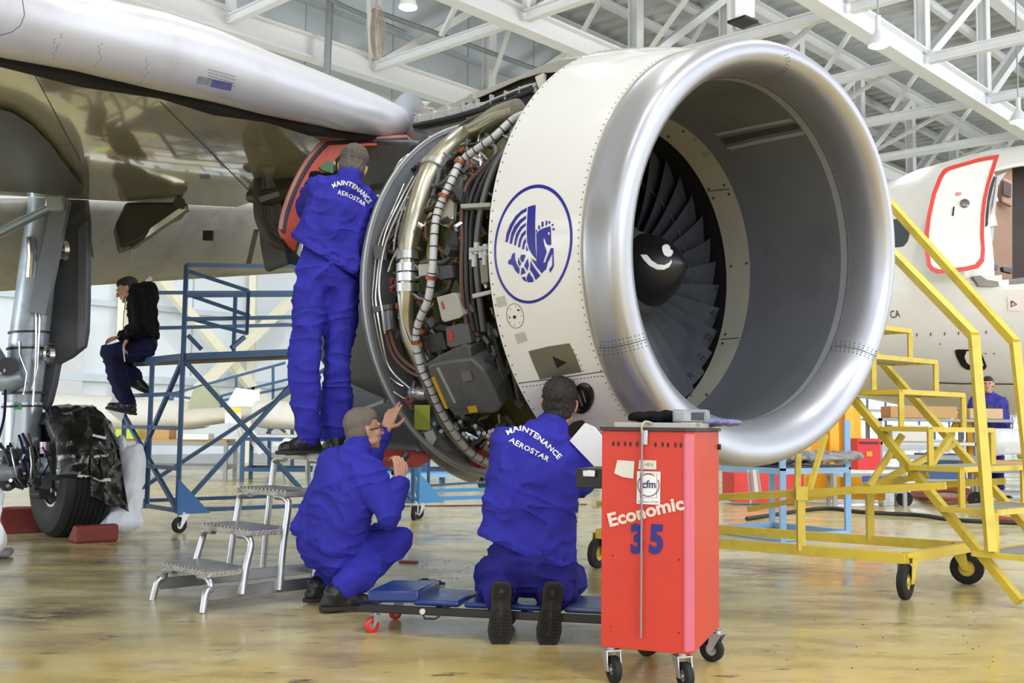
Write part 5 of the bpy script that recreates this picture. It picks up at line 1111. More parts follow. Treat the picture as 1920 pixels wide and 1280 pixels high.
# ================= mechanic's creeper =================
K0 = V((-.68, 4.99, 0)); K1 = V((.62, 4.72, 0)); kd = (K1-K0).normalized(); kn = V((-kd.y, kd.x, 0))
CRP = thing('creeper', K0, 'low blue vinyl mechanics creeper with red wheels lying between the kneeling man and the cart', 'creeper')
def kp(s, t, z): return K0+kd*s+kn*t+V((0, 0, z))
Lk = (K1-K0).length
for t in (.0, .40): MB().bar(kp(0, t, .115), kp(Lk, t, .115), .025, .035).build('side_rail', M['bframe'], CRP, smooth=False, bevel=.004)
for s in (.0, .35, .75, Lk): MB().bar(kp(s, 0, .11), kp(s, .4, .11), .03, .025).build('cross_rail', M['bframe'], CRP, smooth=False)
mb = MB()
def pad(s0, s1, z0, z1, th, name, m=M['vinyl'], t0=.02, t1=.38):
    me = MB().prism([kp(s0, t0, z0), kp(s1, t0, z1), kp(s1, t1, z1), kp(s0, t1, z0)], [kp(s0, t0, z0+th), kp(s1, t0, z1+th), kp(s1, t1, z1+th), kp(s0, t1, z0+th)])
    return me.build(name, m, CRP, bevel=.012)
pad(.02, .27, .135, .145, .055, 'head_rest'); pad(.24, .46, .132, .132, .028, 'padding'); pad(.48, .92, .132, .132, .025, 'padding'); pad(.94, Lk-.02, .132, .132, .025, 'padding', mat('slate_vinyl', (70, 84, 120), .35))
for s in (.60,): MB().bar(kp(s, .0, .162), kp(s+.05, .4, .162), .028, .006).build('strap', M['cable'], CRP, smooth=False)
MB().cyl(kp(1.16, .08, .18), kp(1.2, .32, .185), .022).build('hand_roller', mat('grey_roller', (88, 88, 94), .6), CRP)
MB().cyl(kp(.30, -.014, .115), kp(.30, -.024, .115), .013).build('round_bolt', M['gwhite'], CRP)
for s, t, m_ in ((.045, .03, 'rwheel'), (.045, .38, 'rwheel'), (.62, .38, 'rubber'), (1.15, .03, 'rubber')): caster(CRP, kp(s, t, 0), .034, .6, M[m_], M['caster'], .022)
MB().tube([kp(.3, -.01, .1), kp(.31, -.02, .085), kp(.36, -.02, .085), kp(.38, -.01, .1)], .005, 6).build('hook', M['cable'], CRP)
# floor litter
mb = MB(); p = G(805, 1092, .015)
for d, r_ in (((-.03, 0, 0), (.05, .05, .022)), ((.03, 0, 0), (.05, .03, .014)), ((.075, .0, -.005), (.03, .014, .008))): mb.ell(p+V(d), r_)
me = vox(mb, .006, 3); wrinkle(me, .008, 25, 7); tag(mesh_obj('navy_rag', me, M['rag'], None, cent([v.co for v in me.vertices])), 'crumpled navy rag on the floor behind the creeper', 'rag')
p = G(766, 1053, .008); tag(MB().box(p, (.13, .05, .014), Matrix.Rotation(-.2, 3, 'Z')).build('red_strip', mat('dull_red', (120, 54, 54), .6), bevel=.004), 'short dull red strip on the floor beside the squatting man\'s knee', 'strip')
p = G(755, 1047, .02); tag(MB().box(p+V((0, .05, .01)), (.05, .04, .04)).build('white_cube', M['gwhite'], bevel=.006), 'small off-white block on the floor behind the dull red strip', 'block')
p = G(899, 1070, .006); tag(MB().box(p, (.06, .03, .01)).build('red_scrap', mat('dull_red', (120, 54, 54)), bevel=.002), 'tiny red scrap on the floor left of the kneeling man\'s hips', 'scrap')
mb = MB(); rnd = random.Random(8)
for i in range(60):
    if i < 40: p = G(rnd.uniform(790, 905), rnd.uniform(1045, 1100), .002)
    else: p = G(rnd.uniform(1420, 1900), rnd.uniform(1120, 1260), .001)
    mb.ell(p, (rnd.uniform(.002, .006), rnd.uniform(.002, .005), .002), n=6)
tag(mb.build('floor_crumbs', M['cable']), 'dark crumbs of dirt scattered over the floor', 'dirt', kind='stuff')
# ================= yellow stairs =================
ys = M['ylw']; YST = thing('access_stairs', V((2.8, 5.9, 0)), 'yellow steel access stairs with open frame treads and two handrails at the right', 'stairs')
sw = V((.60, .50, 0)); 
def yb(p, q, w=.038, name='frame_bar', m=ys, h=None): return MB().bar(p, q, w, h or w).build(name, m, YST, smooth=False)
def yn(k, z=None): return V((2.83-.1*k, 5.86+.2*k, (.27+.232*k) if z is None else z))
for k in range(7):
    a = yn(k); b = a+sw; bk = V((-.21, .235, 0)); c, d = b+bk, a+bk
    for p, q in ((a, b), (b, c), (c, d), (d, a)): yb(p, q, .03, 'tread_frame')
    yb(a-V((0, 0, .232 if k else .27)), a, .03, 'riser_post'); yb(b-V((0, 0, .232 if k else .27)), b, .03, 'riser_post')
    mb = MB()
    for i in range(7): t = (i+.5)/7; mb.bar(a.lerp(d, t)+V((0, 0, .004)), b.lerp(c, t)+V((0, 0, .004)), .01, .02)
    mb.build('tread_grating', mat('tread_galv', (176, 176, 168), .35, .6), YST, smooth=False)
s0 = V((2.80, 5.93, .03)); s1 = yn(7)+V((-.19, .22, -.16)); yb(s0, s1, .045, 'stringer'); yb(s0+sw, s1+sw, .045, 'stringer')
pb, pt = W(1858, 1034, 6.0), W(1826, 630, 6.15); yb(pb, pt, .05, 'rail_post'); yb(pt, W(1640, 440, 7.3), .05, 'handrail')
pb, pt = W(1938, 960, 6.55), W(1903, 642, 6.65); yb(pb, pt, .05, 'rail_post'); yb(pt, W(1640, 350, 7.9), .05, 'handrail')
bw = V((.63, .63, 0)); b0 = V((2.26, 6.17, .23)); b1 = V((.6, 7.35, .23))
for o_ in (V((0, 0, 0)), bw): yb(b0+o_, b1+o_, .04, 'base_rail', h=.06)
yb(b0, b0+bw, .04, 'base_rail', h=.06); yb(b1, b1+bw, .04, 'base_rail', h=.06)
for o_ in (V((0, 0, 0)), bw):
    p = b0.lerp(b1, .30)+o_; yb(p, p+V((0, 0, .3)), .045, 'base_post'); yb(b0.lerp(b1, 1)+o_+V((0, 0, .2)), b0.lerp(b1, .0)+o_+V((.2, -.1, .42)), .04, 'upper_rail'); yb(p+V((0, 0, .3)), p+V((0, 0, .38)), .07, 'bracket')
yb(W(1497, 850, 7.0), W(1494, 952, 7.0), .035, 'brace'); yb(W(1548, 815, 7.2), W(1516, 924, 7.0), .03, 'brace'); yb(W(1787, 832, 7.1), W(1634, 912, 6.8), .035, 'brace'); yb(W(1692, 815, 6.8), W(1630, 910, 6.8), .035, 'brace')
yb(W(1746, 870, 6.6), W(1786, 812, 6.9), .035, 'brace'); yb(W(1403, 955, 7.4), W(1740, 890, 6.6), .035, 'upper_rail')
for p, yw, m_ in ((V((2.26, 6.17, 0)), .9, 'ylw'), (V((2.88, 6.8, 0)), 2.6, 'ylw')): caster(YST, p, .1, yw, M['rubber'], ys, .05)
for p in (b1, b1+bw): caster(YST, V((p.x, p.y, 0)), .1, .9, M['rubber'], ys, .05)
# ================= people =================
def fr_mat(f, u):
    f = V(f).normalized(); u = V(u); l = u.cross(f).normalized(); u2 = f.cross(l); return Matrix((f, l, u2)).transposed()   # columns: front, left, up
def mjoin(*mes):
    mb = MB()
    for me in mes: mb.add([v.co.copy() for v in me.vertices], [tuple(p.vertices) for p in me.polygons])
    return mb.mesh('body', recalc=False)
def hand_parts(mb, w, d, pn, curl=.5, thumb=1, sc_=1., spread=.06, curls=None):
    """w wrist, d direction of the hand, pn palm normal (fingers curl toward it); thumb = side sign"""
    d = V(d).normalized(); pn = V(pn); pn = (pn-d*pn.dot(d)).normalized(); s = d.cross(pn)*thumb
    for i, (o, L_) in enumerate(((.030, .90), (.011, 1.0), (-.008, .95), (-.026, .78))):
        kn = w+d*.092*sc_+s*o*sc_-d*abs(o)*.18; mb.cap(w+s*o*.55*sc_, kn, .0155*sc_, .0115*sc_, 10)
        ang = 0; p = kn; q = d+s*(o*spread*16); q.normalize(); c_ = curls[i] if curls else curl
        for k, (ln, r1, r2) in enumerate(((.042, .0098, .0088), (.026, .0088, .008), (.021, .008, .0068))):
            ang += c_*(.75, 1.0, .7)[k]; dd_ = (q*math.cos(ang)+pn*math.sin(ang)); e_ = p+dd_*ln*L_*sc_; mb.cap(p, e_, r1*sc_, r2*sc_, 10); p = e_
    b = w+d*.028*sc_+s*.024*sc_; m_ = b+(d*.55+s*.75+pn*.35).normalized()*.042*sc_; e_ = m_+(d*.85+s*.3+pn*.5).normalized()*.032*sc_; t_ = e_+(d*.9+s*.05+pn*.5).normalized()*.024*sc_
    mb.cap(w+s*.01, b, .017*sc_, .0145*sc_, 10); mb.cap(b, m_, .0145*sc_, .011*sc_, 10); mb.cap(m_, e_, .011*sc_, .0098*sc_, 10); mb.cap(e_, t_, .0098*sc_, .008*sc_, 10)
def head_parts(c, F_, U_, s=1.):
    m = fr_mat(F_, U_); L = lambda x, y, z: c+m@V((x, y, z))*s
    mb = MB(); e = lambda p, r: mb.ell(L(*p), tuple(k*s for k in r), m, 18)
    e((-.008, 0, .03), (.094, .074, .088)); e((.018, 0, -.03), (.07, .062, .07)); e((.045, 0, -.075), (.042, .042, .03)); e((.068, 0, -.093), (.02, .024, .017))
    e((.076, 0, .022), (.02, .052, .014)); mb.cap(L(.088, 0, .015), L(.112, 0, -.026), .009*s, .0135*s); e((.098, .011, -.03), (.012, .008, .008)); e((.098, -.011, -.03), (.012, .008, .008))
    e((.086, 0, -.052), (.014, .024, .006)); e((.085, 0, -.062), (.013, .021, .007))
    for y in (-1, 1):
        e((.055, y*.04, -.02), (.028, .022, .024)); e((-.006, y*.077, -.008), (.018, .009, .031)); e((-.016, y*.084, .002), (.012, .006, .024)); e((.02, y*.05, -.06), (.045, .016, .022))
    hb_ = MB(); h_ = lambda p, r: hb_.ell(L(*p), tuple(k*s for k in r), m, 18)
    eb = MB()
    for y in (-1, 1): eb.ell(L(.0815, y*.031, .0), .009*s, n=12)
    br = MB()
    for y in (-1, 1): br.cap(L(.099, y*.016, .026), L(.09, y*.048, .027), .0045*s, .003*s, 8)
    pu = MB()
    for y in (-1, 1): pu.ell(L(.0885, y*.031, .0), .0042*s, n=10)
    return mb, (hb_, h_, L), eb, br, pu
def person(J, label, colors, hair='short', hands=None, text=None, seed=1, cl=1., hood=False, gloves=None, scale=1., jac=None, soles=False, glasses=False):
    over, over_t, shoe, hairm, skinm = colors
    P = lambda k: V(J[k]); up = V((0, 0, 1))
    lat = (P('shL')-P('shR')).normalized(); sp = (P('neck')-P('pel')).normalized(); frn = lat.cross(sp).normalized()
    tm = Matrix((frn, lat, frn.cross(lat))).transposed()
    hd, (hb_, h_, HL), eb, br, pu = head_parts(P('head'), J['hf'], J['hu'], scale)
    m = fr_mat(J['hf'], J['hu'])
    hd.cap(P('head')-m@V((.02, 0, .05)), P('neck')+sp*.01-frn*.0, .056*scale, .06*scale); hd.cap(P('neck')+sp*.01, P('neck')-sp*.05, .055*scale, .045*scale)
    me_head = vox(hd, .0055, 3)
    inn = MB(); inn.cap(P('neck')-sp*.06, P('waist'), .06, .06); inn.cap(P('waist'), P('pel'), .06, .08)
    for s in 'LR':
        inn.cap(P('sh'+s), P('el'+s), .04, .032); inn.cap(P('el'+s), P('wr'+s), .032, .024); inn.cap(P('hp'+s), P('kn'+s), .06, .045); inn.cap(P('kn'+s), P('an'+s), .045, .03)
        inn.cap(P('neck')-sp*.07, P('sh'+s), .05, .045)
    me_in = vox(inn, .018, 2)
    hm = MB(); gl = MB()
    for s, hp in (hands or {}).items():
        tgt = gl if gloves and s in gloves else hm
        w = P('wr'+s); d = V(hp['d']).normalized(); tgt.cap(w-d*.07, w, .027, .024); hand_parts(tgt, w, d, hp['pn'], hp.get('curl', .5), hp.get('thumb', 1), hp.get('sc', 1.), hp.get('spread', .06), hp.get('curls'))
    mes = [me_head, me_in]
    if hm.v: mes.append(vox(hm, .0032, 2))
    me = mjoin(*mes); base = V((P('pel').x, P('pel').y, min(P('anL').z, P('anR').z)))
    body = mesh_obj('person', me, skinm, None, base); tag(body, label, 'person'); WLb = body
    if gl.v: mesh_obj('glove', vox(gl, .0035, 2), M['blackc'], body)
    eb.build('eyes', M['eye'], body); pu.build('pupils', M['black'], body); br.build('eyebrows', hairm, body)
    # hair
    h_((-.02, 0, .042), (.092, .0785, .084)); h_((-.03, 0, .0), (.074, .079, .07)); h_((.01, 0, .068), (.078, .068, .056))
    if hair == 'thick': h_((.0, 0, .082), (.08, .07, .05)); h_((-.03, .0, .05), (.09, .084, .08)); h_((.06, .02, .1), (.03, .04, .02)); h_((-.04, 0, -.045), (.055, .066, .04)); h_((0.004, 0.07, .03), (.02, .016, .05)); h_((0.004, -.07, .03), (.02, .016, .05))
    elif hair == 'curly': h_((-.02, 0, .06), (.1, .086, .085)); h_((-.045, 0, -.03), (.06, .072, .05))
    else: h_((-.045, 0, -.035), (.052, .064, .04))
    hm_ = vox(hb_, .0055, 2); wrinkle(hm_, .007 if hair != 'short' else .0025, 45, seed, (1, 1, .6), ridge=False, amp2=.6); mesh_obj('hair', hm_, hairm, body)
    if glasses:
        g_ = MB()
        for y in (-1, 1):
            g_.tube([HL(.088, y*.062, .004), HL(.05, y*.078, .006), HL(-.005, y*.086, .004), HL(-.02, y*.083, -.01)], .003, 6); g_.tube([HL(.1, y*.034+.022*math.cos(a), .0+.016*math.sin(a)) for a in [k*math.pi/6 for k in range(12)]], .002, 6, closed=True)
        g_.build('glasses', M['cable'], body)
    # jacket
    jk = MB(); E_ = lambda c, r: jk.ell(c, tuple(k*cl for k in r), tm, 20)
    sm = (P('shL')+P('shR'))/2; sw_ = (P('shL')-P('shR')).length/2
    jk.cap(P('shL'), P('shR'), .078*cl, .078*cl); E_(P('chest'), (.125, sw_*.94+.02, .17)); E_(P('chest').lerp(P('waist'), .5), (.128, sw_*.9+.01, .16)); E_(P('waist'), (.132, sw_*.88+.01, .13))
    if jac != 'short': E_(P('waist').lerp(P('pel'), .7), (.142, sw_*.9+.02, .1))
    jk.cap(P('neck')-sp*.05, sm, .085*cl, .1*cl); jk.cap(P('neck')-sp*.06, P('neck')+sp*.014, .086, .074)
    wc = P('waist').lerp(P('pel'), .45 if jac != 'short' else .1)
    for k_ in (-1, 1):
        for f_ in (.38, .62): jk.cap(sm+lat*k_*sw_*f_*1.1-sp*.06, wc+lat*k_*sw_*f_*1.12, .105*cl, .118*cl)
        for f_ in (.0, .7): jk.cap(wc+lat*k_*sw_*f_, wc+lat*k_*sw_*(f_-.5)+sp*.01, .13*cl, .13*cl)
    for s in 'LR':
        jk.cap(P('neck')-sp*.03, P('sh'+s), .062*cl, .075*cl); jk.cap(P('sh'+s), P('el'+s), .076*cl, .060*cl); w = P('wr'+s); e_ = P('el'+s); jk.cap(e_, e_.lerp(w, .93), .060*cl, .041*cl); jk.cap(e_.lerp(w, .84), e_.lerp(w, .9), .047*cl, .047*cl)
    if hood: jk.ell(P('neck')-frn*.11-sp*.04, (.09, .13, .12), tm); jk.ell(P('neck')-frn*.07+sp*.03, (.07, .1, .06), tm)
    me = vox(jk, .0095, 8); wrinkle(me, .024, 4.2, seed, (1, 1, .7), True, .3); wrinkle(me, .010, 10, seed+5, (.7, .7, 1.2), True, .2)
    hp_ = P('waist').lerp(P('pel'), J.get('hem', .8)); hn = (sp+frn*J.get('hemf', 0.)+lat*J.get('heml', 0.)).normalized(); ax_ = lambda q: (q-hp_)-sp*(q-hp_).dot(sp)
    for v in me.vertices:
        q = V(v.co); t_ = (q-hp_).dot(hn); r_ = ax_(q)
        if r_.length < .3 and 0 <= t_ < .05: v.co = q+r_.normalized()*(.010*math.sin(math.pi*t_/.05)+.003*math.sin(math.atan2(r_.dot(frn), r_.dot(lat))*34)-.004)
    bmj = bmesh.new(); bmj.from_mesh(me); near_ = lambda q: ax_(q).length < .3 and (q-hp_).length < .42
    fsel = [f_ for f_ in bmj.faces if near_(f_.calc_center_median())]; esel = list({e_ for f_ in fsel for e_ in f_.edges}); vsel = list({v_ for f_ in fsel for v_ in f_.verts})
    bmesh.ops.bisect_plane(bmj, geom=vsel+esel+fsel, plane_co=hp_, plane_no=hn, clear_inner=True); bmj.to_mesh(me); bmj.free()
    jacket = mesh_obj('jacket', me, over, body); qs = jacket.modifiers.new('cloth', 'SOLIDIFY'); qs.thickness = .006; qs.offset = -1
    # stand-up collar and waist band
    cb = MB(); n0 = P('neck')-sp*.005
    cb.tube([n0+(frn*math.cos(a)*.068+lat*math.sin(a)*.078)*cl-sp*(.012*math.cos(a)) for a in [2*math.pi*k/24 for k in range(24)]], .021, 8, closed=True); cb.tube([n0-sp*.03+(frn*math.cos(a)*.075+lat*math.sin(a)*.088)*cl for a in [2*math.pi*k/24 for k in range(24)]], .026, 8, closed=True)
    # trousers
    kn_ = J.get('leg', 1.); tr = MB(); tr.cap(P('pel'), P('waist'), .125*cl, .09*cl); tr.cap(P('pel')+lat*.06, P('waist')+lat*.07, .11*cl, .08*cl); tr.cap(P('pel')-lat*.06, P('waist')-lat*.07, .11*cl, .08*cl); tr.ell(P('pel'), (.135*cl, .175*cl, .125), tm, 20)
    for s in 'LR':
        tr.cap(P('hp'+s), P('kn'+s), .104*cl, .082*cl*kn_); tr.cap(P('kn'+s), P('an'+s).lerp(P('kn'+s), .12), .082*cl*kn_, .078*cl*kn_); tr.cap(P('pel'), P('hp'+s), .11*cl, .105*cl)
    me = vox(tr, .0095, 7); wrinkle(me, .022, 4.2, seed+3, (1, 1, .7), True, .3); wrinkle(me, .011, 9, seed+8, (.5, .5, 1.5), True, .2); trousers = mesh_obj('trousers', me, over_t, body)
    # shoes
    for s in 'LR':
        a, t = P('an'+s), P('toe'+s); su = V(J.get('su'+s, up)).normalized(); d = (t-a); d = (d-su*d.dot(su)).normalized(); sd2 = su.cross(d); h = J.get('ah', .075)
        b = a-su*h; sh = MB(); sh.cap(a-d*.015-su*.0, b-d*.03+su*.035, .056, .042); sh.cap(b-d*.04+su*.04, b+d*.10+su*.04, .042, .045); sh.cap(b+d*.06+su*.04, b+d*.16+su*.034, .047, .038); sh.cap(a, b+d*.08+su*.055, .052, .042)
        ms = vox(sh, .006, 4); wrinkle(ms, .003, 20, seed, ridge=True); so = mesh_obj('boot' if soles else 'shoe', ms, shoe, body)
        ol = [(-.085, .024), (-.075, .04), (-.04, .046), (.02, .042), (.08, .05), (.13, .056), (.17, .05), (.2, .032), (.208, 0), (.2, -.032), (.17, -.05), (.13, -.056), (.08, -.05), (.02, -.042), (-.04, -.046), (-.075, -.04), (-.085, -.024)]
        f_ = [b+d*x+sd2*y for x, y in ol]; s_ = MB().prism(f_, [p+su*.022 for p in f_]); so2 = s_.build('sole', M['sole'], so, bevel=.004)
        if soles:
            tb = MB()
            for x in [k*.0155-.068 for k in range(17)]:
                wv = .030 if x < .05 else .038
                if x > .16: wv = .026
                if -.005 < x < .035: continue
                for y in (-.62, .62): tb.bar(b+d*x+sd2*(y*wv-.42*wv)-su*.002, b+d*(x+.004*y)+sd2*(y*wv+.42*wv)-su*.002, .009, .008, su)
            tag(tb.build('tread_blocks', mat('sole_tread', (36, 34, 31), .85), so, smooth=False), kind='stuff')
    if text:
        hj = bvh_hit(tree(jacket)); tm_ = mat('jacket_lettering', (226, 226, 224), .6, var=.02)
        for s_, pp, hh, bo in text: skin(text_path(s_, pp, hh, bo, 1.08), hj, 'jacket_lettering', tm_, body, .004, 3)
    return body, jacket, trousers
A_ = lambda u, v, Y: W(u, v, Y)
mech = (M['over'], M['over'], M['shoe'])
# standing on the stool
J = dict(hem=.35, heml=-.3, pel=A_(608, 515, 6.2), waist=A_(616, 470, 6.2), chest=A_(634, 392, 6.18), neck=A_(656, 335, 6.14), head=A_(661, 316, 6.20), hf=(-.12, .93, -.3), hu=(.12, .3, 1),
 shL=A_(596, 360, 6.18), shR=A_(686, 385, 6.24), elL=A_(577, 392, 6.42), elR=A_(700, 440, 6.5), wrL=A_(585, 345, 6.62), wrR=A_(722, 400, 6.72),
 hpL=A_(583, 545, 6.17), hpR=A_(640, 545, 6.24), knL=A_(571, 680, 6.10), knR=A_(632, 685, 6.22), anL=A_(580, 812, 6.14), anR=A_(628, 812, 6.3), toeL=A_(530, 830, 6.02), toeR=A_(602, 828, 6.6))
for s, dx in (('L', 0), ('R', 0)): J['an'+s].z = .78+.075
person(J, 'man in blue overall standing on the step stool, back turned, reaching the orange cowl door', mech+(M['hairg'], M['skin']), 'curly', dict(L=dict(d=(.1, .5, .8), pn=(0, 1, -.2), curl=.6, thumb=-1), R=dict(d=(.3, .8, .4), pn=(-.3, 1, 0), curl=.6)), gloves='L',
 text=[('MAINTENANCE', [(625, 353), (642, 347), (660, 352), (678, 366), (690, 382)], 8.5, .03), ('AEROSTAR', [(632, 364), (648, 368), (666, 377), (683, 387)], 8, .02)], seed=2)
# squatting
J = dict(hem=.95, hemf=-.1, pel=A_(612, 1022, 5.74), waist=A_(620, 985, 5.74), chest=A_(640, 905, 5.69), neck=A_(668, 842, 5.71), head=A_(681, 806, 5.76), hf=(.8, .55, .12), hu=(0, 0, 1),
 shL=A_(628, 865, 5.76), shR=A_(694, 890, 5.55), elL=A_(690, 872, 6.05), elR=A_(728, 968, 5.49), wrL=A_(722, 806, 6.05), wrR=A_(748, 900, 5.61),
 hpL=A_(632, 1030, 5.86), hpR=A_(630, 1040, 5.66), knL=A_(730, 1008, 6.05), knR=A_(748, 1014, 5.74), anL=A_(598, 1072, 5.80), anR=A_(632, 1082, 5.53), toeL=A_(650, 1095, 5.95), toeR=A_(700, 1118, 5.61), ah=.08)
J['anL'].z = .09; J['anR'].z = .09
sq, sqj, sqt = person(J, 'man in blue overall squatting beside the step stool, one hand raised to the engine ring', mech+(M['hairs'], M['skin']), 'short', dict(L=dict(d=(.32, .05, .9), pn=(.3, .9, 0), curls=[.15, .2, .6, .8], thumb=-1, spread=.08), R=dict(d=(-.02, .15, 1), pn=(-.55, .7, 0), curl=.85, thumb=-1)), seed=5, glasses=True)
MB().tube([A_(706, 824, 6.05), A_(712, 828, 6.05)], .001, 6)
t = MB(); t.tube([A_(738, 888, 5.66), A_(752, 866, 5.73), A_(762, 852, 5.76)], [.015, .017, .022], 14); tag(t.build('torch', M['cable'], bevel=.001), 'small black torch held in the squatting man\'s right hand', 'torch')
wt = MB(); c_ = J['wrL']; d_ = V((.25, .1, .95)).normalized(); wt.lathe([(-.008, .028), (-.008, .032), (.008, .032), (.008, .028)], c_-d_*.02, d_, 20, close=True); wt.build('wrist_watch', M['gdark'], sq)
# kneeling
J = dict(hem=.7, heml=-.22, pel=A_(990, 1062, 4.95), waist=A_(985, 1000, 4.99), chest=A_(1002, 890, 5.0), neck=A_(1036, 806, 5.02), head=A_(1049, 757, 5.05), hf=(.1, .97, .0), hu=(.05, -.05, 1),
 shL=A_(948, 828, 5.02), shR=A_(1068, 862, 5.0), elL=A_(938, 890, 5.22), elR=A_(1092, 908, 5.02), wrL=A_(990, 860, 5.5), wrR=A_(1092, 850, 5.42),
 hpL=A_(945, 1072, 4.96), hpR=A_(1035, 1074, 4.96), knL=A_(925, 1110, 5.24), knR=A_(1064, 1110, 5.22), anL=A_(940, 1122, 4.84), anR=A_(1032, 1122, 4.84), toeL=A_(938, 1180, 4.80), toeR=A_(1028, 1190, 4.78), suL=(0, 1, .12), suR=(-.05, 1, .12), ah=.085)
J['knL'].z = .22; J['knR'].z = .22
for s in 'LR': J['an'+s].z = .20; J['toe'+s].z = .03
person(J, 'dark-haired man in blue overall kneeling with his back to the camera under the white cowl', (M['over'], M['over2'], M['shoe'], M['hairb'], M['skin']), 'thick', dict(L=dict(d=(.2, .8, .6), pn=(.2, .6, -.5), curl=.5), R=dict(d=(0, .8, .7), pn=(-.4, .6, -.5), curl=.5)),
 text=[('MAINTENANCE', [(952, 816), (975, 808), (1000, 819), (1026, 840), (1047, 862)], 9.5, .03), ('AEROSTAR', [(954, 828), (975, 839), (1000, 851), (1027, 866)], 9, .02)], seed=9, soles=True, cl=1.04)
# seated on the scaffold
k = 10.02
J = dict(pel=A_(268, 645, k), waist=A_(272, 612, k), chest=A_(266, 570, k), neck=A_(254, 548, k), head=A_(240, 543, k), hf=(-.93, -.12, -.35), hu=(-.35, 0, .93),
 shL=A_(258, 566, k-.16), shR=A_(262, 562, k+.16), elL=A_(264, 612, k-.25), elR=A_(255, 606, k+.22), wrL=A_(240, 632, k-.2), wrR=A_(228, 632, k+.12),
 hpL=A_(264, 655, k-.09), hpR=A_(266, 655, k+.09), knL=A_(206, 662, k-.12), knR=A_(214, 668, k+.12), anL=A_(242, 760, k-.12), anR=A_(254, 712, k+.2), toeL=A_(222, 784, k-.12), toeR=A_(272, 726, k+.22), suL=(.2, 0, 1), suR=(.4, 0, .9))
st, _, _ = person(J, 'man in black hoodie and navy trousers sitting on the scaffold edge, looking down', (M['blackc'], M['navy'], M['shoe'], M['hairb'], M['skin2']), 'short', dict(L=dict(d=(-.35, -.1, -.9), pn=(.7, .3, 0), curl=.6, thumb=-1), R=dict(d=(-1, 0, -.1), pn=(0, 0, -1), curl=.5)), seed=12, hood=True)
tag(MB().cyl(A_(231, 652, 9.78), A_(234, 678, 9.78), .005, n=8).build('pen', M['paper']), 'white pen held in the hand of the man in the black hoodie', 'pen')
MB().tube([A_(236, 560, 9.85), A_(232, 590, 9.82), A_(231, 618, 9.82)], .006, 6).build('lanyard', M['gwhite'], st)
pg = [W(212, 742, 10.2), W(238, 760, 10.2), W(228, 792, 10.25), W(199, 768, 10.25)]; tag(MB().prism(pg, [p+V((0, .006, 0)) for p in pg]).build('paper_sheet', M['paper'], smooth=False), 'white printed sheet of paper hanging below the seated man\'s boot', 'paper')
# background man
bx, by = 6.82, 15.25
J = dict(pel=V((bx, by, .93)), waist=V((bx, by, 1.08)), chest=V((bx, by, 1.28)), neck=V((bx, by, 1.48)), head=V((bx-.02, by-.03, 1.62)), hf=(-.45, -.9, -.05), hu=(0, 0, 1),
 shL=V((bx+.17, by-.03, 1.38)), shR=V((bx-.18, by+.03, 1.38)), elL=V((bx+.24, by, 1.12)), elR=V((bx-.26, by, 1.12)), wrL=V((bx+.22, by-.1, .9)), wrR=V((bx-.26, by-.08, .88)),
 hpL=V((bx+.09, by, .88)), hpR=V((bx-.09, by, .88)), knL=V((bx+.1, by-.04, .48)), knR=V((bx-.12, by-.02, .48)), anL=V((bx+.12, by, .1)), anR=V((bx-.16, by+.03, .1)), toeL=V((bx+.2, by-.2, .03)), toeR=V((bx-.2, by-.2, .03)))
bk, bj, _ = person(J, 'man in dark blue jacket and grey shirt standing far back behind the yellow stairs', (mat('royal_jacket', (44, 42, 132), .8), mat('royal_jacket', (44, 42, 132)), M['shoe'], M['hairb'], M['skin']), 'short', dict(L=dict(d=(0, -.1, -1), pn=(-1, 0, 0), curl=.4), R=dict(d=(0, -.1, -1), pn=(1, 0, 0), curl=.4)), seed=15)
h_ = bvh_hit(tree(bj)); skin(poly_bm([[(1852, 760), (1862, 758), (1866, 790), (1866, 800), (1858, 800)]]), h_, 'shirt', mat('grey_shirt', (66, 66, 78), .8), bk, .006, 6)
# ================= airliner at the right =================
AIR = thing('airliner_nose', V((7, 15, 1)), 'white airliner front fuselage with a red-outlined open door at the right edge', 'airliner')
q0 = V((3.75, 17.7, 3.06)); qd = V((.98, -.06, 0)).normalized(); ql = V((-qd.y, qd.x, 0)); 
prof = [(0, .05, -.1), (.15, .38, -.1), (.5, .78, -.07), (1.0, 1.13, -.03), (1.7, 1.46, .02), (2.5, 1.71, .10), (3.4, 1.87, .18), (4.6, 1.97, .24), (7, 1.975, .25), (10, 1.975, .25), (16, 1.975, .25)]
prof = [(a*1.172, b*1.172, c*1.172) for a, b, c in prof]
def fprof(s):
    for i in range(len(prof)-1):
        if s <= prof[i+1][0]: t = (s-prof[i][0])/(prof[i+1][0]-prof[i][0]); return [prof[i][k]*(1-t)+prof[i+1][k]*t for k in (1, 2)]
    return prof[-1][1:]
def fus(s, a, k=0.): r, dz = fprof(s); return q0+qd*s+V((0, 0, dz))+(V((0, 0, 1))*math.sin(a)*(1.04 if math.sin(a) > 0 else .93)-ql*math.cos(a))*(r+k)
ss = [0, .05, .12, .25, .45, .7, 1.0, 1.35, 1.7, 2.1, 2.5, 2.9, 3.4]+[3.5+.09*i for i in range(80)]+[11.5, 14, 18]
NA = 160; vs = [fus(s, 2*math.pi*k/NA) for s in ss for k in range(NA)]
op = [(1868, 322), (1886, 312), (2100, 280), (2100, 520), (1900, 530), (1876, 524), (1858, 500), (1862, 420)]
def inpoly(x, y, P):
    c = False
    for i in range(len(P)):
        x1, y1 = P[i]; x2, y2 = P[i-1]
        if (y1 > y) != (y2 > y) and x < (x2-x1)*(y-y1)/(y2-y1)+x1: c = not c
    return c
fs = []
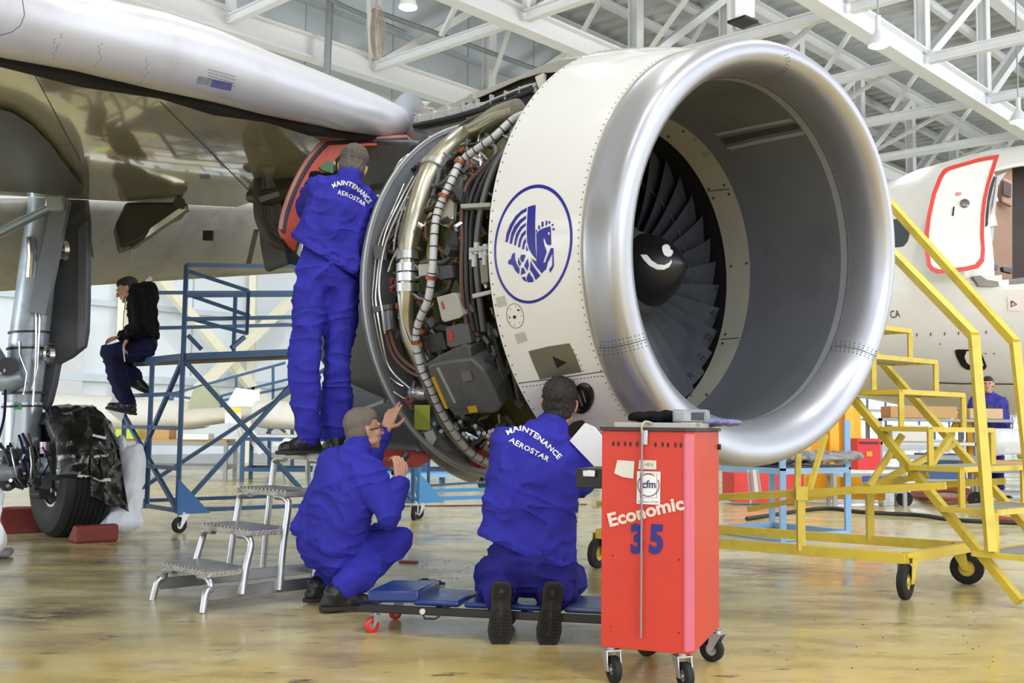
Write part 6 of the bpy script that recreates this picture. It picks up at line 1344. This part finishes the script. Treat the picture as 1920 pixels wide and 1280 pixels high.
for i in range(len(ss)-1):
    for k in range(NA):
        f4 = (i*NA+k, i*NA+(k+1) % NA, (i+1)*NA+(k+1) % NA, (i+1)*NA+k); c = (vs[f4[0]]+vs[f4[2]])/2; u, v = PX(c)
        if inpoly(u, v, op) and c.y < 17.7: continue
        fs.append(f4)
o_f = MB().add(vs, fs).build('fuselage', M['fus'], AIR, ang=60, solid=.03)
hf_ = bvh_hit(tree(o_f))
# cabin seen through the doorway
def slabp(pts, Y, dep, m, name, par=AIR, **k_): f_ = [W(u, v, Y) for u, v in pts]; return MB().prism(f_, [p+V((0, dep, 0)) for p in f_]).build(name, m, par, smooth=False, **k_)
slabp([(1840, 300), (1898, 300), (1898, 540), (1840, 540)], 16.3, .06, M['beige'], 'door_lining'); slabp([(1897, 290), (2100, 270), (2100, 540), (1897, 540)], 16.8, .06, M['greyi'], 'cabin_wall')
slabp([(1880, 330), (1900, 340), (1899, 388), (1878, 378)], 16.1, .1, M['beige'], 'lining_box', bevel=.03); slabp([(1882, 338), (1897, 345), (1896, 370), (1881, 364)], 16.05, .03, M['greyi'], 'lining_window')
slabp([(1862, 385), (1870, 330), (1888, 322), (1872, 345), (1866, 400), (1862, 452), (1850, 452), (1852, 420)], 15.6, .06, M['boxl'], 'door_hinge_frame'); slabp([(1846, 400), (1850, 372), (1864, 330), (1867, 332), (1855, 380), (1851, 440), (1847, 445)], 15.55, .03, M['cable'], 'door_seal')
slabp([(1862, 496), (1872, 498), (1870, 506), (1860, 503)], 15.6, .05, M['boxg'], 'hinge_bolt'); slabp([(1880, 500), (1900, 503), (1898, 512), (1882, 508)], 15.85, .1, M['boxg'], 'hinge_bolt')
slabp([(1824, 518), (1838, 516), (1850, 524), (1870, 527), (1930, 518), (1930, 530), (1862, 538), (1836, 536)], 15.4, .12, mat('sill_grey', (124, 118, 112), .5), 'door_sill')
# the door itself, swung forward
dcen = [(1739, 500), (1734, 470), (1734, 440), (1738, 405), (1748, 360), (1760, 330), (1768, 318), (1778, 312), (1800, 306), (1835, 296), (1874, 289), (1866, 315), (1856, 345), (1850, 372), (1846, 405), (1845, 440), (1847, 470), (1845, 490), (1834, 503), (1810, 508), (1780, 511), (1758, 513), (1746, 508)]
def dfp(u, v, k=.25):
    d = ray(u, v).normalized(); c = q0+V((0, 0, .293)); o = EYE-c; dd = d-qd*d.dot(qd); oo_ = o-qd*o.dot(qd); r = 2.315+k; A, B, C = dd.dot(dd), 2*dd.dot(oo_), oo_.dot(oo_)-r*r; D = B*B-4*A*C
    return EYE+d*((-B-math.sqrt(max(D, 0)))/(2*A))
def patch(pts, k, dep, m, name, label=None, ml=14):
    bm = poly_bm([pts]); refine(bm, ml); 
    for v in bm.verts: v.co = dfp(v.co.x, v.co.y, k)
    me = bpy.data.meshes.new(name); bm.to_mesh(me); bm.free(); o = mesh_obj(name, me, m, AIR, ang=60); q = o.modifiers.new('t', 'SOLIDIFY'); q.thickness = dep; q.offset = 0; 
    if label: o['label'] = label
    return o
patch(dcen, .22, .06, M['fus'], 'cabin_door', 'white cabin door swung open')
inn_ = [(1739+4, 498), (1739, 470), (1739, 440), (1743, 406), (1753, 362), (1765, 332), (1772, 322), (1780, 316), (1800, 310), (1835, 300), (1867, 294), (1860, 315), (1851, 345), (1845, 372), (1841, 405), (1840, 440), (1842, 468), (1840, 486), (1830, 498), (1809, 503), (1780, 506), (1760, 508), (1749, 504)]
inn_ = [((x-1800)*.955+1800, (y-405)*.97+405) for x, y in inn_]
bm = bmesh.new(); n = len(dcen); vo = [bm.verts.new((*p, 0)) for p in dcen]; vi = [bm.verts.new((*p, 0)) for p in inn_]
for i in range(n): bm.faces.new((vo[i], vo[(i+1) % n], vi[(i+1) % n], vi[i]))
bmesh.ops.triangulate(bm, faces=bm.faces); refine(bm, 14)
for v in bm.verts: v.co = dfp(v.co.x, v.co.y, .262)
me = bpy.data.meshes.new('door_outline'); bm.to_mesh(me); bm.free(); mesh_obj('door_outline', me, M['redo'], AIR, ang=60)
patch([(1809+9*math.cos(a)*1.0, 381+8*math.sin(a)) for a in [k_*math.pi/10 for k_ in range(20)]], .265, .01, mat('handle_disc', (120, 116, 110), .3, .6), 'door_handle'); patch([(1787, 388), (1790, 387), (1788, 404), (1785, 404)], .265, .01, M['cable'], 'door_slot'); patch([(1792, 361), (1803, 360), (1802, 365), (1792, 366)], .265, .006, mat('pale_red', (214, 130, 124), .5), 'door_placard')
# windows, markings
skin(poly_bm([[(1674, 412), (1688, 410), (1706, 408), (1708, 430), (1702, 452), (1694, 462), (1680, 464), (1660, 460), (1660, 414)]]), hf_, 'cockpit_window', M['glass'], AIR, .01, 12)
skin(poly_bm([[(1790, 656), (1796, 654), (1836, 655), (1843, 668), (1850, 686), (1846, 692), (1812, 692), (1802, 685), (1793, 668)]]), hf_, 'belly_hatch', M['black'], AIR, .012, 12); skin(poly_bm([[(1812, 657), (1832, 657), (1840, 670), (1844, 684), (1820, 684), (1812, 678), (1808, 668)]]), hf_, 'belly_hatch_pane', M['gwhite'], AIR, .02, 12)
skin(text_path('CA', [(1670, 596), (1680, 595), (1688, 594)], 14, .0), hf_, 'nose_lettering', M['cable'], AIR, .01, 10)
skin(poly_bm([[(1888, 556), (1913, 557), (1912, 583), (1890, 582)]]), hf_, 'warning_placard', mat('pale_pink', (228, 206, 200), .5), AIR, .01, 12); skin(poly_bm([strip([(1896, 564), (1906, 570), (1895, 574), (1896, 564)], 2.5)]), hf_, 'warning_triangle', M['black'], AIR, .02, 12)
skin(poly_bm([strip([(1750, 716), (1800, 718), (1920, 719)], 2)]), hf_, 'belly_seam', M['cable'], AIR, .012, 14)
skin(poly_bm([[(1718+i*26, 624-i*1.0), (1720+i*26, 624-i), (1720+i*26, 630-i), (1718+i*26, 630-i)] for i in range(7)]+[dot(1762, 644, 1.5), dot(1848, 662, 1.5), dot(1864, 662, 1.5), dot(1898, 661, 1.5), dot(1673, 706, 3)]), hf_, 'belly_marks', M['seam'], AIR, .012, 14)
# ================= background clutter =================
def B(name, c, size, m, label, cat, yaw=0., bev=.006, group=None):
    o = MB().box(c, size, Matrix.Rotation(yaw, 3, 'Z')).build(name, m, smooth=False, bevel=bev); return tag(o, label, cat, group)
def frame_table(name, o, dx, dy, h, m, label, cat='table', w=.045, top=None, shelf=.2, legs=True, thick=.04):
    """o corner on the ground; dx, dy edge vectors"""
    t = thing(name, o, label, cat); o = V(o); dx, dy = V(dx), V(dy)
    for a in (0, 1):
        for b in (0, 1): q = o+dx*a+dy*b; MB().bar(q+V((0, 0, .0)), q+V((0, 0, h)), w).build('leg', m, t, smooth=False)
    for z in (h-w/2, shelf):
        if z is None: continue
        for p, q in ((o, o+dx), (o, o+dy), (o+dx, o+dx+dy), (o+dy, o+dx+dy)): MB().bar(p+V((0, 0, z)), q+V((0, 0, z)), w).build('rail', m, t, smooth=False)
    if top: L_ = [o+V((0, 0, h)), o+dx+V((0, 0, h)), o+dx+dy+V((0, 0, h)), o+dy+V((0, 0, h))]; MB().prism(L_, [p+V((0, 0, thick)) for p in L_]).build('table_top', top, t, smooth=False)
    return t
# pale blue frame table right of the cart
o = G(1468, 1015); t = frame_table('frame_table', o, G(1590, 1005)-o, V((-.5, .75, 0)), .62, M['pblue'], 'pale blue steel frame table behind the yellow stair base', shelf=.03, w=.05, top=M['gdark'], thick=.02)
for q in (V((0, 0, .6)), (G(1590, 1005)-o)+V((0, 0, .6))): MB().bar(o+q, o+q+V((0, 0, .45)), .05).build('upright', M['pblue'], t, smooth=False)
# covered parts on the table
mb = MB(); c = o+V((.35, .3, .70))
for d, r_ in (((0, 0, 0), (.35, .2, .03)), ((.2, .1, .03), (.3, .15, .03)), ((-.35, .05, -.02), (.2, .2, .04))): mb.ell(c+V(d), r_)
me = vox(mb, .02, 3); wrinkle(me, .03, 9, 4); tag(mesh_obj('covered_parts', me, mat('grey_sheet', (136, 134, 136), .35, var=.5, scale=5), None, cent([v.co for v in me.vertices])), 'grey plastic sheet lying over the pale blue frame table', 'plastic sheet')
mb = MB(); mb.grid(lambda i, j: W(1400+22*i+6*j, 880+65*j*(1-.3*i), 8.8+.05*math.sin(i*9)), 8, 10); tag(mb.build('hanging_film', M['sheet'], solid=.006), 'clear plastic film hanging beside the red tool cart', 'film')
# red tool chest low behind
B('red_chest', G(1430, 945)+V((.0, .0, .22)), (.9, .5, .36), mat('chest_red', (206, 52, 44), .5), 'low red steel chest behind the pale blue frame table', 'chest', .1)
p = G(1490, 935)
# yellow/orange machine
mc = thing('yellow_machine', G(1572, 940), 'tall orange-yellow lifting machine behind the blue frame table', 'machine'); g0 = G(1572, 940)
MB().box(g0+V((0, .4, .72)), (.75, .5, 1.2)).build('body', M['oyl'], mc, bevel=.02)
for x in (-.05, .16): MB().bar(g0+V((x, 0, .1)), g0+V((x, .05, 1.55)), .1, .12).build('mast', M['oyl'], mc, smooth=False)
MB().bar(g0+V((-.55, -.05, .12)), g0+V((-.3, .1, 1.25)), .1).build('arm', M['oyl'], mc, smooth=False); MB().bar(g0+V((-.9, -.3, .1)), g0+V((.5, -.3, .1)), .12, .1).build('base', M['oyl'], mc, smooth=False)
MB().bar(g0+V((-.9, -.3, .1)), g0+V((-.5, -.2, .4)), .1).build('arm', M['oyl'], mc, smooth=False)
# red drum cabinet and neighbours
t = thing('red_cabinet', G(1621, 930), 'bright red metal cabinet with a small yellow label between the machine and the stairs', 'cabinet'); c = W(1621, 853, 13.5)
MB().box(c, (.30, .35, .42)).build('body', mat('bright_red', (212, 44, 50), .45), t, bevel=.01); MB().box(c+V((0, -.19, .16)), (.24, .02, .02)).build('handle', M['gdark'], t); MB().box(c+V((0, -.18, .02)), (.07, .01, .06)).build('yellow_label', M['yel'], t)
TB = frame_table('work_table', V((4.0, 13.25, 0)), V((.9, .1, 0)), V((.05, .42, 0)), .42, M['shelf'], 'grey work table carrying the red cabinet', top=M['gwhite'])
MB().box(V((4.6, 13.26, .33)), (.5, .03, .12)).build('blue_drawer_front', mat('crate_blue', (52, 66, 150), .5), TB)
mb = MB(); f_ = [W(u, v, 13.5) for u, v in ((1638, 842), (1648, 832), (1653, 850), (1650, 868), (1640, 872))]; tag(mb.prism(f_, [p_+V((0, .3, 0)) for p_ in f_]).build('lime_cover', M['lime'], smooth=False, bevel=.03), 'lime green plastic cover beside the bright red cabinet', 'cover')
# shelving with boards behind the stairs
sh = thing('storage_rack', V((5.0, 14.7, 0)), 'grey storage rack with boards and boxes behind the yellow stairs', 'rack')
for x in (0, 1.3, 2.6):
    for y in (0, .5): MB().bar(V((5.0+x, 14.5+y, 0)), V((5.0+x, 14.5+y, 1.12)), .05).build('post', M['shelf'], sh, smooth=False)
for z in (.42, .78, 1.1): MB().box(V((6.3, 14.75, z)), (2.7, .55, .04)).build('shelf', M['shelf'] if z != .78 else M['gwhite'], sh, smooth=False)
B('cardboard_box', V((5.6, 14.7, 1.205)), (.9, .4, .16), M['card'], 'long brown cardboard box on the top of the grey storage rack', 'box')
B('cardboard_box', V((6.45, 14.7, 1.195)), (.45, .4, .14), mat('pale_card', (200, 170, 130), .8), 'short pale cardboard box on the top of the grey storage rack', 'box')
B('white_package', V((5.4, 14.6, .92)), (.5, .3, .22), M['gwhite'], 'white box on the middle shelf of the grey storage rack', 'box'); B('white_package', V((6.95, 14.6, .88)), (.7, .35, .14), M['paper'], 'flat white package on the middle shelf of the grey storage rack', 'package')
B('blue_pack', V((5.8, 14.6, .55)), (.5, .3, .2), M['sblue'], 'blue pack on the lower shelf of the grey storage rack', 'package')
f_ = [W(u, v, 17) for u, v in ((1618, 806), (1640, 770), (1700, 768), (1736, 790), (1736, 800), (1640, 806))]
pt = frame_table('paper_rack', V((5.85, 13.1, 0)), V((1.5, -.1, 0)), V((.1, .5, 0)), .56, M['shelf'], 'low table with clear plastic hood before the man in the dark blue jacket', top=M['card'], w=.035)
mb = MB()
def hood(i, j): return V((5.9+1.6*i, 13.15-.12*i, .98-.33*j+.02*math.sin(i*11)*j+.015*math.sin(i*4)))+V((0, -.05*math.sin(j*3), 0))
mb.grid(hood, 20, 10); mb.build('plastic_hood', M['sheet'], pt, solid=.004); MB().bar(V((5.95, 13.3, .56)), V((5.95, 13.3, .98)), .03).build('hood_post', M['shelf'], pt); MB().bar(V((5.95, 13.3, .98)), V((7.4, 13.15, .98)), .03).build('hood_rail', M['gwhite'], pt)
for x, lb, s_ in ((6.3, 'lime green bottle lying on the low table, left one', .07), (6.75, 'lime green bottle lying on the low table, right one at the frame edge', .09)): tag(MB().lathe([(0, .001), (0, s_*.6), (.12, s_*.7), (.2, s_*.35), (.24, .02), (.24, .001)], V((x, 13.3, .66)), (1, 0, .05), 16).build('bottle', M['lime']), lb, 'bottle')
B('white_leaning_bar', V((0, 0, 0)), (.01, .01, .01), M['paper'], 'x', 'bar') if False else None
tag(MB().bar(W(1902, 798, 12.9), W(1919, 748, 12.9), .035).build('white_prop', M['paper'], smooth=False), 'white slanting rod rising from the plastic hood', 'rod')
yt = thing('yellow_trestle', V((6.2, 15.6, 0)), 'orange-yellow trestle frame behind the man in the dark blue jacket', 'trestle')
for (u0, v0, u1, v1) in ((1745, 905, 1800, 775), (1815, 775, 1822, 905), (1800, 780, 1830, 770)): MB().bar(W(u0, v0, 14.9), W(u1, v1, 14.9), .07).build('frame_bar', M['oyl'], yt, smooth=False)
dk_ = thing('work_trolley', V((5.1, 13.6, 0)), 'small grey trolley with black wheels seen through the stair frame', 'trolley')
MB().box(V((5.4, 13.6, .62)), (1.0, .4, .05)).build('shelf', M['shelf'], dk_); MB().box(V((5.4, 13.6, .34)), (.9, .4, .03)).build('shelf', M['shelf'], dk_); MB().box(V((5.4, 13.6, .45)), (.6, .35, .2)).build('blue_box', M['sblue'], dk_)
for x in (4.95, 5.85):
    MB().bar(V((x, 13.6, .1)), V((x, 13.6, .62)), .03).build('leg', M['shelf'], dk_, smooth=False); MB().lathe([(-.02, .01), (-.02, .1), (.02, .1), (.02, .01)], V((x, 13.5, .1)), (.3, 1, 0), 20, close=True).build('wheel', M['rubber'], dk_)
f_ = [W(u, v, 14.5) for u, v in ((1738, 860), (1765, 838), (1778, 850), (1770, 866), (1742, 868))]; tag(MB().prism(f_, [p_+V((0, .3, 0)) for p_ in f_]).build('white_wedge', M['paper'], smooth=False), 'white wedge-shaped piece lying behind the yellow stairs', 'wedge')
# hoses and cables over the floor
def cable(pts, r, m, label, cat): 
    P = spline([G(u, v, r) for u, v in pts], 8); tag(MB().tube(P, r, 8).build({'cable': 'cable', 'hose': 'hose', 'cord': 'cord'}[cat], m), label, cat)
cable([(1400, 972), (1540, 953), (1620, 960), (1720, 965), (1800, 975), (1940, 981)], .022, M['cable'], 'thick black cable crossing the floor behind the yellow stairs', 'cable')
rnd = random.Random(6)
for k_ in range(5): cable([(1715+k_*4+rnd.uniform(-4, 4), 922+k_*3), (1745+rnd.uniform(-4, 4), 914+k_*2), (1790, 918+k_*3+rnd.uniform(-2, 2)), (1822, 920+k_*2)], .02, M['orr'], 'orange hose coil on the floor, strand %s' % ('nearest the frame front', 'second', 'middle', 'fourth', 'furthest')[k_], 'hose') if k_ == 0 else None
mb = MB()
for k_ in range(6):
    P = [G(1770+ (62-k_*5)*math.cos(a), 925+(12-k_)*math.sin(a)+k_*.6, .02+.012*k_) for a in [2*math.pi*i/30 for i in range(30)]]; mb.tube(P, .018, 6, closed=True)
tag(mb.build('hose_coil', M['orr']), 'flat coil of orange hose on the floor behind the yellow stairs', 'hose')
cable([(1800, 945), (1830, 952), (1860, 968), (1900, 975), (1940, 978)], .03, M['orr'], 'orange striped hose running off to the right edge', 'hose')
cable([(0, 953), (60, 950), (300, 951), (520, 950), (800, 948), (1100, 945)], .008, mat('thin_red_line', (120, 66, 56), .6), 'thin dark red line along the floor behind the engine', 'cord')
# ---- left background: parts racks, wing parts, ramp ----
def wingpart(c, dims, m, label, yaw=0, tilt=0, name='aircraft_part'):
    Rm = Matrix.Rotation(yaw, 3, 'Z')@Matrix.Rotation(tilt, 3, 'Y'); mb = MB(); L_, W_, H_ = dims
    def f(i, j):
        a = 2*math.pi*j; x = (i-.5)*L_; k = (1-.35*i)*(1 if .02 < i < .98 else .85); return V(c)+Rm@V((x, math.cos(a)*W_/2*k, math.sin(a)*H_/2*k*(1 if math.sin(a) > 0 else .6)))
    mb.grid(f, 12, 20); n = 21; mb.add([f(0, j/20) for j in range(20)], [tuple(range(20))]); mb.add([f(1, j/20) for j in range(20)], [tuple(range(20))]); return tag(mb.build(name, m, ang=50), label, 'aircraft part')
Yb = 18.
r1 = frame_table('parts_rack', V((-4.3, 17.2, 0)), V((3.2, .4, 0)), V((-.1, 1.0, 0)), .72, M['sblue'], 'blue steel rack carrying white aircraft parts behind the scaffold', top=M['gwhite'], w=.06)
r2 = frame_table('parts_rack', V((-6.6, 17.6, 0)), V((1.9, .1, 0)), V((-.1, 1.0, 0)), .62, M['shelf'], 'grey low rack with white panels behind the seated man', top=M['card'], w=.06)
wingpart((-3.1, 17.6, .98), (2.2, .9, .62), M['gwhite'], 'big white tapered engine cowl part lying on the blue rack', 0, .06)
wingpart((-4.9, 17.8, 1.02), (1.2, .6, .42), mat('wrapped_part', (206, 200, 186), .5, var=.1, bump=.5, bscale=7), 'plastic-wrapped aircraft part left of the big white cowl part', .1, -.12)
wingpart((-1.15, 18.2, 1.0), (1.8, .7, .5), M['white'], 'smooth white aircraft part right of the big white cowl part', 0, -.05)
for i, (x, w_, lb) in enumerate(((-3.6, 1.25, 'rounded primer-green panel leaning above the white parts, left of the yellow sign'), (-1.75, .9, 'rounded primer-green panel leaning above the white parts, right of the yellow sign'), (-5.35, .55, 'small primer-green panel at the left end of the rack'))):
    P = [(-w_/2, 0), (w_/2, 0), (w_/2, .3), (w_*.4, .42), (0, .48), (-w_*.35, .4), (-w_/2, .15)]; f_ = [V((x+a, 18.6, 1.12+b)) for a, b in P]; tag(MB().prism(f_, [p_+V((0, .06, .0)) for p_ in f_]).build('green_panel', M['gpart'], smooth=False, bevel=.02), lb, 'panel')
f_ = [V((-5.0, 18.4, 1.1)), V((-4.3, 18.4, 1.0)), V((-4.35, 18.4, 1.5)), V((-4.75, 18.4, 1.55))]; tag(MB().prism(f_, [p_+V((0, .05, 0)) for p_ in f_]).build('folded_sheet', M['paper'], smooth=False), 'white folded panel between the green panels', 'panel')
f_ = [W(452, 800, 17.3), W(470, 800, 17.3), W(506, 845, 17.3), W(484, 852, 17.3)]; tag(MB().prism(f_, [p_+V((0, .05, 0)) for p_ in f_]).build('white_fin', M['paper'], smooth=False), 'white fin-shaped panel leaning on the blue rack', 'panel')
wr = wingpart((-6.9, 19.0, 1.0), (3.0, .9, .9), M['gwhite'], 'long white cylinder-like part low behind the black wheel cover', 0, 0)
sg = thing('sign_board', W(437, 800, 16.9), 'yellow and white paper sign on a thin stand in front of the parts rack', 'sign'); c = W(437, 779, 16.9)
MB().box(c, (.25, .02, .24)).build('paper', M['paper'], sg); MB().box(c+V((0, -.012, .085)), (.25, .01, .08)).build('yellow_header', mat('header_yellow', (226, 214, 70), .6), sg)
for dx in (-.08, .08): MB().bar(c+V((dx*.6, .02, -.1)), V((c.x+dx*1.5, c.y+.1, .76)), .015).build('stand_leg', M['cream'], sg, smooth=False)
# clear bags, trolley wheels
for x, y, z, s_, lb in ((-3.55, 17.1, .55, .16, 'clear plastic bag with red items hanging under the rack'), (-2.9, 17.15, .82, .12, 'small white bundle lying on the rack edge'), (-1.6, 17.3, .82, .2, 'wrapped white bundle at the right end of the rack')):
    mb = MB(); mb.ell(V((x, y, z)), (s_, s_*.7, s_*1.1)); me = vox(mb, .02, 3); wrinkle(me, .04, 8, int(x*7)); tag(mesh_obj('wrapped_bundle', me, M['bag'], None, cent([v.co for v in me.vertices])), lb, 'bundle')
# ramp with railing
rm = thing('ramp', V((-3.4, 20.4, 0)), 'blue railed ramp rising to the right behind the parts racks', 'ramp')
def rb(u0, v0, u1, v1, Y0=20, Y1=20, w=.045, n='railing', m=M['sblue']): MB().bar(W(u0, v0, Y0), W(u1, v1, Y1), w).build(n, m, rm, smooth=False)
rb(315, 740, 535, 680); rb(415, 742, 560, 706); rb(345, 765, 560, 722); rb(315, 740, 325, 772); rb(325, 742, 400, 752); rb(325, 765, 400, 772); rb(460, 765, 560, 745)
for u, v0, v1 in ((323, 742, 775), (378, 722, 762), (443, 704, 760), (475, 725, 775), (512, 686, 770), (415, 742, 790)): rb(u, v0, u, v1)
f_ = [W(460, 765, 20), W(560, 752, 20), W(560, 778, 20), W(500, 784, 20)]; MB().prism(f_, [p_+V((0, .8, 0)) for p_ in f_]).build('ramp_deck', M['wood'], rm, smooth=False)
rb(500, 784, 535, 810); rb(535, 784, 500, 812); rb(505, 784, 505, 880, w=.06, n='leg'); rb(548, 780, 548, 880, w=.06, n='leg')
for x, y, w_, d_, h_, m_, lb, ct in ((-5.9, 17.9, .5, .4, .22, 'card', 'open cardboard box on the grey low rack', 'box'), (-5.2, 17.8, .45, .35, .1, 'paper', 'flat white package on the grey low rack', 'package'),
 (-6.3, 17.7, .35, .35, .16, 'lime', 'lime green tray on the grey low rack, left end', 'tray')): B('box' if ct == 'box' else ct, V((x, y, .66+h_/2)), (w_, d_, h_), M[m_], lb, ct)
for x, h_, lb in ((-2.4, .6, 'grey steel trestle under the white parts, right of centre'), (-3.3, .62, 'grey steel trestle under the white parts, left of centre')):
    tt = thing('trestle', V((x, 16.7, 0)), lb, 'trestle')
    for a in (-.3, .3):
        for b_ in (-.15, .15): MB().bar(V((x+a+b_*.4, 16.7+b_, 0)), V((x+a, 16.7, h_)), .03).build('leg', M['shelf'], tt, smooth=False)
    MB().bar(V((x-.4, 16.7, h_)), V((x+.4, 16.7, h_)), .06).build('beam', M['gwhite'], tt, smooth=False)
for i, (x, lb) in enumerate(((-2.75, 'clear wrapped bundle hanging from the rack edge, left one'), (-2.15, 'clear wrapped bundle hanging from the rack edge, right one'))):
    mb = MB(); mb.ell(V((x, 17.05, .6)), (.08, .06, .16)); me = vox(mb, .016, 3); wrinkle(me, .03, 9, i+40); tag(mesh_obj('wrapped_bundle', me, M['bag'], None, cent([v.co for v in me.vertices])), lb, 'bundle')
B('red_tag', V((-3.0, 17.0, .9)), (.1, .02, .12), M['redo'], 'small red tag on the white aircraft part under the yellow sign', 'tag'); B('red_tag', V((-1.8, 17.3, 1.06)), (.1, .02, .08), M['redo'], 'small red tag above the right end of the blue rack', 'tag')
g2_ = frame_table('blue_bench', V((-.2, 17.0, 0)), V((1.6, .1, 0)), V((0, .8, 0)), .7, M['sblue'], 'blue steel bench far behind the gap under the engine', top=M['gwhite'], w=.06)
# fire point
fp = thing('fire_cabinet', wp(190, 790), 'red fire cabinet on the back wall left of the seated man', 'fire cabinet'); c = wp(196, 792, 21.7); Rw = Matrix.Rotation(math.atan2(HA.y, HA.x), 3, 'Z')
MB().box(c, (.42, .2, .42), Rw).build('case', mat('fire_red', (196, 52, 50), .5), fp); MB().box(c+HB*-.11+V((0, 0, -.03)), (.26, .02, .26), Rw).build('pane', M['gwhite'], fp)
MB().box(wp(182, 763, 21.8), (.2, .02, .22), Rw).build('fire_sign', mat('sign_red', (214, 90, 88), .5), fp); MB().box(wp(150, 757, 21.8), (.18, .02, .1), Rw).build('fire_sign', mat('sign_red', (214, 90, 88)), fp)
MB().box(c+V((-.45, 0, -.02)), (.3, .25, .3), Rw).build('case', M['gwhite'], fp)
dr_ = struct('door_1', MB().box(wp(105, 800, 21.9), (1.0, .06, 2.0), Rw), mat('door_white', (206, 210, 212), .5), smooth=False); dr_.location.z = 1.0
# blue carts far left
c4 = frame_table('grey_bench', V((-2.0, 16.0, 0)), V((1.8, .1, 0)), V((0, .7, 0)), .5, M['pblue'], 'pale blue trolley frame far behind the step stool', w=.05)
for dx in (.1, 1.6): MB().lathe([(-.02, .01), (-.02, .09), (.02, .09), (.02, .01)], V((-2.0+dx, 16.0, .09)), (.5, 1, 0), 20, close=True).build('wheel', M['rubber'], c4)
MB().box(V((-1.5, 16.2, .38)), (.5, .4, .26)).build('crate', M['sblue'], c4)
tag(MB().lathe([(0, .001), (0, .035), (.12, .035), (.17, .014), (.2, .014), (.2, .001)], G(511, 912), (0, 0, 1), 16).build('bottle', mat('yellow_liquid', (186, 180, 110), .2, trans=.4)), 'small bottle of yellowish liquid on the floor behind the step stool', 'bottle')
